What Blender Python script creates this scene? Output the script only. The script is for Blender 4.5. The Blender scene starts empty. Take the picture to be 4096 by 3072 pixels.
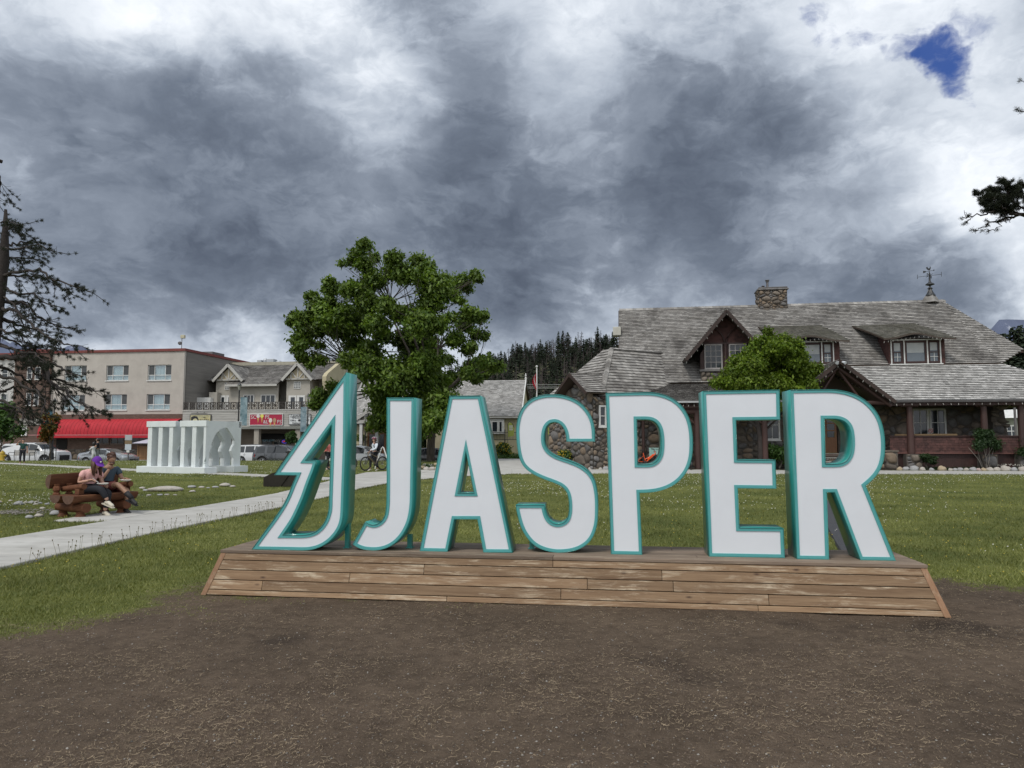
import bpy, bmesh, math, random
import numpy as np
from mathutils import Vector, Matrix, noise as mnoise
from mathutils.geometry import tessellate_polygon
random.seed(7); RG = np.random.default_rng(7)
SC = bpy.context.scene
R = math.radians
# ------------------------------------------------------------------ camera
FP = 2840.0; PITCH = R(4.57); EYE = 1.55
cd = bpy.data.cameras.new('camera'); cam = bpy.data.objects.new('camera', cd); SC.collection.objects.link(cam)
cd.sensor_width = 36.0; cd.lens = FP/4096*36; cd.clip_start = .05; cd.clip_end = 20000
cam.location = (0, 0, EYE); cam.rotation_euler = (math.pi/2+PITCH, 0, 0); SC.camera = cam
_C, _S = math.cos(PITCH), math.sin(PITCH)
def ray(u, v):
    a = (u-2048)/FP; b = (1536-v)/FP
    return Vector((a, _C-b*_S, _S+b*_C))
def gp(u, v, z=0.0):
    r = ray(u, v); t = (z-EYE)/r.z; return Vector((r.x*t, r.y*t, z))
def at(u, v, y):
    r = ray(u, v); t = y/r.y; return Vector((r.x*t, y, EYE+r.z*t))
# ------------------------------------------------------------------ world: overcast sky with broken cloud
W = bpy.data.worlds.new('World'); SC.world = W; W.use_nodes = True
SUN_EL, SUN_AZ = R(56), R(215)          # azimuth clockwise from +Y: behind the camera, a little left
class NT:
    def __init__(s, tree): s.t = tree; tree.nodes.clear()
    def n(s, typ, **kw):
        nd = s.t.nodes.new(typ)
        for k, v in kw.items():
            if k.startswith('_'): setattr(nd, k[1:], v)
        return nd
    def link(s, a, b): s.t.links.new(a, b)
    def put(s, sock, v):
        if isinstance(v, bpy.types.NodeSocket): s.link(v, sock)
        elif v is not None:
            try: sock.default_value = v
            except Exception: sock.default_value = (*v, 1.0)
    def math(s, op, a, b=None, c=None, clamp=False):
        nd = s.t.nodes.new('ShaderNodeMath'); nd.operation = op; nd.use_clamp = clamp
        for i, v in enumerate((a, b, c)):
            if v is not None: s.put(nd.inputs[i], v)
        return nd.outputs[0]
    def vmath(s, op, a, b=None, scale=None):
        nd = s.t.nodes.new('ShaderNodeVectorMath'); nd.operation = op
        s.put(nd.inputs[0], a)
        if b is not None: s.put(nd.inputs[1], b)
        if scale is not None: s.put(nd.inputs['Scale'], scale)
        return nd.outputs['Value'] if op in ('DOT_PRODUCT', 'LENGTH') else nd.outputs[0]
    def noise(s, vec, scale, detail=4, rough=.5, dist=0.0, color=False, lac=2.0):
        nd = s.t.nodes.new('ShaderNodeTexNoise'); s.put(nd.inputs['Vector'], vec)
        nd.inputs['Scale'].default_value = scale; nd.inputs['Detail'].default_value = detail
        nd.inputs['Roughness'].default_value = rough; nd.inputs['Distortion'].default_value = dist
        nd.inputs['Lacunarity'].default_value = lac
        return nd.outputs[1 if color else 0]
    def ramp(s, fac, stops, interp='LINEAR'):
        nd = s.t.nodes.new('ShaderNodeValToRGB'); s.put(nd.inputs[0], fac); cr = nd.color_ramp; cr.interpolation = interp
        while len(cr.elements) > len(stops): cr.elements.remove(cr.elements[-1])
        while len(cr.elements) < len(stops): cr.elements.new(.5)
        for e, (p, c) in zip(cr.elements, stops):
            e.position = p; e.color = (*c, 1) if not isinstance(c, float) else (c, c, c, 1)
        return nd.outputs[0]
    def mix(s, fac, a, b, mode='MIX'):
        nd = s.t.nodes.new('ShaderNodeMix'); nd.data_type = 'RGBA'; nd.blend_type = mode
        s.put(nd.inputs[0], fac)
        for i, v in ((6, a), (7, b)):
            if isinstance(v, bpy.types.NodeSocket): s.link(v, nd.inputs[i])
            else: nd.inputs[i].default_value = (*v[:3], 1)
        return nd.outputs[2]
    def remap(s, v, a, b, c=0.0, d=1.0, smooth=False):
        nd = s.t.nodes.new('ShaderNodeMapRange'); s.put(nd.inputs[0], v)
        if smooth: nd.interpolation_type = 'SMOOTHSTEP'
        for i, x in zip((1, 2, 3, 4), (a, b, c, d)): nd.inputs[i].default_value = x
        return nd.outputs[0]
w = NT(W.node_tree)
tc = w.n('ShaderNodeTexCoord').outputs['Generated']
sky = w.n('ShaderNodeTexSky'); sky.sky_type = 'NISHITA'; sky.sun_disc = False
sky.sun_elevation = SUN_EL; sky.sun_rotation = SUN_AZ; sky.altitude = 1000
sep = w.n('ShaderNodeSeparateXYZ'); w.link(tc, sep.inputs[0])
zc = w.math('MAXIMUM', sep.outputs[2], 0.0)
den = w.math('ADD', zc, .30)
cmb = w.n('ShaderNodeCombineXYZ')
w.link(w.math('DIVIDE', sep.outputs[0], den), cmb.inputs[0]); w.link(w.math('DIVIDE', sep.outputs[1], den), cmb.inputs[1]); w.link(sep.outputs[2], cmb.inputs[2])
P = w.vmath('ADD', w.vmath('MULTIPLY', tc, (1.0, 1.0, 1.75)), w.vmath('SCALE', cmb.outputs[0], scale=.10))
def nz3(v, sc, det, ro, di=0.0): return w.math('SUBTRACT', w.noise(v, sc, det, ro, di), .5)
warp = w.vmath('SCALE', w.vmath('SUBTRACT', w.noise(P, 3.0, 5, .6, color=True), (.5, .5, .5)), scale=.22)
PW = w.vmath('ADD', P, warp)
n1 = nz3(PW, 3.6, 10, .55); n2 = nz3(w.vmath('ADD', PW, (7.3, 2.1, 4.)), 8.5, 9, .58); n3 = nz3(w.vmath('ADD', PW, (1.3, 9.1, 2.)), 26.0, 6, .62)
def edge(n, wd_, amt): return w.math('MULTIPLY', w.math('SUBTRACT', w.remap(n, -wd_, wd_, 0, 1, True), .5), amt)
e1 = edge(w.math('ADD', nz3(w.vmath('ADD', PW, (3.1, 5.7, 1.)), 4.4, 12, .60), w.math('MULTIPLY', n3, .12)), .055, .085)
e2 = edge(w.math('ADD', nz3(w.vmath('ADD', PW, (13.1, 2.7, 8.)), 9.0, 12, .60), -.02), .06, .05)
bil = w.math('SUBTRACT', w.math('ABSOLUTE', nz3(w.vmath('ADD', PW, (3.1, 1.7, 6.)), 7.0, 8, .55)), .08)
base = w.math('ADD', w.math('ADD', w.math('MULTIPLY', n1, .40), w.math('MULTIPLY', bil, .26)), w.math('ADD', w.math('MULTIPLY', n2, .25), w.math('MULTIPLY', n3, .15)))
base = w.math('ADD', base, w.math('ADD', e1, e2))
# broad cloud brightness: (pixel of the direction, brightness), interpolated smoothly over the sky in view
SKB = {50: [(100, .68), (450, .78), (800, .84), (1150, .88), (1450, .76), (1750, .52), (2050, .58), (2350, .74), (2600, .80), (2900, .62), (3200, .78), (3550, .85), (3900, .70)],
 320: [(100, .50), (500, .56), (900, .60), (1250, .66), (1450, .80), (1700, .50), (1950, .46), (2150, .50), (2450, .62), (2700, .46), (3000, .48), (3250, .58), (3500, .80), (3750, .80), (4000, .80)],
 600: [(80, .46), (400, .32), (800, .34), (1150, .36), (1420, .60), (1700, .40), (1980, .26), (2300, .45), (2650, .30), (3000, .30), (3300, .44), (3550, .72), (3800, .92), (4030, .92)],
 850: [(80, .50), (450, .40), (850, .30), (1200, .36), (1550, .36), (1900, .30), (2300, .32), (2700, .24), (3000, .30), (3300, .52), (3600, .48), (3900, .70)],
 1060: [(250, .42), (650, .34), (1000, .24), (1400, .34), (2000, .28), (2300, .30), (2620, .34), (2950, .36), (3280, .52), (3600, .36), (3850, .48), (4050, .86)],
 1260: [(250, .48), (650, .46), (1000, .40), (1400, .45), (2050, .26), (2220, .20), (2420, .70), (2650, .66), (2900, .40), (3300, .32), (3700, .30), (4000, .42)],
 1420: [(200, .76), (550, .82), (900, .84), (1250, .78), (1900, .72), (2150, .66), (2400, .60), (3000, .50), (3500, .5), (4000, .55)]}
pts_ = [(ray(u, v).normalized(), b_) for v, r_ in SKB.items() for u, b_ in r_]
KX = 1/(2*math.radians(5.2)**2); D_ = np.array([tuple(p[0]) for p in pts_]); Y_ = np.array([p[1]-.46 for p in pts_])
Kd = np.exp(2*KX*(D_@D_.T-1)); wts = np.linalg.solve(Kd+.12*np.eye(len(D_)), Y_)
wd = w.vmath('ADD', tc, w.vmath('SCALE', w.vmath('SUBTRACT', w.noise(tc, 5.0, 6, .60, color=True), (.5, .5, .5)), scale=.20))
wd = w.vmath('NORMALIZE', wd)
acc = base
for d_, wt_ in zip(D_, wts):
    if abs(wt_) < .01: continue
    k = w.math('EXPONENT', w.math('MULTIPLY_ADD', w.vmath('DOT_PRODUCT', wd, tuple(float(x) for x in d_)), 2*KX, -2*KX)); acc = w.math('MULTIPLY_ADD', k, float(wt_), acc)
# unseen half of the sky behind the camera, evenly brightened to light the scene
back = w.remap(sep.outputs[1], .30, -.5, 0, .50, True)
up = w.remap(sep.outputs[2], .68, .95, 0, .30, True)
val = w.math('ADD', w.math('ADD', acc, w.math('MAXIMUM', back, up)), .505)
cl = w.ramp(val, [(.0, (.050, .064, .090)), (.20, (.084, .103, .140)), (.34, (.130, .156, .202)), (.48, (.200, .232, .287)), (.62, (.335, .378, .445)), (.76, (.49, .535, .60)), (.90, (.66, .70, .755)), (1.0, (.78, .81, .85))])
hole = None
for (u, v, rad, am) in [(3790, 280, 1.5, .90), (3760, 200, .9, .55), (3820, 340, .8, .6), (3715, 200, 1.1, .60), (3875, 130, 1.5, .60), (3350, 120, 1.4, .60), (3255, 5, 1.2, .66), (3850, 20, 1.4, .58), (3560, 120, 1.5, .5)]:
    d = w.vmath('DOT_PRODUCT', wd, tuple(ray(u, v).normalized()))
    f = w.remap(d, math.cos(R(rad*1.5)), 1.0, 0, am, True)
    hole = f if hole is None else w.math('MAXIMUM', hole, f)
hm = w.remap(w.math('ADD', hole, w.math('ADD', w.math('MULTIPLY', n2, -1.5), w.math('MULTIPLY', n3, -.9))), .40, 1.12, 0, .95, True)
deep = w.mix(1.0, w.vmath('SCALE', sky.outputs[0], scale=.11), (.30, .52, 1.0), 'MULTIPLY')
deep = w.mix(.75, deep, (.010, .048, .22))
col = w.mix(hm, cl, deep)
bg = w.n('ShaderNodeBackground'); w.link(col, bg.inputs[0]); bg.inputs[1].default_value = 1.0
wo = w.n('ShaderNodeOutputWorld'); w.link(bg.outputs[0], wo.inputs[0])
W.cycles.sampling_method = 'MANUAL'; W.cycles.sample_map_resolution = 512
# ------------------------------------------------------------------ sun behind thin cloud
sd = bpy.data.lights.new('sun', 'SUN'); sd.energy = 1.5; sd.angle = R(14); sd.color = (1, .96, .9)
so = bpy.data.objects.new('sun', sd); SC.collection.objects.link(so)
sdir = Vector((math.sin(SUN_AZ)*math.cos(SUN_EL), math.cos(SUN_AZ)*math.cos(SUN_EL), math.sin(SUN_EL)))
so.rotation_euler = sdir.to_track_quat('Z', 'Y').to_euler()
vs = SC.view_settings; SC.display_settings.display_device = 'sRGB'
vs.view_transform = 'Standard'; vs.look = 'None'; vs.gamma = 1; vs.use_curve_mapping = False; vs.exposure = 0.36
SC.cycles.max_bounces = 5; SC.cycles.diffuse_bounces = 2; SC.cycles.glossy_bounces = 3; SC.cycles.transmission_bounces = 3
SC.cycles.transparent_max_bounces = 6; SC.cycles.caustics_reflective = False; SC.cycles.caustics_refractive = False
# ------------------------------------------------------------------ object helpers
COL = SC.collection
def tag(o, label=None, cat=None, group=None, kind=None):
    if label: o['label'] = label
    if cat: o['category'] = cat
    if group: o['group'] = group
    if kind: o['kind'] = kind
    return o
def empty(name, loc=(0, 0, 0), rz=0.0, label=None, cat=None, group=None, parent=None):
    o = bpy.data.objects.new(name, None); COL.objects.link(o); o.location = loc; o.rotation_euler = (0, 0, rz); o.empty_display_size = .1
    if parent: o.parent = parent
    return tag(o, label, cat, group)
def kids(o): return [c for c in o.children]
def copy_tree(o, parent=None):
    c = o.copy(); COL.objects.link(c); c.parent = parent
    for ch in kids(o): copy_tree(ch, c)
    return c
def link_mesh(name, me, parent=None, loc=None, rot=None, sc=None):
    o = bpy.data.objects.new(name, me); COL.objects.link(o)
    if parent: o.parent = parent
    if loc is not None: o.location = loc
    if rot is not None: o.rotation_euler = rot
    if sc is not None: o.scale = sc
    return o
class Fr:
    """local frame on the ground: s to the right, d away, z up; placed at p with a turn"""
    def __init__(f, p, yaw):
        f.p = Vector((p[0], p[1], 0)); f.yaw = yaw; f.e1 = Vector((math.cos(yaw), math.sin(yaw), 0)); f.e2 = Vector((-math.sin(yaw), math.cos(yaw), 0))
        f.c = Vector((0, 0, EYE))-f.p
    def d(f, u, v, d):        # pixel seen on the upright plane at depth d
        r = ray(u, v); t = (d-f.c.dot(f.e2))/r.dot(f.e2); q = f.c+r*t
        return Vector((q.dot(f.e1), d, q.z))
    def s(f, u, v, s):
        r = ray(u, v); t = (s-f.c.dot(f.e1))/r.dot(f.e1); q = f.c+r*t
        return Vector((s, q.dot(f.e2), q.z))
    def z(f, u, v, z):
        q = gp(u, v, z)-f.p; return Vector((q.dot(f.e1), q.dot(f.e2), z))
    def w(f, s, d, z=0): return f.p+f.e1*s+f.e2*d+Vector((0, 0, z))
class MB:
    def __init__(s): s.v = []; s.f = []; s.m = []
    def add(s, vs, fs, mi=0):
        b = len(s.v); s.v.extend([tuple(v) for v in vs]); s.f.extend([tuple(i+b for i in f) for f in fs]); s.m.extend([mi]*len(fs)); return s
    def box(s, x0, x1, y0, y1, z0, z1, mi=0):
        return s.add([(x0,y0,z0),(x1,y0,z0),(x1,y1,z0),(x0,y1,z0),(x0,y0,z1),(x1,y0,z1),(x1,y1,z1),(x0,y1,z1)],
                     [(0,3,2,1),(4,5,6,7),(0,1,5,4),(1,2,6,5),(2,3,7,6),(3,0,4,7)], mi)
    def bevbox(s, x0, x1, y0, y1, z0, z1, b, mi=0):
        # box whose edges are cut: 3 stacked rings
        r = lambda z, i: [(x0+i,y0+i,z),(x1-i,y0+i,z),(x1-i,y1-i,z),(x0+i,y1-i,z)]
        vs = r(z0, b)+r(z0+b, 0)+r(z1-b, 0)+r(z1, b); fs = [(3,2,1,0),(12,13,14,15)]
        for k in range(3):
            for i in range(4): fs.append((k*4+i, k*4+(i+1)%4, k*4+4+(i+1)%4, k*4+4+i))
        return s.add(vs, fs, mi)
    def hexa(s, p, mi=0):     # 8 points: bottom ring, top ring
        return s.add(p, [(0,3,2,1),(4,5,6,7),(0,1,5,4),(1,2,6,5),(2,3,7,6),(3,0,4,7)], mi)
    def bar(s, a, b, wx, wy=None, mi=0, up=(0, 0, 1)):
        a = Vector(a); b = Vector(b); wy = wy or wx; d = (b-a).normalized(); upv = Vector(up)
        if abs(d.dot(upv)) > .99: upv = Vector((0, 1, 0))
        x = d.cross(upv).normalized()*wx/2; y = x.cross(d).normalized()*wy/2
        return s.hexa([a-x-y, a+x-y, a+x+y, a-x+y, b-x-y, b+x-y, b+x+y, b-x+y], mi)
    def prism(s, pts, t0, t1, axis='y', mi=0):
        # closed outline in 2D, extruded along axis
        f = {'y': lambda p, t: (p[0], t, p[1]), 'x': lambda p, t: (t, p[0], p[1]), 'z': lambda p, t: (p[0], p[1], t)}[axis]
        n = len(pts); vs = [f(p, t0) for p in pts]+[f(p, t1) for p in pts]
        tri = tessellate_polygon([[Vector((p[0], p[1], 0)) for p in pts]])
        fs = [tuple(t) for t in tri]+[tuple(i+n for i in t[::-1]) for t in tri]+[(i, (i+1) % n, n+(i+1) % n, n+i) for i in range(n)]
        return s.add(vs, fs, mi)
    def tube(s, pts, rad, n=8, caps=True, mi=0):
        pts = [Vector(p) for p in pts]; rad = rad if hasattr(rad, '__len__') else [rad]*len(pts)
        vs = []; fs = []; ref = Vector((.13, .21, 1)).normalized()
        for i, p in enumerate(pts):
            d = (pts[min(i+1, len(pts)-1)]-pts[max(i-1, 0)])
            d = d.normalized() if d.length > 1e-9 else Vector((0, 0, 1))
            rf = ref if abs(d.dot(ref)) < .95 else Vector((1, 0, 0))
            x = d.cross(rf).normalized(); y = x.cross(d)
            for k in range(n):
                a = 2*math.pi*k/n; vs.append(p+(x*math.cos(a)+y*math.sin(a))*rad[i])
        for i in range(len(pts)-1):
            for k in range(n): fs.append((i*n+k, i*n+(k+1) % n, (i+1)*n+(k+1) % n, (i+1)*n+k))
        if caps: fs.append(tuple(range(n))[::-1]); fs.append(tuple((len(pts)-1)*n+k for k in range(n)))
        return s.add(vs, fs, mi)
    def lathe(s, prof, n=16, c=(0, 0, 0), mi=0):
        vs = []; fs = []; m = len(prof)
        for r, z in prof:
            for k in range(n): a = 2*math.pi*k/n; vs.append((c[0]+r*math.cos(a), c[1]+r*math.sin(a), c[2]+z))
        for i in range(m-1):
            for k in range(n): fs.append((i*n+k, i*n+(k+1) % n, (i+1)*n+(k+1) % n, (i+1)*n+k))
        fs.append(tuple(range(n))[::-1]); fs.append(tuple((m-1)*n+k for k in range(n)))
        return s.add(vs, fs, mi)
    def blob(s, c, r, n=10, m=7, jit=0.0, seed=0, mi=0, flat=None):
        rx, ry, rz = r if hasattr(r, '__len__') else (r, r, r); vs = []; fs = []
        for i in range(m+1):
            th = math.pi*i/m
            for k in range(n):
                a = 2*math.pi*k/n; d = Vector((math.sin(th)*math.cos(a), math.sin(th)*math.sin(a), math.cos(th)))
                q = 1+(jit*mnoise.noise(d*1.3+Vector((seed*3.1, seed*1.7, seed))) if jit else 0)
                z = d.z
                if flat is not None and z < flat: z = flat
                vs.append((c[0]+d.x*rx*q, c[1]+d.y*ry*q, c[2]+z*rz*q))
        for i in range(m):
            for k in range(n): fs.append((i*n+k, (i+1)*n+k, (i+1)*n+(k+1) % n, i*n+(k+1) % n))
        return s.add(vs, fs, mi)
    def mesh(s, name, mats, smooth=False):
        me = bpy.data.meshes.new(name); me.from_pydata(s.v, [], s.f)
        for m in (mats if isinstance(mats, (list, tuple)) else [mats]): me.materials.append(m)
        if any(s.m): me.polygons.foreach_set('material_index', s.m)
        if smooth:
            me.polygons.foreach_set('use_smooth', [True]*len(s.f))
            if smooth != 'all': me.set_sharp_from_angle(angle=R(38))
        me.update(); return me
    def build(s, name, mats, parent=None, smooth=False, loc=None, rot=None, kind=None, label=None, bev=0.0):
        o = link_mesh(name, s.mesh(name, mats, smooth), parent, loc, rot)
        if kind: o['kind'] = kind
        if label: o['label'] = label
        if bev:
            md = o.modifiers.new('b', 'BEVEL'); md.width = bev; md.segments = 2; md.limit_method = 'ANGLE'; md.angle_limit = R(40)
        return o
def np_mesh(name, V, Fc, mat, parent=None, kind=None, smooth=False, attr=None):
    """V (n,3) float, Fc (m,k) int with one face size"""
    V = np.asarray(V, np.float32); Fc = np.asarray(Fc, np.int32); k = Fc.shape[1]; m = len(Fc)
    me = bpy.data.meshes.new(name); me.vertices.add(len(V)); me.vertices.foreach_set('co', V.ravel())
    me.loops.add(m*k); me.loops.foreach_set('vertex_index', Fc.ravel()); me.polygons.add(m)
    me.polygons.foreach_set('loop_start', np.arange(0, m*k, k, dtype=np.int32)); me.polygons.foreach_set('loop_total', np.full(m, k, np.int32))
    if smooth: me.polygons.foreach_set('use_smooth', np.ones(m, bool))
    me.materials.append(mat)
    if attr:
        for nm, dat in attr.items():
            a = me.attributes.new(nm, 'FLOAT', 'POINT'); a.data.foreach_set('value', np.asarray(dat, np.float32))
    me.update(); me.validate(); o = link_mesh(name, me, parent)
    if kind: o['kind'] = kind
    return o
# ------------------------------------------------------------------ materials
MC = {}
def mat(name, c1, c2=None, sc=3.0, rough=.6, bump=0.0, bsc=None, metal=0.0, spec=.5, detail=5, stretch=(1, 1, 1), dark=None, dsc=1.0, damt=.4, island=0.0, lo=.35, hi=.65, coat=0.0, bdist=.02):
    """principled surface: two colours mixed by noise, an optional stain colour on a larger noise, optional change per loose piece"""
    if name in MC: return MC[name]
    m = bpy.data.materials.new(name); m.use_nodes = True; t = NT(m.node_tree); MC[name] = m
    out = t.n('ShaderNodeOutputMaterial'); p = t.n('ShaderNodeBsdfPrincipled'); t.link(p.outputs[0], out.inputs[0])
    co = t.n('ShaderNodeTexCoord').outputs['Object']
    if stretch != (1, 1, 1): co = t.vmath('MULTIPLY', co, stretch)
    if c2 is None: c2 = tuple(min(1, x*1.12) for x in c1)
    nz = t.noise(co, sc, detail, .6)
    c = t.mix(t.remap(nz, lo, hi), c1, c2)
    if dark:
        n2 = t.noise(co, dsc, 6, .65); c = t.mix(t.math('MULTIPLY', t.remap(n2, .5, .68), damt), c, dark)
    if island:
        g = t.n('ShaderNodeNewGeometry').outputs['Random Per Island']; oi = t.n('ShaderNodeObjectInfo').outputs['Random']
        g = t.math('FRACT', t.math('ADD', g, oi))
        f = t.math('ADD', t.math('MULTIPLY', g, 2*island), 1-island)
        c = t.vmath('SCALE', c, scale=f)
    t.link(c, p.inputs['Base Color']); p.inputs['Roughness'].default_value = rough; p.inputs['Metallic'].default_value = metal
    p.inputs['Specular IOR Level'].default_value = spec; p.inputs['Coat Weight'].default_value = coat
    if bump:
        b = t.n('ShaderNodeBump'); b.inputs['Strength'].default_value = bump; b.inputs['Distance'].default_value = bdist
        t.link(t.noise(co, bsc or sc*3, 6, .65), b.inputs['Height']); t.link(b.outputs[0], p.inputs['Normal'])
    m['p'] = 1
    return m
def leafmat(name, c1, c2, trans=.35, rough=.5, var=.35):
    m = bpy.data.materials.new(name); m.use_nodes = True; t = NT(m.node_tree)
    out = t.n('ShaderNodeOutputMaterial'); geo = t.n('ShaderNodeNewGeometry'); co = t.n('ShaderNodeTexCoord').outputs['Object']
    c = t.mix(geo.outputs['Random Per Island'], c1, c2)
    big = t.noise(co, .55, 3, .5); c = t.vmath('SCALE', c, scale=t.remap(big, .3, .7, 1-var, 1+var))
    p = t.n('ShaderNodeBsdfPrincipled'); t.link(c, p.inputs['Base Color']); p.inputs['Roughness'].default_value = rough; p.inputs['Specular IOR Level'].default_value = .3
    tr = t.n('ShaderNodeBsdfTranslucent'); t.link(t.mix(1.0, c, (1.2, 1.25, .55), 'MULTIPLY'), tr.inputs[0])
    mx = t.n('ShaderNodeMixShader'); mx.inputs[0].default_value = trans; t.link(p.outputs[0], mx.inputs[1]); t.link(tr.outputs[0], mx.inputs[2]); t.link(mx.outputs[0], out.inputs[0])
    return m
def clear_glass():
    if 'clear_glass' in MC: return MC['clear_glass']
    m = bpy.data.materials.new('clear_glass'); m.use_nodes = True; t = NT(m.node_tree); MC['clear_glass'] = m
    out = t.n('ShaderNodeOutputMaterial'); g = t.n('ShaderNodeBsdfGlossy'); g.inputs['Roughness'].default_value = .04; g.inputs['Color'].default_value = (.8, .85, .9, 1); tr = t.n('ShaderNodeBsdfTransparent'); tr.inputs[0].default_value = (.82, .88, .88, 1)
    mx = t.n('ShaderNodeMixShader'); mx.inputs[0].default_value = .14; t.link(tr.outputs[0], mx.inputs[1]); t.link(g.outputs[0], mx.inputs[2]); t.link(mx.outputs[0], out.inputs[0]); return m
def glass(name='window_glass', c=(.02, .025, .03), r=.08):
    return mat(name, c, tuple(x*1.3 for x in c), 1.0, r, spec=.6)
# ================================================================== GROUND
def sstep(a, b, x): t = np.clip((x-a)/(b-a), 0, 1); return t*t*(3-2*t)
_ng = RG.random((64, 64)).astype(np.float32)
def vnoise(x, y):
    xi = np.floor(x).astype(int); yi = np.floor(y).astype(int); fx = x-xi; fy = y-yi; fx = fx*fx*(3-2*fx); fy = fy*fy*(3-2*fy)
    g = lambda a, b: _ng[a % 64, b % 64]
    return (g(xi, yi)*(1-fx)+g(xi+1, yi)*fx)*(1-fy)+(g(xi, yi+1)*(1-fx)+g(xi+1, yi+1)*fx)*fy
def fbm(x, y, o=4):
    s = 0; a = .5; t = 0
    for i in range(o): s = s+a*vnoise(x*2**i+i*13.7, y*2**i+i*7.1); t += a; a *= .5
    return s/t
DX = [-40, -9, -5.2, -4.2, -3.6, -3.3, -2, 4.2, 4.8, 5.4, 6.4, 9, 40]; DY = [3.2, 3.6, 4.8, 5.5, 6.8, 8.1, 8.4, 8.2, 8.0, 7.2, 6.1, 5.2, 4.5]
def dirtmask(x, y):      # 1 bare, 0 lawn
    e = np.interp(x, DX, DY); n = fbm(x*1.1+3, y*1.1, 5)-.5; n2 = fbm(x*4.3, y*4.3+8, 3)-.5
    sd = 1.0+1.6*(x < 0); return 1-sstep(-.75*sd, .75*sd, y-e+n*2.6+n2*1.3)
def gz(x, y):
    drop = .62*sstep(56, 59.5, y)*(1-sstep(-3, -.5, x))
    return -drop+(fbm(x*.35, y*.35, 3)-.5)*.05*np.minimum(1, y/12)+(fbm(x*3.1, y*3.1, 3)-.5)*.022*(y < 26)*sstep(1.5, 3, y)
xs = np.concatenate([-np.geomspace(4000, 13, 40), np.arange(-12.5, 11.5, .09), np.geomspace(12, 4000, 40)])
ys = np.concatenate([[-4000, -500, -60, -10, 0, 1.5], np.arange(2.6, 16, .09), np.geomspace(16.2, 56, 60), np.linspace(56.5, 60, 8), np.geomspace(62, 5000, 40)])
X, Y = np.meshgrid(xs, ys); nx, ny = len(xs), len(ys)
Z = gz(X, Y); idx = np.arange(nx*ny).reshape(ny, nx)
Fq = np.stack([idx[:-1, :-1], idx[:-1, 1:], idx[1:, 1:], idx[1:, :-1]], -1).reshape(-1, 4)
gm = bpy.data.materials.new('ground_mat'); gm.use_nodes = True; t = NT(gm.node_tree)
out = t.n('ShaderNodeOutputMaterial'); p = t.n('ShaderNodeBsdfPrincipled'); t.link(p.outputs[0], out.inputs[0])
co = t.n('ShaderNodeTexCoord').outputs['Object']
at_ = t.n('ShaderNodeAttribute'); at_.attribute_name = 'bare'
fine = t.noise(co, 60, 4, .7); mid = t.noise(co, 9, 5, .7); big = t.noise(co, .55, 4, .6)
gr = t.mix(t.remap(big, .35, .66), (.080, .098, .024), (.155, .160, .046))
gr = t.mix(t.math('MULTIPLY', t.remap(mid, .42, .72), .7), gr, (.050, .072, .016))
gr = t.mix(t.math('MULTIPLY', t.remap(fine, .5, .75), .4), gr, (.17, .18, .06))
so_ = t.mix(t.remap(mid, .3, .7), (.064, .046, .032), (.122, .090, .064))
so_ = t.mix(t.math('MULTIPLY', t.remap(fine, .52, .75), .8), so_, (.155, .120, .088))
so_ = t.vmath('SCALE', so_, scale=t.remap(t.noise(co, .9, 4, .6), .25, .75, .68, 1.28))
soil_dark = t.noise(t.vmath('ADD', co, (31, 7, 0)), .8, 4, .6)
da = t.n('ShaderNodeAttribute'); da.attribute_name = 'dark_patch'; soil_dark = t.math('ADD', soil_dark, t.math('MULTIPLY', da.outputs['Fac'], .22))
so_ = t.mix(t.math('MULTIPLY', t.remap(soil_dark, .60, .74), .7), so_, (.024, .018, .015))  # soil darkens in noisy patches, more so by the deck's right end
msk = t.remap(t.math('ADD', at_.outputs['Fac'], t.math('MULTIPLY', t.math('SUBTRACT', mid, .5), 1.3)), .30, .74)
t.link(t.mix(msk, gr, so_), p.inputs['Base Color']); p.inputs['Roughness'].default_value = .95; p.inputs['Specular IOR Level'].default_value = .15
b = t.n('ShaderNodeBump'); b.inputs['Strength'].default_value = .9; b.inputs['Distance'].default_value = .02
t.link(t.math('ADD', t.math('MULTIPLY', fine, .5), t.noise(co, 24, 5, .7)), b.inputs['Height']); t.link(b.outputs[0], p.inputs['Normal'])
np_mesh('ground', np.stack([X.ravel(), Y.ravel(), Z.ravel()], 1), Fq, gm, kind='structure', smooth=True, attr={'bare': dirtmask(X, Y).ravel(), 'dark_patch': np.exp(-(((X-3.6)/1.5)**2+((Y-6.0)/.38)**2)).ravel()})

# ---- paved paths, slab by slab
conc = mat('concrete', (.36, .35, .32), (.47, .46, .43), .9, .9, .25, 40, dark=(.25, .24, .22), dsc=2.2, damt=.5, island=.05, stretch=(1, 1.8, 1))
PATHS = []      # outlines, to keep grass off them
def slab(parent, q, m=conc, top=.028, gap=.006):
    c = sum((Vector((a, b, 0)) for a, b in q), Vector())/4; pp = []
    for a, b in q:
        d = c-Vector((a, b, 0)); pp.append(Vector((a, b, 0))+d.normalized()*gap)
    z = [float(gz(np.array(v.x), np.array(v.y))) for v in pp]; zz = max(0, max(z)) if c.y < 50 else max(z)
    mb = MB(); i = [v+(c-v).normalized()*.012 for v in pp]
    A = [Vector((v.x, v.y, -.12)) for v in pp]; B = [Vector((v.x, v.y, zz+top-.01)) for v in pp]; C_ = [Vector((v.x, v.y, zz+top)) for v in i]
    vs = A+B+C_; fs = [(8, 9, 10, 11)]
    for r in (0, 4):
        for k in range(4): fs.append((r+k, r+(k+1) % 4, r+4+(k+1) % 4, r+4+k))
    mb.add(vs, fs); mb.build('slab', m, parent); PATHS.append([(a, b) for a, b in q])
pa = tag(empty('path'), kind='structure')
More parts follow.
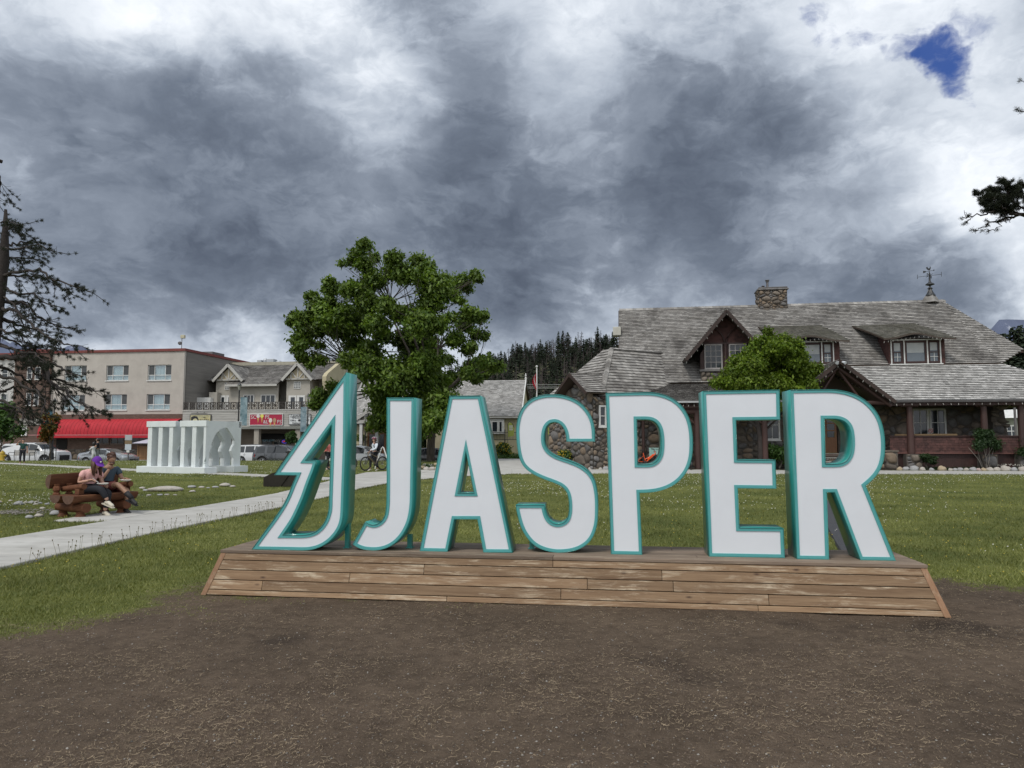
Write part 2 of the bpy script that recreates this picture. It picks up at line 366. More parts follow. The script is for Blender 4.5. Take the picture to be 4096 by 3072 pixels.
Lx = lambda y: np.interp(y, [0, 11.2, 20.6, 27.2, 29], [-8.9, -8.0, -6.85, -6.9, -7.1])
Rx = lambda y: np.interp(y, [0, 8.7, 10.6, 12.85, 16.3, 19.6, 22.2, 25.6, 27.2], [-6.5, -6.18, -6.07, -5.86, -5.38, -5.05, -4.9, -4.48, -4.15])
yy = 3.2
while yy < 27:
    y2 = min(yy+1.62, 27.2); slab(pa, [(Lx(yy), yy), (Rx(yy), yy), (Rx(y2), y2), (Lx(y2), y2)]); yy = y2
slab(pa, [(-8.75, 13.72), (float(Lx(13.72))-.01, 13.72), (float(Lx(15.66))-.01, 15.66), (-8.6, 15.66)])
ap = tag(empty('pavement'), kind='structure')
lo = lambda x: np.interp(x, [-7, -4.15, -3.5, -3.2, -1.9, -.5, .8, 8.3, 23.4, 60], [27.2, 27.2, 27.9, 29.7, 31, 32.9, 33.4, 33.4, 32.7, 27.2])
hi_ = lambda x: np.interp(x, [-7.6, -4.8, 2, 26, 60], [33.4, 37.7, 38.9, 35.6, 30.2])
xx = -7.0
while xx < 48:
    x2 = xx+(1.4 if xx < 0 else 2.6); slab(ap, [(xx, float(lo(xx))), (x2, float(lo(x2))), (x2, float(hi_(x2))), (xx, float(hi_(xx)))]); xx = x2
lb = lambda y: np.interp(y, [37.9, 61], [-4.4, -1.6]); rb = lambda y: np.interp(y, [37.9, 46, 61], [2.0, 2.6, 1.8])
yy = 37.96
while yy < 60:
    y2 = yy+3.2; slab(ap, [(lb(yy), yy), (rb(yy), yy), (rb(y2), y2), (lb(y2), y2)]); yy = y2
fp = tag(empty('footpath'), kind='structure')
pl = [Vector(q) for q in [(-60, 66.5), (-34.6, 48.3), (-18.9, 36.9), (-10.4, 31.1), (-6.95, 28.6)]]
for i in range(len(pl)-1):
    a, b_ = pl[i], pl[i+1]; n = max(1, int((b_-a).length/3)); nrm = Vector((-(b_-a).y, (b_-a).x)).normalized()*.62
    if i == 0: a = a+(b_-a)*.45; n = 4
    for k in range(n):
        q0 = a+(b_-a)*(k/n); q1 = a+(b_-a)*((k+1)/n); slab(fp, [tuple(q0-nrm), tuple(q1-nrm), tuple(q1+nrm), tuple(q0+nrm)])
asph = mat('asphalt', (.045, .046, .05), (.065, .066, .07), 2.0, .9, .3, 60)
ro = MB(); ro.box(-260, -3.2, 60.2, 71.5, -.7, -.585); ro.build('road', asph, kind='structure')
sw = MB(); sw.box(-260, -3.2, 71.5, 75.2, -.7, -.45); sw.build('sidewalk', mat('sidewalk_concrete', (.3, .29, .27), (.38, .37, .35), 1.2, .9), kind='structure')

def inpaths(x, y):
    m = np.zeros(x.shape, bool)
    for q in PATHS:
        q = np.array(q, float); ins = np.ones(x.shape, bool); c = q.mean(0)
        for i in range(4):
            a = q[i]; b = q[(i+1) % 4]; s = (b[0]-a[0])*(y-a[1])-(b[1]-a[1])*(x-a[0]); sc_ = (b[0]-a[0])*(c[1]-a[1])-(b[1]-a[1])*(c[0]-a[0])
            ins &= (s*np.sign(sc_) > -.02)
        m |= ins
    return m
def indeck(x, y, g=.02):
    a = R(-7.0); dx, dy = x-.36, y-6.86; u = dx*math.cos(a)+dy*math.sin(a); v = -dx*math.sin(a)+dy*math.cos(a)
    return (abs(u) < 3.53+g) & (v > -g) & (v < 1.1+g)
def scatter(n, y0, y1, pw, marg=1.12):
    """points in the ground strip the place shows, denser when near"""
    r = RG.random(n); e = 1-pw
    y = (y0**e+r*(y1**e-y0**e))**(1/e); x = (RG.random(n)*2-1)*(y*.735*marg+1.2)
    return x, y
def blades(x, y, h, wd, lean):
    n = len(x); a = RG.random(n)*6.283; z = gz(x, y)-.006; ca, sa = np.cos(a), np.sin(a); b = RG.random(n)*6.283
    tx = np.cos(b)*lean*h; ty = np.sin(b)*lean*h
    V = np.stack([np.stack([x-ca*wd, y-sa*wd, z], 1), np.stack([x+ca*wd, y+sa*wd, z], 1), np.stack([x+tx, y+ty, z+h], 1)], 1).reshape(-1, 3)
    return V, np.arange(n*3).reshape(-1, 3)
gmat = leafmat('grass_blade', (.095, .118, .026), (.250, .255, .085), .25, .6, .42)
x, y = scatter(470000, 4.2, 57, 1.75, 1.3)
dm = dirtmask(x, y); keep = (RG.random(len(x)) > dm*1.18-.08) & ~inpaths(x, y) & ~indeck(x, y) & ~((x > 1.8) & (y > 38.6-.158*(x-8)) & (y < 57)); x, y, dm = x[keep], y[keep], dm[keep]
tall = fbm(x*.9, y*.9, 3); h = (.018+.030*RG.random(len(x)))*(1-.6*dm)*(.65+.8*tall)*(1+y*.006); wd = .0022+.00042*y
V, F_ = blades(x, y, h, wd, .45+.5*RG.random(len(x)))
np_mesh('lawn_grass', V, F_, gmat, kind='stuff')
# taller unmown grass along slab edges and round the deck
ex, ey = [], []
for q in PATHS:
    for i in range(4):
        a = np.array(q[i]); b = np.array(q[(i+1) % 4]); L_ = np.linalg.norm(b-a); n = int(L_*60)
        r = RG.random(n); pt = a+(b-a)*r[:, None]; nr = np.array([(b-a)[1], -(b-a)[0]])/L_; off = np.abs(RG.normal(0, .04, n))+.012
        for sg in (1, -1): ex.append(pt[:, 0]+nr[0]*off*sg); ey.append(pt[:, 1]+nr[1]*off*sg)
dk = RG.random(1500)*7.1-3.55; a = R(-7.0)
ex.append(.36+dk*math.cos(a)-1.12*-math.sin(a)*-1); ey.append(6.86+dk*math.sin(a)+1.14*math.cos(a)+0*dk)
ex = np.concatenate(ex); ey = np.concatenate(ey); k = ~inpaths(ex, ey) & ~indeck(ex, ey, 0) & (ey < 55); ex, ey = ex[k], ey[k]
V, F_ = blades(ex, ey, .04+.05*RG.random(len(ex)), .003+.00035*ey, .6); np_mesh('edge_grass', V, F_, gmat, kind='stuff')
def octs(x, y, z, r, flat=.6):
    n = len(x); o = np.array([[1, 0, 0], [0, 1, 0], [-1, 0, 0], [0, -1, 0], [0, 0, 1], [0, 0, -1]], float); o[:, 2] *= flat
    a = RG.random(n)*6.283; ca, sa = np.cos(a), np.sin(a); j = .65+.7*RG.random((n, 6))
    ox = (o[None, :, 0]*ca[:, None]-o[None, :, 1]*sa[:, None])*j; oy = (o[None, :, 0]*sa[:, None]+o[None, :, 1]*ca[:, None])*j; oz = o[None, :, 2]*j
    V = np.stack([x[:, None]+ox*r[:, None], y[:, None]+oy*r[:, None], z[:, None]+oz*r[:, None]], 2).reshape(-1, 3)
    f = np.array([[0, 1, 4], [1, 2, 4], [2, 3, 4], [3, 0, 4], [1, 0, 5], [2, 1, 5], [3, 2, 5], [0, 3, 5]])
    return V, (f[None]+np.arange(n)[:, None, None]*6).reshape(-1, 3)
# clover heads and dandelion clocks
x, y = scatter(24000, 9, 57, 1.1)
cl_ = fbm(x*.16+5, y*.16, 4); k = (cl_+.010*(y-26)+.09*(x < -6)+.05*(x > 9)+RG.random(len(x))*.22 > .74) & ~inpaths(x, y) & (dirtmask(x, y) < .1) & ~((x > 1.8) & (y > 37)) & ~indeck(x, y, .1); x, y = x[k], y[k]
z = gz(x, y)+.035+.05*RG.random(len(x)); V, F_ = octs(x, y, z, .007+.0066*RG.random(len(x))+.00012*y, .8)
np_mesh('clover_flowers', V, F_, mat('clover_white', (.62, .60, .50), (.78, .77, .70), 40, .8, island=.15), kind='stuff')
x, y = scatter(1500, 8, 50, 1.3); k = ~inpaths(x, y) & (dirtmask(x, y) < .1) & ~((x > 1.8) & (y > 37)); x, y = x[k], y[k]
V, F_ = octs(x, y, gz(x, y)+.05, .010+.00012*y, .5); np_mesh('dandelion_flowers', V, F_, mat('dandelion_yellow', (.55, .42, .05)), kind='stuff')
# dead grass stalks and pebbles on the bare soil
x, y = scatter(120000, 3.0, 8.6, 1.9, 1.1); dm = dirtmask(x, y); c_ = fbm(x*1.6+9, y*1.6+2, 4)
k = (dm > .25) & (RG.random(len(x)) < np.clip((c_-.34)*2.6, .14, .8)) & ~indeck(x, y, 0); x, y = x[k], y[k]; n = len(x)
a = RG.random(n)*6.283; L_ = (.006+.042*RG.random(n)**2.6); bend = (RG.random(n)-.5)*1.6; wd = .0005+.0008*RG.random(n); z = gz(x, y)+.004+.006*RG.random(n)
pts = []; ang = a; px, py = x.copy(), y.copy()
for i in range(4):
    nx_, ny_ = -np.sin(ang), np.cos(ang); zz = z+(.003*(i % 2))+.006*RG.random(n)
    pts.append(np.stack([px-nx_*wd, py-ny_*wd, zz], 1)); pts.append(np.stack([px+nx_*wd, py+ny_*wd, zz+.001], 1)); px = px+np.cos(ang)*L_/3; py = py+np.sin(ang)*L_/3; ang = ang+bend/2
V = np.stack(pts, 1).reshape(-1, 3); f = np.array([[0, 2, 3, 1], [2, 4, 5, 3], [4, 6, 7, 5]]); F_ = (f[None]+np.arange(n)[:, None, None]*8).reshape(-1, 4)
np_mesh('dead_grass', V, F_, mat('straw', (.15, .112, .072), (.29, .225, .145), 3, .8, island=.35), kind='stuff')
x, y = scatter(9000, 3.0, 8.6, 2.0, 1.1); k = (dirtmask(x, y) > .4) & ~indeck(x, y, 0); x, y = x[k], y[k]
r = .0018+.0075*RG.random(len(x))**4; V, F_ = octs(x, y, gz(x, y)+.001, r, .55); np_mesh('pebbles', V, F_, mat('pebble', (.13, .115, .10), (.30, .28, .25), 12, .85, island=.35), kind='stuff')
x, y = scatter(52000, 3.0, 8.6, 1.9, 1.1); k = (dirtmask(x, y) > .3) & ~indeck(x, y, 0); x, y = x[k], y[k]
r = .003+.008*RG.random(len(x))**2; V, F_ = octs(x, y, gz(x, y)-.001, r, .5); np_mesh('soil_crumbs', V, F_, mat('soil_crumb', (.052, .037, .027), (.135, .100, .073), 12, .95, island=.3), kind='stuff')
# ================================================================== DECK
def wood(name, c1, c2, dark, worn, grain=(1.2, 26, 26), wear=.5, dsc=.9, axis=0):
    m = bpy.data.materials.new(name); m.use_nodes = True; t = NT(m.node_tree); MC[name] = m
    out = t.n('ShaderNodeOutputMaterial'); p = t.n('ShaderNodeBsdfPrincipled'); t.link(p.outputs[0], out.inputs[0])
    co = t.n('ShaderNodeTexCoord').outputs['Object']; oi = t.n('ShaderNodeObjectInfo').outputs['Random']
    off = t.n('ShaderNodeCombineXYZ'); t.link(t.math('MULTIPLY', oi, 37.0), off.inputs[0]); t.link(t.math('MULTIPLY', oi, 91.0), off.inputs[1]); t.link(t.math('MULTIPLY', oi, 53.0), off.inputs[2])
    cw = t.vmath('ADD', co, off.outputs[0]); g = t.vmath('MULTIPLY', cw, grain)
    gn = t.noise(g, 1.0, 6, .65, .6); fine = t.noise(t.vmath('MULTIPLY', cw, tuple(x*4 for x in grain)), 1.0, 4, .6, .3)
    c = t.mix(t.remap(gn, .32, .68), c1, c2)
    c = t.mix(t.math('MULTIPLY', t.remap(fine, .52, .75), .55), c, dark)
    c = t.vmath('SCALE', c, scale=t.math('ADD', t.math('MULTIPLY', oi, .42), .80))
    # knots
    vo = t.n('ShaderNodeTexVoronoi'); t.put(vo.inputs['Vector'], t.vmath('MULTIPLY', cw, (2.1, 5.5, 5.5) if axis == 0 else (5.5, 2.1, 5.5))); vo.inputs['Scale'].default_value = 1.0; vo.inputs['Randomness'].default_value = 1.0
    c = t.mix(t.remap(vo.outputs['Distance'], .085, .02), c, dark)
    # worn pale patches where paint and stain have rubbed off
    wn = t.noise(t.vmath('MULTIPLY', cw, (1.0, 5, 5) if axis == 0 else (5, 1, 5)), dsc*2.2, 8, .72, .4); wf = t.noise(t.vmath('MULTIPLY', cw, tuple(x*1.6 for x in grain)), 1.2, 5, .7)
    f = t.math('MULTIPLY', t.remap(wn, .49, .63), t.remap(wf, .42, .60)); c = t.mix(t.math('MULTIPLY', f, wear), c, worn)
    t.link(c, p.inputs['Base Color']); p.inputs['Roughness'].default_value = .78; p.inputs['Specular IOR Level'].default_value = .25
    b = t.n('ShaderNodeBump'); b.inputs['Strength'].default_value = .55; b.inputs['Distance'].default_value = .004; t.link(t.math('ADD', gn, t.math('MULTIPLY', fine, .6)), b.inputs['Height']); t.link(b.outputs[0], p.inputs['Normal'])
    return m
wf = wood('deck_face_wood', (.190, .118, .068), (.295, .200, .120), (.075, .044, .030), (.54, .45, .33), wear=.95)
wt = wood('deck_top_wood', (.155, .115, .085), (.23, .175, .132), (.065, .050, .040), (.42, .35, .25), wear=.5)
we = wood('deck_edge_wood', (.22, .125, .07), (.28, .165, .10), (.12, .07, .045), (.45, .36, .25), grain=(26, 26, 1.5), wear=.3)
DF = Fr((.36, 6.86), R(-7.6))                       # deck frame, front base line
dk = empty('wooden_deck', (.36, 6.86, 0), R(-7.6), 'long low brown wooden platform with sloping plank sides carrying the giant letters', 'platform')
DH = .40; HL = 3.53; IN = .13; DW = 1.06            # height, half length, slope inset, width at base
# front planks: rows up the slope
rows = [(0.0, .052), (.052, .145), (.145, .238), (.238, .331), (.331, .40)]
rnd = random.Random(3)
joints = {0: [-1.0, 1.9], 1: [-2.9, .1, 2.0], 2: [-2.0, .35, 1.15], 3: [-1.25, 1.05], 4: [.02]}
def fpt(x, z, side=-1, o=0.0):
    yb = IN*z/DH; y = yb-o if side < 0 else DW-yb+o; return (x, y, z)
for side in (-1, 1):
    for i, (z0, z1) in enumerate(rows):
        za, zb = z0+.0035, z1-.0035; cuts = [-1]+joints[i]+[1]
        for k in range(len(cuts)-1):
            e0 = -(HL-IN*z0/DH*1.0)+.045 if k == 0 else cuts[k]; e1 = (HL-IN*z0/DH)-.045 if k == len(cuts)-2 else cuts[k+1]
            f0 = -(HL-IN*z1/DH)+.045 if k == 0 else cuts[k]; f1 = (HL-IN*z1/DH)-.045 if k == len(cuts)-2 else cuts[k+1]
            g = .002; o = .004+rnd.random()*.004; mb = MB()
            lo_ = fpt(e0+g, za, side, o); l1 = fpt(e1-g, za, side, o); h0 = fpt(f0+g, zb, side, o); h1 = fpt(f1-g, zb, side, o); b_ = .028 if side < 0 else -.028
            q = [lo_, l1, (l1[0], l1[1]+b_, l1[2]), (lo_[0], lo_[1]+b_, lo_[2]), h0, h1, (h1[0], h1[1]+b_, h1[2]), (h0[0], h0[1]+b_, h0[2])]
            mb.hexa(q); ob = mb.build('plank', wf, dk)
            md = ob.modifiers.new('b', 'BEVEL'); md.width = .003; md.segments = 1
# end boards
for sx in (-1, 1):
    for i, (z0, z1) in enumerate(rows):
        xa = sx*(HL-IN*z0/DH); xb = sx*(HL-IN*z1/DH); ya = IN*z0/DH; yb = IN*z1/DH; t_ = -sx*.028
        MB().hexa([(xa, ya+.005, z0+.003), (xa, DW-ya-.005, z0+.003), (xa+t_, DW-ya-.005, z0+.003), (xa+t_, ya+.005, z0+.003), (xb, yb+.005, z1-.003), (xb, DW-yb-.005, z1-.003), (xb+t_, DW-yb-.005, z1-.003), (xb+t_, yb+.005, z1-.003)]).build('plank', we, dk)
    # corner trim running up the slope
    for yy0, s2 in ((0, 1), (DW, -1)):
        x0 = sx*HL; x1 = sx*(HL-IN); w_ = .05*sx
        q = [(x0+.004*sx, yy0-.012*s2, 0), (x0-w_, yy0-.012*s2, 0), (x0-w_, yy0+.02*s2, 0), (x0+.004*sx, yy0+.02*s2, 0), (x1+.004*sx, yy0+(IN-.012)*s2, DH-.002), (x1-w_, yy0+(IN-.012)*s2, DH-.002), (x1-w_, yy0+(IN+.02)*s2, DH-.002), (x1+.004*sx, yy0+(IN+.02)*s2, DH-.002)]
        MB().hexa(q).build('corner_trim', we, dk)
# top boards
y0 = IN-.016; y1 = DW-IN+.016; nb = 6; bw = (y1-y0)/nb
tj = [[.02], [-1.9, 1.4], [.75, -2.6], [-.6, 2.4], [-1.4, 1.2], [.3]]
for i in range(nb):
    cuts = [-(HL-IN)-.012]+sorted(tj[i])+[(HL-IN)+.012]
    for k in range(len(cuts)-1):
        MB().bevbox(cuts[k]+.002, cuts[k+1]-.002, y0+i*bw+.003, y0+(i+1)*bw-.003, DH, DH+.03+rnd.random()*.002, .003).build('plank', wt, dk)
MB().box(-HL+IN+.05, HL-IN-.05, IN+.04, DW-IN-.04, .02, DH-.004).build('frame', mat('dark_timber', (.05, .035, .025)), dk)
DT = DH+.031
# ================================================================== LETTERS
def offset(poly, d):
    n = len(poly); out = []
    A = sum(poly[i][0]*poly[(i+1) % n][1]-poly[(i+1) % n][0]*poly[i][1] for i in range(n)); sg = 1 if A > 0 else -1
    for i in range(n):
        p0 = Vector(poly[i-1]); p1 = Vector(poly[i]); p2 = Vector(poly[(i+1) % n]); a = (p1-p0).normalized(); b = (p2-p1).normalized()
        na = Vector((-a.y, a.x))*sg; nb_ = Vector((-b.y, b.x))*sg; m = na+nb_
        if m.length < 1e-4: m = na
        m.normalize(); k = d/max(.28, m.dot(na)); out.append(tuple(p1+m*k))
    return out
def soften(poly, it=2, lim=36):
    for _ in range(it):
        n = len(poly); out = []
        for i in range(n):
            p0 = Vector(poly[i-1]); p1 = Vector(poly[i]); p2 = Vector(poly[(i+1) % n]); la = (p1-p0).length; lb = (p2-p1).length
            ang = (p1-p0).angle(p2-p1, 0)
            if R(1.5) < ang < R(lim):
                c = min(la, lb)*.27; out.append(tuple(p1-(p1-p0).normalized()*c)); out.append(tuple(p1+(p2-p1).normalized()*c))
            else: out.append(tuple(p1))
        poly = out
    return poly
def zc_(x0, y0, s, pts): return [(x0+a*s, y0+b*s) for a, b in pts]
teal = mat('teal_paint', (.030, .262, .232), (.036, .290, .258), 2.0, .30, spec=.5, dark=(.022, .20, .175), dsc=.8, damt=.35, coat=.35)
teal2 = mat('teal_rim_paint', (.075, .325, .325), (.090, .355, .352), 3.0, .42, spec=.5, dark=(.05, .24, .22), dsc=2.2, damt=.4)
panel = mat('white_acrylic', (.68, .71, .745), (.72, .75, .785), 1.2, .22, spec=.5, dark=(.58, .60, .63), dsc=1.6, damt=.18)
def letter(name, outer, holes, base_px, yaw, label, depth=.30, legs=(), cat='letter'):
    o = gp(base_px[0], base_px[1], DT); f = Fr(o, yaw)
    L2 = lambda pts: [(lambda q: (q.x, max(q.z, DT+.002)-DT))(f.d(u, v, 0)) for u, v in pts]
    out = soften(L2(outer)); hs = [soften(L2(h)) for h in holes]
    root = empty(name, (o.x, o.y, DT), yaw, label, cat, 'giant letters standing on the wooden platform')
    def fill(mb, o_, hh, y, flip=False):
        loops = [[Vector((a, b, 0)) for a, b in o_]]+[[Vector((a, b, 0)) for a, b in h] for h in hh]
        tr = tessellate_polygon(loops); pts = [p for l in loops for p in l]
        fs = []
        for q in tr:
            a, b, c = (pts[k] for k in q); nz = (b-a).cross(c-a).z
            want = nz > 0            # seen from -y, x right z up: anticlockwise faces the camera
            if flip: want = not want
            fs.append(tuple(q) if want else tuple(q[::-1]))
        mb.add([(p.x, y, p.y) for p in pts], fs)
    def ring(mb, a, b, ya, yb):
        n = len(a); vs = [(p[0], ya, p[1]) for p in a]+[(p[0], yb, p[1]) for p in b]
        mb.add(vs, [(i, (i+1) % n, n+(i+1) % n, n+i) for i in range(n)])
    # body: the side returns, with a small lip standing proud of the rim
    mb = MB(); lip = .004
    for l in [out]+hs: ring(mb, l, l, -.006, depth)
    bo = mb.build('side_wall', teal, root, smooth=True)
    md = bo.modifiers.new('t', 'SOLIDIFY'); md.thickness = .004; md.offset = 0
    mb = MB()
    hin = lambda h, d: offset(h, -d)
    for l, fn in [(out, offset)]+[(h, hin) for h in hs]:
        i0 = fn(l, .004); i1 = fn(l, .029); i2 = fn(l, .031)
        ring(mb, i0, i0, .0, .004); ring(mb, i0, i1, .0, .0); ring(mb, i1, i2, .0, .012)
    mb.build('rim', teal2, root)
    mb = MB(); fill(mb, offset(out, .027), [hin(h, .027) for h in hs], .008); mb.build('face_panel', panel, root)
    mb = MB(); fill(mb, offset(out, .004), [hin(h, .004) for h in hs], depth-.012, True); mb.build('back_panel', teal, root)
    for (lx, w_, h_) in legs:
        q = f.d(lx, base_px[1], depth-.05); MB().box(q.x-w_, q.x+w_, depth-.075, depth-.02, .0, h_).box(q.x-w_-.012, q.x+w_+.012, depth-.095, depth-.0, .0, .008).build('leg', teal, root)
    return root
tree_o = [(1385,1490),(1382,1780),(1378,1884),(1374,2000),(1372,2053),(1369,2082),(1359,2113),(1339,2143),(1313,2169),(1282,2188),(1250,2198),(1222,2201),(1008,2199),(1069,2114),(1100,2072),(1128,2030),(1145,2000),(1160,1965),(1173,1932),(1187,1901),(1098,1900)]
tree_h = [(1328,1695),(1322,1870),(1318,1989),(1317,2034),(1310,2067),(1294,2099),(1270,2123),(1243,2136),(1214,2140),(1131,2140),(1150,2113),(1173,2078),(1191,2040),(1209,2000),(1220,1970),(1231,1937),(1243,1907),(1255,1877),(1265,1842),(1222,1841)]
letter('sign_emblem', tree_o, [tree_h], (1100, 2200), R(-8.2), 'giant white pine tree emblem edged in teal, tallest shape on the platform', legs=[(1390, .022, .33)], cat='emblem', depth=.31)
J = [(1548,1591),(1657,1591),(1653,1836),(1650,2005),(1646,2048),(1638,2084),(1622,2122),(1600,2154),(1571,2180),(1537,2196),(1499,2202),(1455,2198),(1431,2189),(1412,2177),(1462,2087),(1474,2095),(1494,2100),(1513,2095),(1532,2079),(1542,2058),(1547,2019),(1548,1932)]
letter('sign_letter', J, [], (1499, 2203), R(-8), 'giant white letter J with teal sides, beside the pine tree emblem', legs=[(1640, .024, .14)])
zz = lambda p: zc_(1650, 1500, .48227, p)
A = zz([(310,175),(560,172),(828,1472),(590,1470),(540,1195),(345,1195),(290,1466),(62,1463)])
letter('sign_letter', A, [zz([(442,622),(510,980),(377,980)])], (1790, 2207), R(-7.8), 'giant white letter A with teal sides, third shape from the left on the platform')
S_ = zz([(1278,553),(1275,500),(1262,455),(1240,418),(1207,394),(1170,388),(1135,398),(1106,430),(1092,480),(1088,540),(1098,590),(1125,630),(1170,662),(1230,688),(1300,710),(1370,737),(1430,772),(1480,820),(1512,880),(1530,955),(1539,1050),(1537,1200),(1520,1290),(1482,1370),(1420,1425),(1340,1460),(1240,1474),(1150,1468),(1065,1443),(1000,1405),(950,1350),(905,1275),(880,1195),(863,1120),(858,1078),(1092,1078),(1098,1130),(1114,1180),(1147,1220),(1192,1238),(1240,1232),(1280,1203),(1298,1150),(1301,1080),(1296,1020),(1280,965),(1240,922),(1180,895),(1110,870),(1050,846),(990,815),(940,778),(903,730),(880,660),(866,570),(860,460),(868,380),(890,303),(930,243),(985,197),(1060,168),(1150,159),(1240,165),(1330,192),(1408,240),(1465,310),(1497,380),(1510,450),(1514,553)])
letter('sign_letter', S_, [], (2240, 2211), R(-7.2), 'giant white letter S with teal sides, in the middle of the word', legs=[(2128, .024, .12)])
zz = lambda p: zc_(2300, 1500, .48209, p)
P_ = zz([(257,150),(600,143),(680,149),(760,170),(830,205),(890,260),(935,330),(962,410),(975,500),(977,600),(969,690),(945,768),(905,835),(850,892),(780,935),(700,962),(620,974),(535,977),(557,1492),(300,1487)])
letter('sign_letter', P_, [zz([(512,368),(610,368),(652,379),(685,405),(707,450),(717,515),(718,600),(708,665),(682,710),(642,736),(600,742),(520,742)])], (2500, 2218), R(-7.2), 'giant white letter P with teal sides, an orange bicycle seen through its hole')
zz = lambda p: zc_(2750, 1500, .48231, p)
E_ = zz([(128,135),(762,123),(766,370),(400,374),(412,702),(727,705),(735,942),(415,938),(430,1268),(795,1272),(805,1523),(180,1507)])
letter('sign_letter', E_, [], (2990, 2229), R(-6.6), 'giant white letter E with teal sides, between the P and the R')
R_ = zz([(853,125),(1180,120),(1265,127),(1350,146),(1430,180),(1502,232),(1560,297),(1600,370),(1625,455),(1636,550),(1634,650),(1618,735),(1590,800),(1540,862),(1475,918),(1725,1542),(1435,1535),(1222,972),(1153,972),(1172,1531),(907,1527)])
letter('sign_letter', R_, [zz([(1133,362),(1240,362),(1292,375),(1330,405),(1353,450),(1363,520),(1363,600),(1350,665),(1322,708),(1282,732),(1230,738),(1143,738)])], (3350, 2239), R(-6.2), 'giant white letter R with teal sides, at the right end of the platform')
# black edging strip lying on the lawn behind the deck
q = [Vector((4.45, 9.3, 0)), Vector((4.95, 10.7, 0)), Vector((5.9, 13.2, 0)), Vector((7.0, 15.8, 0)), Vector((8.0, 18.1, 0))]; mb = MB()
for i in range(len(q)-1):
    a, b_ = q[i], q[i+1]; n = Vector(((b_-a).y, -(b_-a).x, 0)).normalized()*.14; g = .01
    a = a+(b_-a)*.004; z0 = float(gz(np.array(a.x), np.array(a.y))); z1 = float(gz(np.array(b_.x), np.array(b_.y)))
    mb.hexa([a-n+Vector((0,0,z0)), a+n+Vector((0,0,z0)), b_+n+Vector((0,0,z1)), b_-n+Vector((0,0,z1)), a-n*.9+Vector((0,0,z0+.045)), a+n*.9+Vector((0,0,z0+.04)), b_+n*.9+Vector((0,0,z1+.04)), b_-n*.9+Vector((0,0,z1+.045))])
tag(mb.build('rubber_mat_strip', mat('black_rubber', (.03, .03, .033), (.05, .05, .055), 20, .7, .3)), 'narrow dark rubber strip lying on the lawn behind the letter R', 'mat')
# ================================================================== masonry, shingle and window builders
def clip_poly(poly, nx, ny, c):      # keep nx*x+ny*y<=c
    out = []; n = len(poly)
    for i in range(n):
        a = poly[i]; b = poly[(i+1) % n]; da = nx*a[0]+ny*a[1]-c; db = nx*b[0]+ny*b[1]-c
        if da <= 0: out.append(a)
        if da*db < 0: t = da/(da-db); out.append((a[0]+(b[0]-a[0])*t, a[1]+(b[1]-a[1])*t))
    return out
def inpoly(p, poly):
    c = False; n = len(poly); j = n-1
    for i in range(n):
        a, b = poly[i], poly[j]
        if (a[1] > p[1]) != (b[1] > p[1]) and p[0] < (b[0]-a[0])*(p[1]-a[1])/(b[1]-a[1])+a[0]: c = not c
        j = i
    return c
def stone_cells(w, h, size, rs, asp=1.35, holes=()):
    n = max(4, int(w*h/(size*size*1.1))); pts = []; tries = 0
    while len(pts) < n and tries < n*30:
        tries += 1; x = rs.random()*w; y = rs.random()*h; big = rs.random()**2.2; rad = size*(.42+.75*big)
        if any(a-.0 < x < b+.0 and c < y < d for a, b, c, d in holes): continue
        if all(((x-q[0])/asp)**2+(y-q[1])**2 > (.62*(rad+q[2])/1.25)**2 for q in pts): pts.append((x, y, rad))
    P_ = np.array(pts); cells = []
    for i, (x, y, r) in enumerate(pts):
        dd = ((P_[:, 0]-x)/asp)**2+(P_[:, 1]-y)**2; near = np.argsort(dd)[1:34]; poly = [(0, 0), (w, 0), (w, h), (0, h)]
        for k in near:
            qx, qy, qr = pts[k]; dx, dy = (qx-x)/asp, qy-y; D2 = dx*dx+dy*dy; t_ = .5+(r*r-qr*qr)/(2*D2); t_ = min(.85, max(.15, t_))
            # halfplane in scaled space
            poly = clip_poly(poly, dx/asp, dy, (x/asp)*dx+y*dy+t_*D2)
            if len(poly) < 3: break
        if len(poly) >= 3:
            poly = [(min(max(a, x-size*2.1), x+size*2.1), min(max(b, y-size*1.5), y+size*1.5)) for a, b in poly]
            cells.append(poly)
    return cells
def round_cell(poly, gap, it=2):
    cx = sum(p[0] for p in poly)/len(poly); cy = sum(p[1] for p in poly)/len(poly)
    rr = sum(math.hypot(p[0]-cx, p[1]-cy) for p in poly)/len(poly); k = max(.4, 1-gap/max(rr, .01))
    poly = [(cx+(p[0]-cx)*k, cy+(p[1]-cy)*k) for p in poly]
    for _ in range(it):
        o = []; n = len(poly)
        for i in range(n):
            a = poly[i]; b = poly[(i+1) % n]; o += [(a[0]*.72+b[0]*.28, a[1]*.72+b[1]*.28), (a[0]*.28+b[0]*.72, a[1]*.28+b[1]*.72)]
        poly = o
    return poly, cx, cy, rr
stonem = [mat('fieldstone', (.115, .095, .076), (.185, .155, .125), 3, .85, .5, 12, dark=(.07, .06, .05), dsc=5, damt=.5, island=.38),
          mat('fieldstone_warm', (.165, .122, .085), (.22, .17, .122), 3, .85, .5, 12, dark=(.09, .07, .05), dsc=5, damt=.5, island=.3),
          mat('fieldstone_grey', (.105, .10, .098), (.16, .153, .148), 3, .85, .5, 12, dark=(.06, .06, .06), dsc=5, damt=.5, island=.35)]
mortar = mat('mortar', (.085, .075, .065), (.12, .105, .09), 8, .95, .5, 30)
STONE_BUDGET = [290]
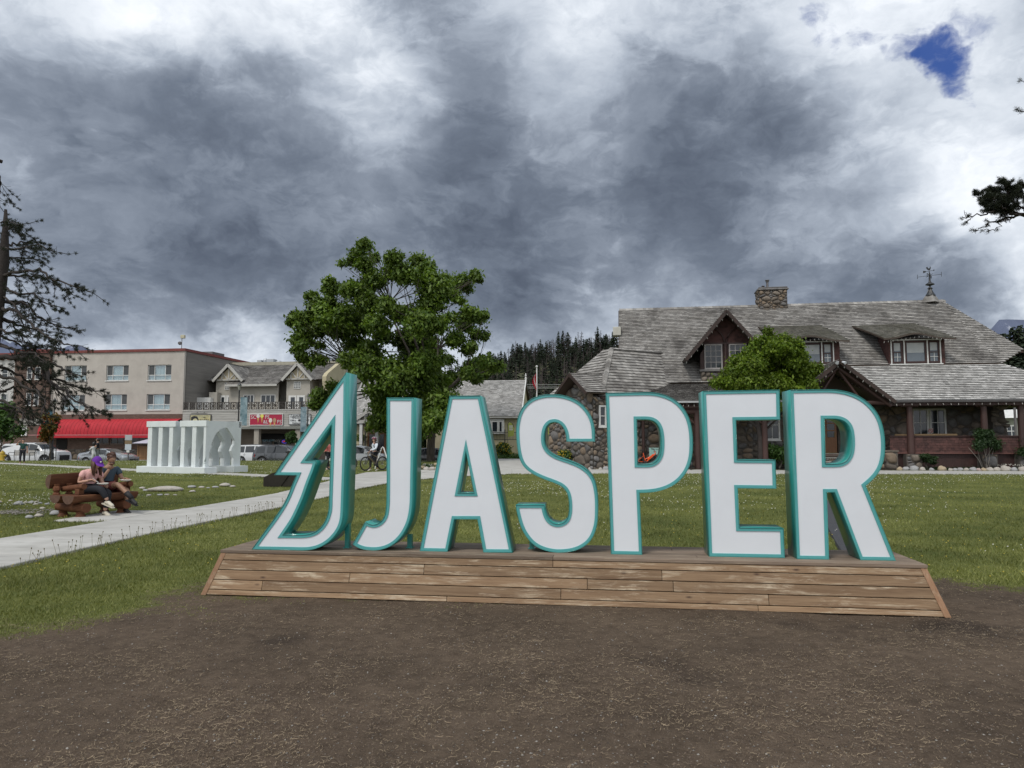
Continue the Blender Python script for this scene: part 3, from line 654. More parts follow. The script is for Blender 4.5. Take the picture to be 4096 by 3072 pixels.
def stone_wall(parent, o, ux, w, h, size=.34, seed=1, holes=(), thick=.25, n=None, indiv=0, base='wall', clip=None, loc=None, rot=None):
    """o: lower left corner, ux: unit vector to the right seen from the front; stones bulge along the front normal"""
    rs = random.Random(seed); o = Vector(o); ux = Vector(ux).normalized(); nrm = Vector((ux.y, -ux.x, 0)); uz = Vector((0, 0, 1))
    P3 = lambda x, y, d: o+ux*x+uz*y+nrm*d
    # backing wall with real openings: strips round each hole
    cells = stone_cells(w, h, size, rs, holes=holes)
    bk = MB(); xs_ = sorted({0, w, *[v for hh in holes for v in hh[:2]]}); zs_ = sorted({0, h, *[v for hh in holes for v in hh[2:]]})
    for i in range(len(xs_)-1):
        for j in range(len(zs_)-1):
            mx, my = (xs_[i]+xs_[i+1])/2, (zs_[j]+zs_[j+1])/2
            if any(a < mx < b and c < my < d for a, b, c, d in holes): continue
            if clip and not inpoly((mx, my), clip) and len(zs_) < 3: pass
            bk.hexa([P3(xs_[i], zs_[j], 0), P3(xs_[i+1], zs_[j], 0), P3(xs_[i+1], zs_[j], -thick), P3(xs_[i], zs_[j], -thick), P3(xs_[i], zs_[j+1], 0), P3(xs_[i+1], zs_[j+1], 0), P3(xs_[i+1], zs_[j+1], -thick), P3(xs_[i], zs_[j+1], -thick)])
    if clip:
        bk = MB(); tr = tessellate_polygon([[Vector((a, b, 0)) for a, b in clip]]); m_ = len(clip)
        bk.add([P3(a, b, 0) for a, b in clip]+[P3(a, b, -thick) for a, b in clip], [tuple(q) for q in tr]+[tuple(i+m_ for i in q[::-1]) for q in tr]+[(i, (i+1) % m_, m_+(i+1) % m_, m_+i) for i in range(m_)])
    bk.build(base, mortar, parent, loc=loc, rot=rot)
    mb = MB(); cnt = 0
    for c in cells:
        poly, cx, cy, rr = round_cell(c, size*.075)
        if clip and not inpoly((cx, cy), clip): continue
        if any(a-rr*.25 < cx < b+rr*.25 and c0-rr*.2 < cy < d+rr*.2 for a, b, c0, d in holes): continue
        if holes: poly = [next(((a-.01 if cx < a else b+.01, y) if (cx < a or cx > b) else (x, c0-.01 if cy < c0 else d+.01) for a, b, c0, d in holes if a < x < b and c0 < y < d), (x, y)) for x, y in poly]
        if len(poly) > 12: poly = poly[::2]
        bul = min(.11, rr*.42)*(.7+.6*rs.random()); m = len(poly); tilt = (rs.random()-.5)*.3
        a_ = [P3(x, y, -.02) for x, y in poly]; b_ = [P3(cx+(x-cx)*.86, cy+(y-cy)*.86, bul*(.62+tilt*(x-cx)/rr)) for x, y in poly]; c_ = [P3(cx+(x-cx)*.45, cy+(y-cy)*.45, bul*(.95+tilt*(x-cx)/rr)) for x, y in poly]
        fs = [(i, (i+1) % m, m+(i+1) % m, m+i) for i in range(m)]+[(m+i, m+(i+1) % m, 2*m+(i+1) % m, 2*m+i) for i in range(m)]+[tuple(range(2*m, 3*m))]
        mi = rs.choice([0, 0, 1, 2])
        if indiv and STONE_BUDGET[0] > 0 and cnt < indiv:
            MB().add(a_+b_+c_, fs).build('stone', stonem[mi], parent, smooth='all', loc=loc, rot=rot); STONE_BUDGET[0] -= 1; cnt += 1
        else: mb.add(a_+b_+c_, fs, mi)
    if mb.v: mb.build('stones', stonem, parent, smooth='all', kind='stuff', loc=loc, rot=rot)
shm = mat('cedar_shingle', (.180, .168, .152), (.345, .332, .312), 1.3, .85, .35, 25, dark=(.085, .078, .072), dsc=.55, damt=.8, island=.27, lo=.3, hi=.7)
shm_l = mat('cedar_shingle_pale', (.31, .305, .29), (.49, .48, .46), 1.3, .85, .35, 25, dark=(.17, .16, .15), dsc=.55, damt=.5, island=.27, lo=.3, hi=.7)
shm_d = mat('mossy_shingle', (.060, .056, .042), (.115, .108, .090), 2.2, .9, .4, 25, dark=(.05, .05, .03), dsc=1.2, damt=.6, island=.25)
butt = mat('shaded_butt_end', (.020, .018, .017), (.035, .031, .028), 5, .95)  # weathered butt ends, blackened to paint in the shadow line under each row
redsh = mat('red_cedar_shingle', (.058, .025, .022), (.092, .040, .034), 3, .8, .3, 25, dark=(.04, .018, .015), dsc=2, damt=.5, island=.3)
SHB = [285]
def shingles(parent, poly3, exposure=.16, wid=.2, mats=None, indiv=0, name='roof', seed=1, thick=.05, under=None, loc=None, rot=None, lift=.022, board=None, sub=None, backed=True):
    """poly3: planar outline, first edge = eave (left to right seen from outside)"""
    mats = mats or shm; rs = random.Random(seed); P0 = Vector(poly3[0]); ux = (Vector(poly3[1])-P0); 
    nrm = Vector((0, 0, 0)); m = len(poly3)
    for i in range(m):
        a, b = Vector(poly3[i]), Vector(poly3[(i+1) % m]); nrm += Vector(((a.y-b.y)*(a.z+b.z), (a.z-b.z)*(a.x+b.x), (a.x-b.x)*(a.y+b.y)))
    nrm.normalize()
    if abs(ux.z) > .02*ux.length: ux = Vector((nrm.y, -nrm.x, 0)) if (Vector((nrm.y, -nrm.x, 0)).dot(ux) > 0) else Vector((-nrm.y, nrm.x, 0))
    ux.normalize(); uw = nrm.cross(ux).normalized()
    if uw.z < 0: uw = -uw
    nrm = ux.cross(uw)
    if nrm.z < -.02: nrm = -nrm
    P2 = [((Vector(p)-P0).dot(ux), (Vector(p)-P0).dot(uw)) for p in poly3]
    P3 = lambda x, y, d: P0+ux*x+uw*y+nrm*d
    ob = None
    if backed:
        mb = MB(); tr = tessellate_polygon([[Vector((a, b, 0)) for a, b in P2]]); th = board or .06
        mb.add([P3(a, b, 0) for a, b in P2]+[P3(a, b, -th) for a, b in P2], [tuple(q) for q in tr]+[tuple(i+m for i in q[::-1]) for q in tr]+[(i, (i+1) % m, m+(i+1) % m, m+i) for i in range(m)])
        ob = mb.build(name, under or MC.get('dark_timber'), parent, loc=loc, rot=rot)
    host = ob if sub else parent
    ymin = min(p[1] for p in P2); ymax = max(p[1] for p in P2); y = ymin-.02; mb = MB(); cnt = 0
    while y < ymax-.02:
        yc = y+exposure*.5; xsn = []
        for i in range(m):
            a, b = P2[i], P2[(i+1) % m]
            if (a[1] > yc) != (b[1] > yc): xsn.append(a[0]+(b[0]-a[0])*(yc-a[1])/(b[1]-a[1]))
        xsn.sort()
        for k in range(0, len(xsn)-1, 2):
            x = xsn[k]-rs.random()*wid*.3
            while x < xsn[k+1]-.02:
                w_ = wid*(.55+.9*rs.random()); x1 = min(x+w_, xsn[k+1]+.02); xa = max(x, xsn[k]-.01)
                if x1-xa > .02:
                    lw = (rs.random()-.5)*.02; h0 = lift+thick*.5+rs.random()*.008; y1 = y+exposure+.012; j = (rs.random()-.5)*.006
                    vs = [P3(xa+.004, y+lw, h0+j), P3(x1-.004, y+lw, h0-j), P3(x1-.004, y1, lift*.35), P3(xa+.004, y1, lift*.35), P3(xa+.004, y+lw+.004, .001), P3(x1-.004, y+lw+.004, .001)]
                    fs = [(0, 1, 2, 3), (4, 5, 1, 0), (4, 0, 3), (5, 2, 1)]
                    if indiv and SHB[0] > 0 and cnt < indiv:
                        q = MB().add(vs, fs); q.m = [0, 1, 0, 0]; q.build('shingle', [mats, butt], parent, loc=loc, rot=rot); SHB[0] -= 1; cnt += 1
                    else: b0 = len(mb.v); mb.add(vs, fs); mb.m[-3] = 1
                x = x1
        y += exposure
    if mb.v:
        o = mb.build('shingles', [mats, butt], host, kind='stuff', loc=loc if host is parent else None, rot=rot if host is parent else None)
    return ob
white = mat('white_paint', (.55, .55, .53), (.66, .66, .64), 4, .5, .1)
gls = glass()
glsk = glass('sky_lit_glass', (.10, .12, .14), .05)  # paler copy of the glass, sky reflection put into its base colour
curt = mat('curtain', (.46, .50, .52), (.70, .73, .75), 1.0, .9, stretch=(14, 14, .3), lo=.4, hi=.6)
def window(parent,  x0, x1, z0, z1, y, cols=1, rows=1, fr=.06, mun=.03, fm=None, gm_=None, sill=True, depth=.08, blind=None, loc=None, rot=None, curtain=0, rec=.0):
    """front faces -y; y is the face of the frame"""
    fm = fm or white; gm_ = gm_ or (clear_glass() if curtain else gls); mb = MB(); y1 = y+depth
    mb.box(x0, x1, y, y1, z1-fr, z1).box(x0, x1, y, y1, z0, z0+fr).box(x0, x0+fr, y+.001, y1, z0+fr, z1-fr).box(x1-fr, x1, y+.001, y1, z0+fr, z1-fr)
    f = mb.build('window', fm, parent, loc=loc, rot=rot)
    cx = [x0+fr+(x1-x0-2*fr)*i/cols for i in range(cols+1)]; cz = [z0+fr+(z1-z0-2*fr)*j/rows for j in range(rows+1)]
    if cols*rows > 1:
        mb = MB()
        for i in range(1, cols): mb.box(cx[i]-mun/2, cx[i]+mun/2, y+.012, y1-.02, z0+fr, z1-fr)
        for j in range(1, rows): mb.box(x0+fr, x1-fr, y+.015, y1-.022, cz[j]-mun/2, cz[j]+mun/2)
        mb.build('glazing_bar', fm, f)
    for i in range(cols):
        for j in range(rows):
            MB().box(cx[i]+.001, cx[i+1]-.001, y+depth*.55, y+depth*.55+.008, cz[j]+.001, cz[j+1]-.001).build('pane', gm_, f)
    if curtain:
        mb = MB(); n = max(6, int((x1-x0)/.06)); vs = []
        for i in range(n+1):
            xx_ = x0+fr+(x1-x0-2*fr)*i/n; yy_ = y1+.05+.02*(i % 2); vs += [(xx_, yy_, z0+fr), (xx_, yy_, z1-fr)]
        mb.add(vs, [(2*i, 2*i+2, 2*i+3, 2*i+1) for i in range(n)]).build('curtain', curt, f)
    if blind:
        MB().box(x0+fr*1.3, x1-fr*1.3, y+depth*.55-.006, y+depth*.55-.001, z1-fr-(z1-z0)*blind, z1-fr).build('blind', mat('blind_cloth', (.36, .38, .38), (.42, .43, .43)), f)
    if sill: MB().box(x0-.05, x1+.05, y-.06, y+.02, z0-.06, z0).build('sill', fm, f)
    return f
def logm(): return mat('red_log', (.036, .017, .014), (.060, .028, .023), 2, .6, .3, 18, dark=(.05, .02, .016), dsc=1.5, damt=.5, stretch=(1, 1, .25))
# ================================================================== STATION (stone visitor centre)
SY = R(-9); SP = (20.0, 37.5); ST = Fr(SP, SY)
st = empty('visitor_centre', (20, 37.5, 0), SY, 'long fieldstone building with a grey shingle roof, three dormers and a deep porch', 'building')
dkt = MC['dark_timber']; lg = logm()
red = mat('dark_red_paint', (.034, .015, .013), (.052, .022, .019), 3, .6, .2, 20, dark=(.04, .018, .015), dsc=1.2, damt=.4)
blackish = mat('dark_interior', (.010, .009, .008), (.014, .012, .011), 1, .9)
K = 1.0135; ZR, DRi = 10.3, 7.4; mz = lambda d: ZR-K*(DRi-d)          # main slope
def onmain(u, v):   # pixel to the main front slope
    r = ray(u, v); f = ST; a = f.c
    # z = ZR-K*(DRi-d)
    dd = r.dot(f.e2); d0 = a.dot(f.e2); t_ = (ZR-K*(DRi-d0)-a.z)/(r.z-K*dd); q = a+r*t_; return Vector((q.dot(f.e1), q.dot(f.e2), q.z))
bgb = mat('dark_bargeboard', (.026, .016, .013), (.045, .026, .020), 3, .7)
# --- roofs
sl, sr = -14.15, 5.8
shingles(st, [(sl, 2.1, mz(2.1)), (-3.3, 2.1, mz(2.1)), (-3.3, 3.0, mz(3.0)), (6.9, 3.0, mz(3.0)), (sr, DRi, ZR), (sl, DRi, ZR)], .15, .2, shm, seed=2, board=.10)
shingles(st, [(6.9, 14.0, mz(3.0)-2.2), (sl, 14.0, mz(3.0)-2.2), (sl, DRi, ZR), (sr, DRi, ZR)], .3, .4, shm, seed=3, board=.10)
# ridge cap
mb = MB(); x = sl
while x < sr:
    w_ = .26; mb.hexa([(x, DRi-.16, ZR-.11), (x+w_, DRi-.16, ZR-.13), (x+w_, DRi, ZR+.02), (x, DRi, ZR+.045), (x, DRi-.15, ZR-.07), (x+w_, DRi-.15, ZR-.09), (x+w_, DRi, ZR+.05), (x, DRi, ZR+.08)]); x += w_*.86
mb.build('ridge_cap', shm, st)
# right hip face and its eave
p1 = ST.d(3965, 1405, 3.7); p2 = ST.d(4092, 1397, 3.9); p1b = Vector((p1.x, p1.y, p1.z))
shingles(st, [(6.9, 3.0, mz(3.0)), tuple(p2), (sr, DRi, ZR)], .17, .2, shm, seed=5, board=.08)
shingles(st, [tuple(p2), (p2.x, 12.0, p2.z), (sr, DRi, ZR)], .22, .3, shm, seed=6, board=.08)
MB().bar(tuple(Vector(p1)+Vector((0, .02, -.12))), tuple(Vector(p2)+Vector((0, 0, -.12))), .05, .14).build('fascia', red, st)
MB().box(6.95, 7.5, 3.9, 12, 5.0, 6.4).build('wall', red, st)
# porch roof on the right
shingles(st, [(-.12, 0, 3.70), (10.6, 0, 3.70), (7.0, 3.02, mz(3.0)-.03), (-1.35, 3.02, mz(3.0)-.03), (-2.9, 2.95, mz(3.0)-.06)], .185, .21, shm_l, seed=7, board=.06)
shingles(st, [(10.6, 0, 3.70), (10.6, 12, 3.70), (7.0, 3.02, mz(3.0)-.03)], .3, .3, shm_l, seed=8, board=.06)
mb = MB(); mb.box(-.15, 10.7, -.16, -.04, 3.56, 3.68); mb.build('gutter', mat('grey_gutter', (.05, .045, .045), (.07, .065, .065), rough=.4), st)
MB().box(-.15, 10.7, -.165, -.035, 3.683, 3.70).build('gutter_lip', mat('gutter_lip', (.35, .36, .37), rough=.4), st)
MB().box(-.1, 10.5, .0, .12, 3.40, 3.60).build('beam', red, st)
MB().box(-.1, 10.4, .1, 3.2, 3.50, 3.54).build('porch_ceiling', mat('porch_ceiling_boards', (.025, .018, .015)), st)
# --- entry gable
pk = ST.d(3358, 1436, -.75); rf = Vector((-.02, -.75, 3.66)); hw = rf.x-pk.x; lf = Vector((pk.x-hw, -.75, 3.66)); kk = (pk.z-3.66)/hw
dm_ = DRi-(ZR-pk.z)/K
for sgn, ft in ((1, rf), (-1, lf)):
    # slope runs back until it meets the main slope
    dfoot = 2.6
    q = [(ft.x, -.75, ft.z), (ft.x, dfoot, ft.z), (pk.x, dm_+.1, pk.z), (pk.x, -.75, pk.z)]
    if sgn < 0: q = [q[1], q[0], q[3], q[2]]
    shingles(st, q, .17, .2, shm, seed=9+sgn, board=.09)
    MB().bar((ft.x, -.80, ft.z-.13), (pk.x, -.80, pk.z-.13), .08, .20).build('bargeboard', bgb, st)
    MB().tube([(ft.x-.1*sgn, -.45, ft.z-.30), (pk.x, -.45, pk.z-.42)], .09, 8).build('rafter', lg, st)
mb = MB(); mb.tube([(lf.x+.35, -.3, 3.55), (rf.x-.35, -.3, 3.55)], .11, 10); mb.tube([(pk.x-1.2, -.3, 3.55), (pk.x-.1, -.3, pk.z-.6)], .07, 8).tube([(pk.x+1.2, -.3, 3.55), (pk.x+.1, -.3, pk.z-.6)], .07, 8); mb.build('truss', lg, st)
MB().add([(lf.x+.3, 1.9, 3.5), (rf.x-.3, 1.9, 3.5), (pk.x, 1.9, pk.z-.25)], [(0, 1, 2)]).build('gable_infill', dkt, st)
# twin floodlights at the peak
for dx in (-.1, .1): MB().tube([(pk.x+dx, -.86, pk.z-.17), (pk.x+dx*2.1, -1.02, pk.z-.24)], [.045, .085], 10).build('floodlight', mat('lamp_glass', (.45, .47, .5), (.6, .62, .65), rough=.2), st)
# --- left small porch roof over the log columns
sE, dE, zE = -12.1, -1.5, 3.62
shingles(st, [(sE, dE, zE), (-5.6, dE, zE), (-5.6, 2.25, 4.85), (-12.6, 2.25, 4.85)], .2, .2, shm, seed=12, board=.06)
MB().box(sE, -5.6, dE-.1, dE, zE-.06, zE+.03).build('gutter', MC['gutter_lip'], st)
mb = MB(); mb.tube([(sE-.2, dE+.35, zE-.24), (-5.8, dE+.35, zE-.24)], .13, 10); mb.build('beam', lg, st)
mb = MB(); mb.tube([(sE-.2, dE+.45, zE-.50), (-5.8, dE+.45, zE-.50)], .14, 10); mb.build('beam', lg, st)
for s_ in [sE+.4+i*.55 for i in range(11)]: MB().tube([(s_, dE+.05, zE-.13), (s_, 2.2, 4.62)], .06, 6).build('rafter', lg, st)
for u in (2790, 3060):
    c = ST.d(u, 1800, dE+.45); MB().tube([(c.x, c.y, .02), (c.x, c.y, 1.8), (c.x, c.y, zE-.55)], [.165, .155, .15], 12).build('post', lg, st, smooth=True)
    MB().tube([(c.x, c.y-.02, 2.35), (c.x-.85, c.y-.02, 3.2)], .055, 6).build('brace', lg, st)
    MB().tube([(c.x, c.y+.02, 2.35), (c.x+.85, c.y+.02, 3.2)], .055, 6).build('brace', lg, st)
for u in (2574, 2642):
    c = ST.d(u, 1800, 0.35); MB().tube([(c.x, c.y, .02), (c.x, c.y, 3.4)], .085, 8).build('post', lg, st, smooth=True)
# --- walls
wz = lambda q, sill: q
wins = [ST.d(u, v, 2.3) for u, v in ((2940, 1760), (3000, 1640), (3058, 1760), (3118, 1640))]
x0w = -12.6; hol = [(wins[0].x-x0w, wins[1].x-x0w, wins[0].z-.05, wins[1].z), (wins[2].x-x0w, wins[3].x-x0w, wins[2].z-.05, wins[3].z)]
stone_wall(st, (x0w, 2.3, 0), (1, 0, 0), 8.0, 4.8, .36, 4, holes=hol, indiv=70)
for a, b in ((0, 1), (2, 3)):
    window(st, wins[a].x, wins[b].x, wins[a].z, wins[b].z, 2.27, 2, 2, .09, .035)
stone_wall(st, (-4.6, 3.2, .85), (1, 0, 0), 11.0, 2.75, .42, 5, holes=[(ST.d(3316, 1760, 3.15).x+4.6-.78, ST.d(3316, 1760, 3.15).x+4.6+.5, 0, 2.3), (ST.d(3651, 1700, 3.2).x+4.6, ST.d(3782, 1700, 3.2).x+4.6, ST.d(3651, 1748, 3.2).z-.85, ST.d(3651, 1634, 3.2).z-.85)], indiv=60)
a = ST.d(3651, 1748, 3.2); b = ST.d(3782, 1634, 3.2); mid_ = (a.x+b.x)/2
for xa, xb in ((a.x, mid_-.02), (mid_+.02, b.x)): window(st, xa, xb, a.z+.02, b.z, 3.17, 2, 2, .10, .035)
# no smoking notice in the window
nt = ST.d(3723, 1724, 3.12); mb = MB(); mb.box(nt.x-.13, nt.x+.13, 3.12, 3.13, nt.z-.13, nt.z+.15); no = mb.build('notice', mat('notice_paper', (.5, .45, .42)), st)
mb = MB(); rr_ = [(nt.x+.10*math.cos(q*math.pi/12), 3.113, nt.z+.01+.10*math.sin(q*math.pi/12)) for q in range(25)]; mb.tube(rr_, .012, 5, False); mb.bar((nt.x-.07, 3.113, nt.z+.08), (nt.x+.07, 3.113, nt.z-.06), .02); mb.build('prohibition_ring', mat('sign_red', (.45, .03, .03)), no)
# door and notice board
dr = ST.d(3316, 1760, 3.15); mb = MB(); do = MB().box(dr.x-.7, dr.x+.42, 3.12, 3.17, .86, 3.12).build('door', mat('orange_wood', (.19, .080, .030), (.26, .115, .045), 3, .5, stretch=(8, 8, .5)), st)
for i in range(2):
    for j in range(3): MB().box(dr.x-.6+i*.5, dr.x-.2+i*.5, 3.10, 3.125, 1.75+j*.42, 2.10+j*.42).build('pane', gls, do)
MB().tube([(dr.x+.3, 3.06, 1.75), (dr.x+.3, 3.06, 2.0)], .02, 6).build('handle', mat('brass', (.3, .22, .1), metal=1, rough=.4), do)
nb_ = ST.d(3366, 1700, 3.0); o_ = MB().box(nb_.x-.12, nb_.x+.7, 2.98, 3.05, nb_.z-.45, nb_.z+.75).build('notice_board', MC['orange_wood'], st); MB().box(nb_.x-.04, nb_.x+.62, 2.97, 2.979, nb_.z-.37, nb_.z+.67).build('poster', mat('poster_paper', (.5, .52, .55), (.3, .38, .45), 6), o_)
# entry steps
for i, (z_, d_) in enumerate([(.22, -.2), (.43, .15), (.64, .5), (.85, .85)]):
    stone_wall(st, (lf.x+.9, d_, z_-.22), (1, 0, 0), hw*2-1.8, .20, .11, 30+i, thick=.3, base='step_riser')
    MB().box(lf.x+.85, rf.x-.85, d_-.06, d_+.45, z_-.022, z_+.01).build('step', conc, st)
MB().box(-5.0, 10.5, .45, 3.2, .70, .85).build('porch_floor', mat('porch_boards', (.07, .05, .04)), st)
# porch parapet of red shingles, skirt boards
MB().box(.05, 10.6, .34, .44, .90, 1.77).build('parapet', red, st)
shingles(st, [(.02, .335, .93), (10.6, .335, .93), (10.6, .332, 1.74), (.02, .332, 1.74)], .135, .155, redsh, seed=21, backed=False, lift=.008, thick=.012)
MB().box(0, 10.65, .27, .50, 1.77, 1.82).build('rail_cap', red, st); MB().box(0, 10.65, .27, .33, .87, .93).build('water_table', mat('red_trim', (.13, .055, .045)), st)
x = .05; mb = MB()
while x < 10.5: mb.box(x, x+.085, .42+.006*(int(x*20) % 2), .46, .0, .87); x += .09
mb.build('skirt_boards', red, st, kind='stuff')
MB().box(.0, 10.5, .47, .5, 0, .88).build('skirt_backing', dkt, st)
for u in (3640, 3937, 4086):
    c = ST.d(u, 1700, .30); MB().tube([(c.x, c.y, .85), (c.x, c.y, 2.2), (c.x, c.y, 3.45)], [.20, .165, .15], 12).build('post', lg, st, smooth=True)
    MB().tube([(c.x-.42, c.y-.02, 3.42), (c.x+.42, c.y-.02, 3.42)], .09, 8).build('corbel', lg, st)
    stone_wall(st, (c.x-.38, -.08, 0), (1, 0, 0), .76, .84, .3, 40+u, thick=.5, base='pedestal', indiv=8)
# squared entry pier
c = ST.d(3564, 1840, -.2); stone_wall(st, (c.x-.32, -.2, 0), (1, 0, 0), .66, .98, .36, 50, thick=.6, base='entry_pier', indiv=8)
stone_wall(st, (c.x-.32, .4, 0), (0, -1, 0), .6, .98, .36, 51, thick=.1, base='entry_pier_side', indiv=4)
MB().box(c.x-.36, c.x+.38, -.26, .44, .98, 1.05).build('coping', stonem[0], st)
stone_wall(st, (lf.x+.25, -.2, 0), (1, 0, 0), .66, .98, .36, 52, thick=.6, base='entry_pier', indiv=6)
# log bench rail behind parapet
MB().tube([(.5, 1.0, 1.84), (3.6, 1.0, 1.86)], .07, 8).build('log_seat', mat('pale_log', (.20, .13, .06), (.27, .18, .09)), st)
# tapered stone pier at the right end
pa_, pb_ = ST.d(3966, 1745, 2.2), ST.d(4046, 1745, 2.2); pc, pd = ST.d(3972, 1612, 2.2), ST.d(4012, 1612, 2.2)
h_ = 3.5-.85; stone_wall(st, (pa_.x, 2.2, .85), (1, 0, 0), pb_.x-pa_.x, h_, .34, 60, thick=.8, clip=[(0, 0), (pb_.x-pa_.x, 0), (pb_.x-pa_.x-.18, h_*.42), (pd.x-pa_.x, h_), (pc.x-pa_.x, h_)], base='stone_pier', indiv=20)
# --- low wing turned towards the park
WP = (4.79, 38.0); WY = R(30); Wf = Fr(WP, WY)
wl = Vector((WP[0]-SP[0], WP[1]-SP[1], 0)); wl = Vector((wl.dot(ST.e1), wl.dot(ST.e2), 0)); wr = (0, 0, WY-SY)
kw = dict(loc=tuple(wl), rot=wr); ZE2 = 3.93
A_ = (2.62, 2.45, 6.93); B_ = (6.6, 2.45, 6.93)
V_ = Wf.d(2700, 1598, 0)
shingles(st, [(0, 0, ZE2), (8.2, 0, ZE2), (8.2, 2.45, 6.93), A_], .235, .24, shm, indiv=285, seed=14, board=.08, **kw)
shingles(st, [(0, 6.0, ZE2), (0, 0, ZE2), A_, (2.62, 3.2, 6.93)], .235, .24, shm, seed=15, board=.08, **kw)
shingles(st, [(8.2, 6.0, ZE2), (0, 6.0, ZE2), (2.62, 3.2, 6.93), (8.2, 3.2, 6.93)], .3, .4, shm, seed=16, board=.08, **kw)
def caps(a, b, n):
    a, b = Vector(a), Vector(b); mb = MB(); d = (b-a)
    for i in range(n):
        p0 = a+d*(i/n); p1_ = a+d*((i+1.15)/n); sd_ = d.cross(Vector((0, 0, 1))).normalized()*.14; up_ = Vector((0, 0, .05)); dn = Vector((0, 0, -.05))
        mb.add([p0-sd_+dn, p0+up_, p0+sd_+dn, p1_-sd_+dn*.9-up_*.3, p1_+up_*.5, p1_+sd_+dn*.9-up_*.3], [(0, 1, 4, 3), (1, 2, 5, 4), (0, 3, 5, 2)])
    return mb
caps((0, 0, ZE2+.06), tuple(Vector(A_)+Vector((0, 0, .06))), 17).build('hip_cap', shm, st, **kw)
caps(tuple(Vector(A_)+Vector((0, 0, .05))), (8.2, 2.45, 6.98), 22).build('ridge_cap', shm, st, **kw)
MB().box(-.03, 8.2, -.05, .03, ZE2-.16, ZE2-.02).box(-.05, .03, -.05, 6.0, ZE2-.16, ZE2-.02).build('fascia', red, st, **kw)
MB().box(0.03, 8.2, .03, 6, ZE2-.2, ZE2-.17).build('soffit', dkt, st, **kw)
stone_wall(st, (.55, .6, 0), (1, 0, 0), 7.4, ZE2-.15, .40, 17, indiv=80, **kw)
stone_wall(st, (.55, 6.0, 0), (0, -1, 0), 5.4, ZE2-.15, .36, 18, indiv=30, **kw)
# small gable growing out of the wing's left slope
gr = Wf.s(2279, 1493, -1.1); gl = Wf.s(2226, 1575, -1.1); g2 = Wf.s(2357, 1573, -1.1); zf = (gl.z+g2.z)/2
hwg = abs(gl.y-g2.y)/2; yc_ = gr.y
zf = max(ZE2-.1, min(zf, gr.z-.6)); sB = (gr.z-ZE2)/((6.93-ZE2)/2.62)
for sg in (1, -1):
    yf = yc_+sg*hwg; q = [(-1.1, yf, zf), (.2, yf, zf), (sB, yc_, gr.z), (-1.1, yc_, gr.z)]
    if sg > 0: q = [q[1], q[0], q[3], q[2]]
    shingles(st, q, .2, .22, shm, seed=19+sg, board=.08, **kw)
    MB().bar((-1.13, yf, zf-.08), (-1.13, yc_, gr.z-.08), .06, .16).build('bargeboard', bgb, st, **kw)
stone_wall(st, (-.5, yc_+hwg*.82, 0), (0, -1, 0), hwg*1.64, gr.z-.3, .34, 22, thick=.4, clip=[(0, 0), (hwg*1.64, 0), (hwg*1.64, zf-.25), (hwg*.82, gr.z-.35), (0, zf-.25)], indiv=0, **kw)
stone_wall(st, (-.5, yc_-hwg*.82, 0), (1, 0, 0), 1.05, zf-.2, .26, 23, thick=.3, holes=[(.38, .86, 2.3, 3.45)], **kw)
window(st, -.12, .36, 2.3, 3.45, yc_-hwg*.82-.06, 1, 2, .09, .04, **kw)
# --- gable dormer
P0_ = ST.d(2906, 1237, 1.35); Lf = ST.d(2743, 1432, 1.35); hwd = P0_.x-Lf.x; zr_, zf_ = P0_.z, Lf.z
dback = DRi-(ZR-zr_)/K; dfb = max(2.2, DRi-(ZR-zf_)/K)
for sg in (1, -1):
    xf = P0_.x+sg*hwd; q = [(xf, 1.35, zf_), (xf, dfb, zf_), (P0_.x, dback+.1, zr_), (P0_.x, 1.35, zr_)]
    if sg < 0: q = [q[1], q[0], q[3], q[2]]
    shingles(st, q, .16, .2, shm, seed=24+sg, board=.10)
    MB().bar((xf, 1.31, zf_-.12), (P0_.x, 1.31, zr_-.12), .07, .20).build('bargeboard', bgb, st)
dx0, dx1 = ST.d(2808, 1400, 2.2).x, 2*P0_.x-ST.d(2808, 1400, 2.2).x; zs_ = ST.d(2850, 1476, 2.2).z; zt = ST.d(2850, 1377, 2.2).z
mb = MB(); mb.prism([(dx0-.1, zs_-.1), (dx1+.1, zs_-.1), (dx1+.1, zf_+.3), (P0_.x, zr_-.2), (dx0-.1, zf_+.3)], 2.24, 2.5); mb.build('dormer_face', red, st)
shingles(st, [(dx0-.1, 2.235, zt+.08), (dx1+.1, 2.235, zt+.08), (P0_.x+.2, 2.232, zr_-.45), (P0_.x-.2, 2.232, zr_-.45)], .13, .17, redsh, seed=26, backed=False, lift=.006, thick=.01)
MB().box(dx0-.12, dx1+.12, 2.15, 2.3, zt, zt+.09).build('head_beam', lg, st)
wA = ST.d(2817, 1400, 2.2).x; wB = ST.d(2889, 1400, 2.2).x; off_ = P0_.x-(wB+wA)/2
for xa, xb in ((wA, wB), (2*P0_.x-wB+.02, 2*P0_.x-wA)):
    window(st, xa, xb, zs_, zt, 2.17, 3, 4, .07, .028, fm=mat('grey_white_paint', (.30, .28, .27), (.38, .36, .35)))
for sx in (-1, 1):
    pts = [(P0_.x+sx*(.06+.75*t_**2.2), 2.14, zt+.1+1.0*t_) for t_ in np.linspace(0, 1, 7)]; MB().tube(pts, .05, 6).build('curved_brace', lg, st)
MB().tube([(P0_.x, 2.13, zs_), (P0_.x, 2.13, zt)], .09, 8).build('mullion_post', lg, st)
stone_wall(st, (dx0-.1, 2.18, 0), (1, 0, 0), dx1-dx0+.2, zs_-.12, .36, 27, thick=.3, indiv=20)
MB().box(dx0-.16, dx1+.16, 2.04, 2.3, zs_-.14, zs_-.02).build('sill', stonem[2], st)
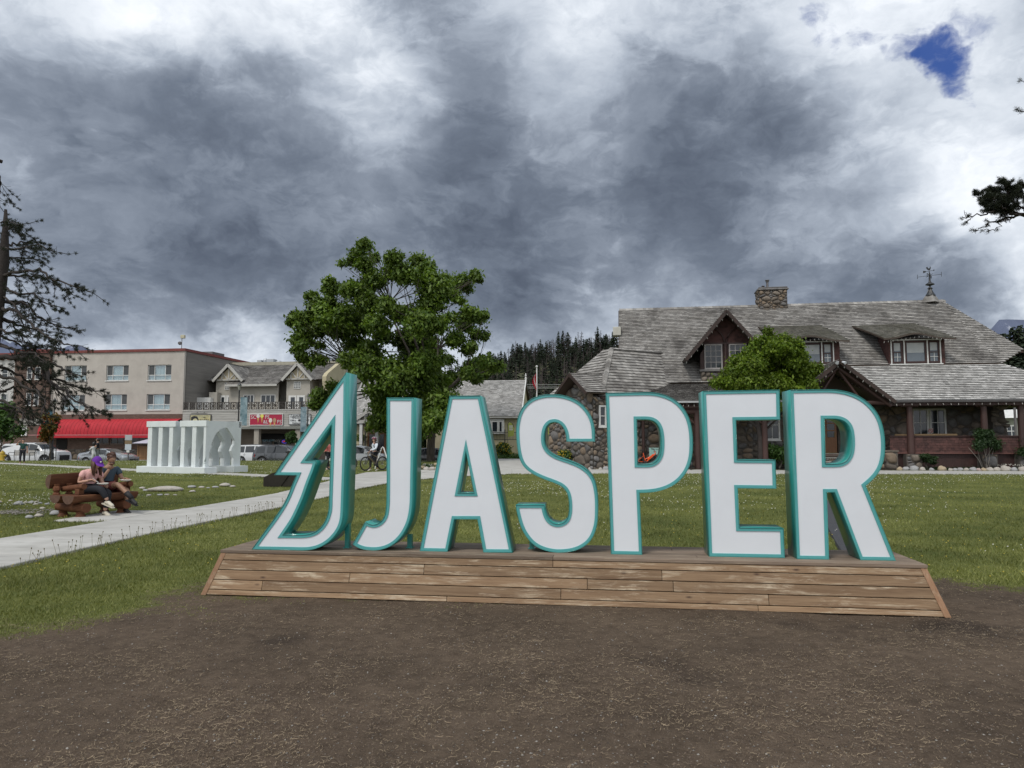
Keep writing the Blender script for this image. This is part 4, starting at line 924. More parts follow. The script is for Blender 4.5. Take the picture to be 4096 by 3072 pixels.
MB().box(sl+.1, sl+.3, 2.4, 13, 2, 5).build('wall', dkt, st)
mb = MB(); mb.add([(sl+.25, 2.4, 4.4), (sl+.25, 13.8, 4.4), (sl+.25, DRi, ZR-.15)], [(0, 2, 1)]).build('gable_wall', redsh, st)
MB().bar((sl-.02, 2.1, mz(2.1)-.16), (sl-.02, DRi, ZR-.16), .07, .22).build('bargeboard', dkt, st)
acp = ST.d(2487, 1333, 6.2); MB().bevbox(sl-.40, sl+.1, 5.2, 6.0, acp.z-.28, acp.z+.28, .03).build('air_unit', mat('cream_metal', (.42, .41, .36)), st)
# --- shed dormers with raised brows
def brow(tl, tr, fl, fr_, mid, face, wins_, seed, cheek=True):
    TL, TR = onmain(*tl), onmain(*tr); dF = 2.35; FL, FR = ST.d(*fl, dF), ST.d(*fr_, dF); MD = ST.d(*mid, dF); n = 12
    rows_ = []
    for j in range(15):
        v = j/14; row = []
        for i in range(n+1):
            u = i/n; back_ = TL.lerp(TR, u); front = FL.lerp(FR, u); arch = math.exp(-((u-.45)/.24)**2)*(MD.z-FL.lerp(FR, .45).z); front = front+Vector((0, 0, arch)); q = back_.lerp(front, v); q.z += .04*math.sin(v*3.14); row.append(q)
        rows_.append(row)
    mb = MB()
    for j in range(14):
        x_ = 0.0; rs = random.Random(seed*50+j)
        a, b = rows_[j], rows_[j+1]
        nS = 26
        for k in range(nS):
            for part in (0,):
                u0, u1 = k/nS+.003, (k+1)/nS-.003
                gt = lambda r, u: r[min(n-1, int(u*n))].lerp(r[min(n, int(u*n)+1)], u*n-min(n-1, int(u*n)))
                h0 = .03+rs.random()*.012; q = [gt(b, u0)+Vector((0, 0, h0)), gt(b, u1)+Vector((0, 0, h0)), gt(a, u1)+Vector((0, 0, .012)), gt(a, u0)+Vector((0, 0, .012)), gt(b, u0)+Vector((0, 0, -.0)), gt(b, u1)]
                mb.add(q, [(0, 1, 2, 3), (4, 5, 1, 0), (4, 0, 3), (5, 2, 1)])
    mb.build('dormer_shingles', shm_d, st, kind='stuff')
    mb = MB(); top = [q for r in rows_ for q in r]; bot = [q-Vector((0, 0, .09)) for q in top]; N_ = len(top); w1 = n+1; fs = []
    for j in range(14):
        for i in range(n): k = j*w1+i; fs += [(k, k+w1, k+w1+1, k+1), (N_+k, N_+k+1, N_+k+w1+1, N_+k+w1)]
    for i in range(n): k = 14*w1+i; fs.append((k, N_+k, N_+k+1, k+1))
    for j in range(14): fs.append((j*w1, N_+j*w1, N_+(j+1)*w1, (j+1)*w1)); fs.append((j*w1+n, (j+1)*w1+n, N_+(j+1)*w1+n, N_+j*w1+n))
    mb.add(top+bot, fs).build('dormer_roof', dkt, st)
    x0, x1, zb, zt = ST.d(face[0], 1400, 3.02).x, ST.d(face[1], 1400, 3.02).x, ST.d(face[0], face[3], 3.02).z, ST.d(face[0], face[2], 3.02).z
    ztt = FL.lerp(FR, .5).z+.12
    mb = MB(); mb.box(x0, x1, 3.03, 3.2, zb, ztt)
    bk_ = DRi-(ZR-ztt)/K
    for xx_, t_ in ((x0, .06), (x1, -.06)): mb.add([(xx_, 3.1, zb-.1), (xx_, 3.1, ztt), (xx_, bk_+.6, ztt+.35)], [(0, 1, 2)] if t_ > 0 else [(0, 2, 1)])
    mb.build('dormer_face', red, st)
    if cheek:
        shingles(st, [(x0-.01, bk_+.3, ztt+.1), (x0-.01, 3.03, zb), (x0-.01, 3.03, ztt+.02)], .13, .16, redsh, seed=seed, backed=False, lift=.006, thick=.01)
    for a, b in ((x0+.01, ST.d(wins_[0][0], 1400, 2.98).x-.07), (ST.d(wins_[-1][1], 1400, 2.98).x+.07, x1-.01)):
        if b-a > .1: shingles(st, [(a, 3.022, zb), (b, 3.022, zb), (b, 3.02, zt-.05), (a, 3.02, zt-.05)], .13, .15, redsh, seed=seed+1, backed=False, lift=.006, thick=.01)
    for (ua, ub, c_, r_, bl_) in wins_:
        xa, xb = ST.d(ua, 1400, 2.98).x, ST.d(ub, 1400, 2.98).x
        window(st, xa-.10, xb+.10, zb+.10, zt-.06, 2.985, 1, 1, .10, .03, fm=red, gm_=glsk, sill=False, blind=bl_)
        if r_ > 1: mb = MB(); zm = (zb+zt)/2; mb.box(xa, xb, 2.98, 3.0, zm-.02, zm+.03); mb.build('meeting_rail', red, st); mb = MB(); mb.box((xa+xb)/2-.015, (xa+xb)/2+.015, 2.99, 3.0, zb+.2, zm-.03).box(xa, xb, 2.991, 3.001, (zb+.2+zm)/2-.015, (zb+.2+zm)/2+.015); mb.build('glazing_bar', white, st)
    xs2 = [ST.d(w_[0], 1400, 2.95).x-.13 for w_ in wins_]+[ST.d(wins_[-1][1], 1400, 2.95).x+.13]
    for x_ in xs2: MB().box(x_-.03, x_+.03, 2.94, 3.0, zb+.05, zt).build('casing', white, st)
    MB().box(xs2[0], xs2[-1], 2.945, 3.0, zt-.02, zt+.04).build('casing', white, st); MB().box(xs2[0]-.1, xs2[-1]+.1, 2.90, 3.02, zb, zb+.06).build('sill', white, st)
brow((3403, 1303), (3654, 1294), (3537, 1354), (3826, 1352), (3690, 1330), (3553, 3779, 1362, 1461), [(3575, 3604, 1, 2, .35), (3627, 3699, 1, 1, .45), (3720, 3752, 1, 2, .35)], 31)
brow((3028, 1305), (3282, 1302), (3120, 1362), (3400, 1362), (3272, 1341), (3160, 3358, 1370, 1464), [(3170, 3196, 1, 2, .35), (3216, 3280, 1, 1, .45), (3297, 3324, 1, 2, .35)], 32, cheek=False)
# --- chimney
ca = ST.d(3036, 1190, 7.1); cb = ST.d(3149, 1190, 7.1); zt = ST.d(3090, 1160, 7.1).z; zb = 9.6; wc = cb.x-ca.x
stone_wall(st, (ca.x, 7.1, zb), (1, 0, 0), wc, zt-zb, .20, 33, thick=1.1, base='chimney', indiv=0); stone_wall(st, (ca.x, 8.2, zb), (0, -1, 0), 1.1, zt-zb, .2, 34, thick=.05, base='chimney_side')
ztop = ST.d(3090, 1146, 7.0).z; MB().bevbox(ca.x-.09, cb.x+.09, 6.98, 8.3, zt, (zt+ztop)/2, .03).bevbox(ca.x-.02, cb.x+.03, 7.05, 8.25, (zt+ztop)/2+.002, ztop, .03).build('chimney_cap', stonem[2], st)
fu = ST.d(3069, 1130, 7.5); metal = mat('dull_metal', (.16, .15, .15), metal=.6, rough=.5)
mb = MB(); mb.tube([(fu.x, 7.5, ztop), (fu.x, 7.5, fu.z+.05)], .075, 10); mb.lathe([(.11, 0), (.14, .02), (.14, .06), (.05, .08)], 10, (fu.x, 7.5, fu.z+.1)); mb.lathe([(.12, 0), (.12, .02)], 10, (fu.x, 7.5, fu.z+.04)); mb.build('flue', metal, st)
mb = MB(); mb.tube([(fu.x-.27, 7.5, ztop), (fu.x-.27, 7.5, ztop+.1)], .07, 10); mb.lathe([(.10, .12), (.13, .14), (.04, .19)], 10, (fu.x-.27, 7.5, ztop)); mb.build('flue', metal, st)
# --- weather vane and its flared base
vn = ST.d(3722, 1190, DRi); x_, z0 = vn.x, ZR-.12
pag = MB(); pag.lathe([(.62, 0), (.50, .12), (.42, .28), (.24, .52), (.13, .80), (.09, 1.0)], 4, (x_, DRi, z0)); pag.build('cupola_base', shm, st)
vane = empty('weather_vane', tuple(ST.w(x_, DRi, z0+.45)), SY, 'black iron weather vane with a rooster and compass letters on the roof ridge', 'weather vane')
iron = mat('black_iron', (.018, .02, .022), (.028, .03, .033), 6, .5)
zt_ = ST.d(3722, 1066, DRi).z-(z0+.45)
MB().lathe([(.30, 0), (.20, .16), (.11, .36), (.09, .42), (.17, .46), (.09, .49), (.035, .56), (.05, .62), (.27, .70), (.25, .74), (.10, .84), (.06, .92), (.055, zt_-.75), (.02, zt_-.3)], 10, (0, 0, 0)).build('pole', iron, vane, smooth=True)
zz_ = zt_-.62; MB().tube([(-.70, 0, zz_-.03), (.70, 0, zz_+.10)], .013, 5).box(-.715, -.695, -.01, .01, zz_-.16, zz_+.12).box(.69, .71, -.01, .01, zz_-.05, zz_+.26).build('compass_arm', iron, vane)
MB().tube([(0, -.5, zz_+.05), (0, .5, zz_+.05)], .013, 5).build('compass_arm', iron, vane)
def text3(name, txt, size, mat_, parent, loc, rz=0, ext=.01, align='CENTER', rx=math.pi/2, sx=1.0, font=None, space=1.0, offset=0.0, shear=0.0):
    cu = bpy.data.curves.new(name, 'FONT'); cu.body = txt; cu.size = size; cu.extrude = ext; cu.align_x = align; cu.align_y = 'CENTER'; cu.resolution_u = 2; cu.space_character = space; cu.offset = offset; cu.shear = shear
    cu.materials.append(mat_); o = bpy.data.objects.new(name, cu); dg = bpy.context.evaluated_depsgraph_get()
    me = bpy.data.meshes.new_from_object(o); me.name = name; bpy.data.objects.remove(o); me.materials.clear(); me.materials.append(mat_)
    ob = link_mesh(name, me, parent, loc, (rx, 0, rz), (sx, 1, 1)); return ob
text3('compass_letter', 'N', .32, iron, vane, (-.07, -.06, zz_+.07)); text3('compass_letter', 'W', .26, iron, vane, (.10, .02, zz_-.06), rz=1.0)
MB().bar((-.34, 0, zt_-.34), (.30, 0, zt_-.24), .03, .02).prism([(-.36, zt_-.42), (-.20, zt_-.36), (-.20, zt_-.28), (-.36, zt_-.26)], -.008, .008).prism([(.24, zt_-.30), (.34, zt_-.23), (.24, zt_-.20)], -.008, .008).build('arrow', iron, vane)
MB().prism([(-.05, zt_-.24), (.04, zt_-.24), (.08, zt_-.15), (.10, zt_-.02), (.05, zt_+.0), (.03, zt_-.10), (-.05, zt_-.12), (-.10, zt_-.02), (-.16, zt_-.03), (-.17, zt_-.10), (-.13, zt_-.17)], -.012, .012).build('rooster', iron, vane)
# ================================================================== TOWN SIDE OF THE ROAD
TY = R(-8.5); HP = (-34.8, 75.0); HF = Fr(HP, TY); GB = -.45
def stucco(n, a, b, s=1.0): return mat(n, a, b, s, .9, .35, 14, dark=tuple(x*.72 for x in a), dsc=.7, damt=.35)
def brickm(name, c1, c2, mort, scale=1.0):
    m = bpy.data.materials.new(name); m.use_nodes = True; t = NT(m.node_tree); MC[name] = m
    out = t.n('ShaderNodeOutputMaterial'); p = t.n('ShaderNodeBsdfPrincipled'); t.link(p.outputs[0], out.inputs[0])
    co = t.n('ShaderNodeTexCoord').outputs['Object']; s = t.n('ShaderNodeSeparateXYZ'); t.link(co, s.inputs[0]); cb = t.n('ShaderNodeCombineXYZ')
    t.link(t.math('ADD', s.outputs[0], s.outputs[1]), cb.inputs[0]); t.link(s.outputs[2], cb.inputs[1])
    b = t.n('ShaderNodeTexBrick'); t.link(cb.outputs[0], b.inputs['Vector']); b.inputs['Scale'].default_value = scale; b.inputs['Color1'].default_value = (*c1, 1); b.inputs['Color2'].default_value = (*c2, 1); b.inputs['Mortar'].default_value = (*mort, 1)
    b.inputs['Brick Width'].default_value = .26; b.inputs['Row Height'].default_value = .11; b.inputs['Mortar Size'].default_value = .014; b.inputs['Bias'].default_value = -.2
    c = t.mix(t.math('MULTIPLY', t.remap(t.noise(co, 1.3, 5, .6), .4, .7), .45), b.outputs[0], tuple(x*.55 for x in c1)); t.link(c, p.inputs['Base Color']); p.inputs['Roughness'].default_value = .9
    bp = t.n('ShaderNodeBump'); bp.inputs['Strength'].default_value = .4; bp.inputs['Distance'].default_value = .02; bp.invert = True; t.link(b.outputs['Fac'], bp.inputs['Height']); t.link(bp.outputs[0], p.inputs['Normal']); return m
beige = stucco('beige_stucco', (.42, .385, .345), (.47, .435, .39)); side_b = mat('grey_board_wall', (.17, .16, .145), (.23, .215, .195), 1.0, .9, .3, 8, stretch=(.4, .4, 5), dark=(.09, .085, .08), dsc=.5, damt=.6)
brk = brickm('brown_brick', (.115, .065, .048), (.17, .10, .075), (.11, .095, .08))
redt = mat('red_roof_trim', (.16, .035, .03), (.20, .05, .04), 3, .6)
hotel = empty('hotel', HF.w(0, 0, 0), TY, 'three storey beige stucco and brown brick hotel behind the red barrel awning', 'building')
rect = lambda u0, u1, v0, v1, d=0.0: (HF.d(u0, (v0+v1)/2, d).x, HF.d(u1, (v0+v1)/2, d).x, HF.d((u0+u1)/2, v1, d).z, HF.d((u0+u1)/2, v0, d).z)
zt_ = HF.d(731, 1404, 0).z; xl = HF.d(212, 1410, 0).x; xb = HF.d(62, 1420, -.3).x; zb_ = HF.d(700, 1656, 0).z
hw_ = [(258,346,1462,1523),(425,514,1461,1522),(591,685,1459,1521),(247,339,1579,1641),(418,507,1577,1640),(586,679,1576,1639)]
def wall_holes(parent, name, x0, x1, z0, z1, holes, d, m, thick=.3):
    xs_ = sorted({x0, x1, *[min(max(v, x0), x1) for h in holes for v in h[:2]]}); zs_ = sorted({z0, z1, *[min(max(v, z0), z1) for h in holes for v in h[2:]]}); mb = MB()
    for i in range(len(xs_)-1):
        for j in range(len(zs_)-1):
            mx, mz_ = (xs_[i]+xs_[i+1])/2, (zs_[j]+zs_[j+1])/2
            if any(a < mx < b and c < mz_ < e for a, b, c, e in holes): continue
            mb.box(xs_[i], xs_[i+1], d, d+thick, zs_[j], zs_[j+1])
    return mb.build(name, m, parent)
rs6 = [rect(*w_) for w_ in hw_]
wall_holes(hotel, 'wall', xl, 0, zb_, zt_, rs6, 0, beige)
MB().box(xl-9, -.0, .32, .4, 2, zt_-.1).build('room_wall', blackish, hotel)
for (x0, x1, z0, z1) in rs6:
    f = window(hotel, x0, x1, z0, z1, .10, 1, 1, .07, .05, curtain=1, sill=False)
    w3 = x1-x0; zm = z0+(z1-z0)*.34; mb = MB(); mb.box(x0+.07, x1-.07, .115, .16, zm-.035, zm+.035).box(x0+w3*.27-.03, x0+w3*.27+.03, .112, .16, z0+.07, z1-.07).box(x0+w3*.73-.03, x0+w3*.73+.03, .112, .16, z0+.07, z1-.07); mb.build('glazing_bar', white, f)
    for a, b in ((x0+.08, x0+w3*.27-.04), (x0+w3*.73+.04, x1-.08)): MB().box(a, b, .125, .13, zm+.04, z1-.08).build('insect_screen', mat('dark_screen', (.055, .06, .062), (.07, .075, .08)), f)
    MB().box(x0-.08, x1+.08, -.08, .1, z0-.1, z0).build('sill', white, f)
MB().box(xl, .12, -.12, .2, zt_, zt_+.28).box(-.1, .12, .2, 26, zt_, zt_+.28).build('roof_trim', redt, hotel)
MB().box(-.3, 0, .3, 26, GB, zt_).build('side_wall', side_b, hotel); MB().box(xl-9, -.3, .4, 26, zt_-.3, zt_-.1).build('roof', asph, hotel)
MB().box(xl, 0, .02, .3, GB, zb_).build('ground_floor_wall', brk, hotel)
stone_wall(hotel, (xl+2, -.02, GB), (1, 0, 0), -xl-2, 1.1, .34, 70, thick=.04, base='plinth')
lw = [rect(380, 437, 1752, 1776, -.0), rect(444, 497, 1752, 1776), rect(523, 590, 1752, 1776)]
for r_ in lw: window(hotel, r_[0], r_[1], r_[2], r_[3]+.5, -.06, 2, 1, .07, .05, fm=mat('brown_frame', (.12, .09, .07)))
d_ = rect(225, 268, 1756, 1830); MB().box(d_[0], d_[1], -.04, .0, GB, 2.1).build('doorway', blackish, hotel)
# brick bay to the left, then a white corner block
MB().box(xb, xl, -.3, 14, GB, zt_+.05).build('brick_wall', brk, hotel); MB().box(xb-.1, xl+.05, -.42, .1, zt_+.05, zt_+.45).build('roof_trim', redt, hotel)
for r_ in [rect(110, 130, 1468, 1518, -.3), rect(142, 163, 1468, 1518, -.3), rect(107, 125, 1572, 1622, -.3), rect(137, 156, 1572, 1622, -.3)]:
    window(hotel, r_[0], r_[1], r_[2], r_[3], -.37, 1, 2, .06, .05)
r_ = rect(78, 109, 1704, 1741, -.3); window(hotel, r_[0], r_[1], r_[2], r_[3], -.38, 4, 3, .12, .04)
MB().box(r_[0]-.1, r_[1]+1.8, -.36, -.3, r_[3]+.1, r_[3]+.8).build('lintel_panel', mat('pale_panel', (.30, .29, .26)), hotel)
wst = stucco('white_stucco', (.46, .45, .43), (.54, .53, .51)); MB().box(xb-14, xb, -.1, 14, 2.9, zt_-.2).build('white_wall', wst, hotel); MB().box(xb-14, xb, -.1, 14, GB, 2.9).build('brick_wall', brk, hotel)
MB().box(xb-14, xb+.05, -.5, 0, zt_-.2, zt_+.1).build('cornice', redt, hotel); mb = MB()
for i in range(14): mb.box(xb-.9-i*1.0, xb-.55-i*1.0, -.42, -.1, zt_-.65, zt_-.2)
mb.build('cornice_brackets', mat('brown_bracket', (.14, .05, .035)), hotel, kind='stuff')
r_ = rect(-14, 11, 1728, 1778, -.1); window(hotel, r_[0], r_[1], r_[2], r_[3], -.18, 2, 1, .14, .05)
for r_ in [rect(8, 34, 1470, 1520, -.1), rect(4, 30, 1575, 1625, -.1)]: window(hotel, r_[0], r_[1], r_[2], r_[3], -.16, 1, 2, .08, .05)
# floodlight mast on the roof corner, vents
tp = HF.d(728, 1352, .4); mast = empty('roof_mast', HF.w(tp.x, .4, zt_+.28), TY, 'thin mast with two pale lamps on the hotel roof corner', 'mast')
hh = tp.z-zt_-.28; MB().tube([(0, 0, -.05), (0, 0, hh)], .035, 6).build('pole', metal, mast); MB().bevbox(-.1, .35, -.15, .1, hh-.05, hh+.32, .04).build('lamp', mat('lamp_cream', (.45, .42, .30)), mast); MB().lathe([(.05, 0), (.2, .1), (.2, .3), (.06, .38)], 8, (-.22, 0, hh-.75)).build('lamp', metal, mast)
for a, b, c, e in ((-3.0, -.5, 6, .5), (-10.5, -9.6, 2, .35)): MB().box(a, b, c, c+2.5, zt_, zt_+e+.2).build('roof_vent', metal, hotel)
# ---- red barrel awning
aw = empty('barrel_awning', HF.w(0, 0, 0), TY, 'long bright red ribbed barrel awning with a scalloped edge across the hotel front', 'awning')
arm = mat('red_canvas', (.36, .008, .018), (.44, .014, .026), 1.5, .75, .1, 30, dark=(.26, .008, .014), dsc=.8, damt=.35)
xa0, xa1 = HF.d(104, 1745, -1.5).x, HF.d(690, 1745, -1.5).x; ztop, zbot = HF.d(400, 1676, 0).z, HF.d(400, 1740, -1.5).z
na = 40; pw = (xa1-xa0)/na; prof = [(-1.5*math.sin(a), zbot+(ztop-zbot)*math.cos(a)**.9 if a < 1.57 else zbot) for a in np.linspace(0, math.pi/2, 11)]
for i in range(na):
    x0 = xa0+i*pw; mb = MB(); vs = []; endk = 1.0
    for j, xx_ in enumerate((x0+.012, x0+pw*.5, x0+pw-.012)):
        fl = .0 if j == 1 else .035; e_ = 1-max(0, 1-(xx_-xa0)/2.4)**2.2
        for (d_, z_) in prof: vs.append((xx_, d_*(e_ if d_ < 0 else 1)*(1-.02*(fl > 0)), z_-fl if i > 5 else zbot+(z_-zbot)*math.sqrt(max(.02, e_))-fl))
    m_ = len(prof)
    for j in range(2):
        for k in range(m_-1): mb.add([], []); 
    fs = [(j*m_+k, (j+1)*m_+k, (j+1)*m_+k+1, j*m_+k+1) for j in range(2) for k in range(m_-1)]
    mb.add(vs, fs)
    e_ = 1-max(0, 1-(x0-xa0)/2.4)**2.2; dd = -1.5*e_-.01; n = 4; sc_ = []
    for k in range(n+1): xx_ = x0+pw*k/n; sc_ += [(xx_, dd, zbot), (xx_, dd, zbot-.26), (xx_+pw/n/2, dd, zbot-.33)]
    for k in range(n): b_ = 3*k; mb.add([sc_[b_], sc_[b_+1], sc_[b_+2], sc_[b_+4], sc_[b_+3]], [(0, 1, 2, 3, 4)])
    mb.build('awning_panel', arm, aw, smooth=True)
MB().box(xa0+.3, xa1, -1.535, -1.52, zbot-.02, zbot+.02).build('piping', mat('pink_piping', (.6, .3, .3)), aw)
MB().box(xa0+.5, xa1, -1.3, 0, zbot-.02, zbot).build('frame', dkt, aw)
# ---- wooden fence and patio umbrella
fn = empty('board_fence', HF.w(HF.d(553, 1800, -1.8).x, -1.8, GB), TY, 'short orange brown board fence beside the white sculpture', 'fence')
ow = mat('cedar_board', (.20, .105, .045), (.27, .15, .07), 2, .7, stretch=(6, 6, .5))
for i in range(13): MB().box(i*.2, i*.2+.185, 0, .03, .05, 1.45+.0*i).build('board', ow, fn)
MB().box(-.08, .04, -.06, .06, 0, 1.55).build('post', ow, fn)
for z_ in (.3, 1.2): MB().box(0, 2.6, -.035, 0, z_, z_+.09).build('rail', ow, fn)
um = HF.d(592, 1765, -1.4); pu = empty('patio_umbrella', HF.w(um.x, -1.4, GB), TY, 'pale lilac patio umbrella partly behind the white sculpture', 'umbrella')
hu = HF.d(592, 1757, -1.4).z-GB; MB().lathe([(1.5, -.42), (1.5, -.40), (.05, 0)], 8, (0, 0, hu)).build('canopy', mat('lilac_canvas', (.42, .42, .50), (.48, .48, .56)), pu); MB().tube([(0, 0, 0), (0, 0, hu)], .03, 6).build('pole', metal, pu)
# ================================================================== SHOP ROW (siding, balcony, half timbered gables)
sh = empty('shop_row', HF.w(0, 0, 0), TY, 'cream shop building with white siding, a balcony and shingled half timbered gables', 'building')
sid = mat('white_siding', (.36, .35, .32), (.44, .43, .40), 1.2, .85, .2, 10, stretch=(.5, .5, 6), dark=(.22, .21, .19), dsc=.8, damt=.45)
cream = stucco('cream_stucco', (.34, .32, .28), (.40, .375, .33)); yel = stucco('yellow_stucco', (.42, .37, .24), (.48, .43, .29)); fasc = mat('pale_fascia', (.40, .39, .36), (.48, .47, .44), 2, .7)
xr = HF.d(1312, 1600, 0).x; z_s1 = HF.d(1000, 1642, 0).z; z_s0 = HF.d(1000, 1706, 0).z; z_b = HF.d(1000, 1716, 0).z
nb = 9; bh = (z_s1-z_s0)/nb
for i in range(nb):
    cuts = [0.02]+sorted([3.1+((i*2.7) % 4), 8.5+((i*1.9) % 4)])+[xr]
    for a, b in zip(cuts, cuts[1:]): MB().hexa([(a+.01, -.02, z_s0+i*bh), (b-.01, -.02, z_s0+i*bh), (b-.01, .1, z_s0+i*bh), (a+.01, .1, z_s0+i*bh), (a+.01, .012, z_s0+(i+1)*bh-.01), (b-.01, .012, z_s0+(i+1)*bh-.01), (b-.01, .1, z_s0+(i+1)*bh-.01), (a+.01, .1, z_s0+(i+1)*bh-.01)]).build('siding_board', sid, sh)
MB().box(0.01, xr, .1, 4.6, z_s0, z_s1-.02).build('wall', sid, sh); MB().box(-.02, xr+.05, -.16, .4, z_b, z_s0).build('band', mat('green_grey_band', (.17, .175, .155), (.22, .225, .20)), sh)
MB().box(0.01, xr, -.05, .3, z_s1-.02, z_s1+.1).build('cap_board', fasc, sh)
MB().box(.0, xr, 2.2, 2.4, GB, z_b).build('storefront_wall', mat('brown_siding', (.14, .115, .09), (.18, .15, .12), 1, .9, stretch=(1, 1, 8)), sh); MB().box(0, xr, .3, 2.3, z_b-.02, z_b+.06).build('soffit', mat('soffit_tan', (.20, .175, .14)), sh)
for u in (1029, 1194): c = HF.d(u, 1750, .2); MB().box(c.x-.26, c.x+.26, 0, .5, GB, z_b).build('post', mat('pale_block', (.30, .27, .23), (.36, .33, .28), 2, .9), sh)
for a, b in ((1046, 1088), (1094, 1122), (1126, 1150)): r_ = rect(a, b, 1757, 1800, 2.1); window(sh, r_[0], r_[1], r_[2], r_[3], 2.12, 2, 1, .05, .04, fm=mat('dark_bronze', (.04, .035, .03)))
r_ = rect(1036, 1152, 1734, 1757, 1.6); mb = MB(); mb.hexa([(r_[0]-.2, 1.1, r_[2]), (r_[1]+.2, 1.1, r_[2]), (r_[1]+.2, 2.2, r_[2]), (r_[0]-.2, 2.2, r_[2]), (r_[0]+.1, 1.9, r_[3]), (r_[1]-.1, 1.9, r_[3]), (r_[1]-.1, 2.2, r_[3]), (r_[0]+.1, 2.2, r_[3])]); awn = mb.build('shop_awning', mat('black_canvas', (.012, .012, .012), (.02, .02, .02), 3, .6), sh)
def glow(name, c, s):
    if name in MC: return MC[name]
    m = bpy.data.materials.new(name); m.use_nodes = True; p = m.node_tree.nodes['Principled BSDF']; p.inputs['Base Color'].default_value = (*c, 1); p.inputs['Emission Color'].default_value = (*c, 1); p.inputs['Emission Strength'].default_value = s; MC[name] = m; return m
c = HF.d(1140, 1766, 2.0); sgn = empty('neon_sign', HF.w(c.x, 2.0, c.z), TY, 'lit red and blue neon open sign in the shop window', 'sign'); text3('lettering', 'OPEN', .20, glow('neon_red', (.8, .05, .12), .6), sgn, (0, 0, 0)); mb = MB(); rr_ = [(.34*math.cos(a), 0, .17*math.sin(a)) for a in np.linspace(0, 6.2832, 25)]; mb.tube(rr_, .03, 5, False).build('neon_ring', glow('neon_blue', (.08, .06, .6), .5), sgn)
c = HF.d(1075, 1762, 2.06); text3('window_lettering', 'SOFT SERVE', .26, mat('sign_lightblue', (.25, .5, .65)), sh, (c.x, 2.03, c.z)); c = HF.d(1108, 1760, 2.06); text3('window_lettering', 'ICE CREAM\nTREATS', .22, white, sh, (c.x, 2.03, c.z))
# balcony parapet panels with starburst lattice
bz0, bz1 = z_s1+.1, HF.d(1000, 1608, .2).z; ph = bz1-bz0; dwd = mat('dark_stained_timber', (.030, .024, .02), (.05, .04, .033), 3, .8); pp = None; x = HF.d(733, 1620, .2).x; i = 0; pitch = .775
while x < xr-.3:
    if pp is None:
        mb = MB(); w_ = .70; mb.box(0, w_, 0, .06, ph-.09, ph).box(0, w_, 0, .06, 0, .09).box(0, .07, 0, .06, .09, ph-.09).box(w_-.07, w_, 0, .06, .09, ph-.09)
        cx_, cz_ = w_/2, ph/2
        for k in range(8):
            a = k*math.pi/4+.0; dx, dz = math.cos(a), math.sin(a); L_ = min((w_/2-.04)/max(abs(dx), 1e-3), (ph/2-.05)/max(abs(dz), 1e-3)); mb.bar((cx_, .03, cz_), (cx_+dx*L_, .03, cz_+dz*L_), .055, .03, up=(0, 1, 0))
        pp = mb.mesh('railing_panel', dwd)
    link_mesh('railing_panel', pp, sh, (x, .12, bz0)); 
    if i % 1 == 0: MB().box(x+.715, x+.76, .1, .2, bz0, bz1-.02).build('baluster_post', fasc, sh)
    x += pitch; i += 1
# set back upper storey
D2 = 4.6; S2 = lambda u, v, d=D2: HF.d(u, v, d)
e_z = S2(900, 1523).z; top_z = S2(1000, 1462, 9.0).z; par_z = S2(1000, 1451, 9.0).z; xl2 = S2(803, 1560).x; xr2 = HF.d(1303, 1500, D2).x
ldv = S2(1010, 1568, 3.2).z
MB().box(xl2-.4, xr2+.1, D2+1.6, D2+1.8, z_s1, e_z+.3).build('upper_wall', cream, sh)
shingles(sh, [(xl2-.3, D2-.3, e_z), (xr2, D2-.3, e_z), (xr2, 9.0, top_z), (xl2-.3, 9.0, top_z)], .22, .3, shm, seed=80, board=.1)
# the middle roof bay sweeps lower
m0, m1 = S2(936, 1500).x, S2(1126, 1500).x; zq = top_z-(9.0-3.2)*(top_z-e_z)/(9.0-D2+.3)
shingles(sh, [(m0-.1, 3.0, zq-.1), (m1+.3, 3.0, zq-.1), (m1+.3, D2+.2, e_z+.36), (m0-.1, D2+.2, e_z+.36)], .22, .3, shm, seed=81, board=.1)
MB().box(m0-.1, m1+.3, 2.92, 3.0, zq-.28, zq-.06).build('fascia', fasc, sh); MB().box(m0, m1+.1, 3.7, 3.9, z_s1, zq+.3).build('upper_wall', cream, sh)
for a, b in ((974, 1017), (1044, 1102)): r_ = rect(a, b, 1579, 1612, 3.68); window(sh, r_[0], r_[1], r_[2], r_[3], 3.62, 3, 1, .07, .06)
MB().box(xl2-.3, xr2, 8.9, 9.3, top_z-.05, par_z+.05).build('parapet', mat('tan_trim', (.30, .28, .22), (.36, .34, .27)), sh); MB().box(xl2-1, xr2+.5, 9.2, 20, z_s1, par_z-.2).build('rear_block', cream, sh)
for xs_, nm in ((xl2-.55, 'parapet_wing'), (xr2, 'parapet_wing')):
    MB().prism([(D2-.9, e_z-.25), (D2-.9, e_z+.25), (D2-.4, e_z+.65), (8.9, par_z+.25), (9.3, par_z+.25), (9.3, z_s1), (D2-.2, z_s1)], xs_, xs_+.45, 'x').build(nm, yel if xs_ > 0 else cream, sh)
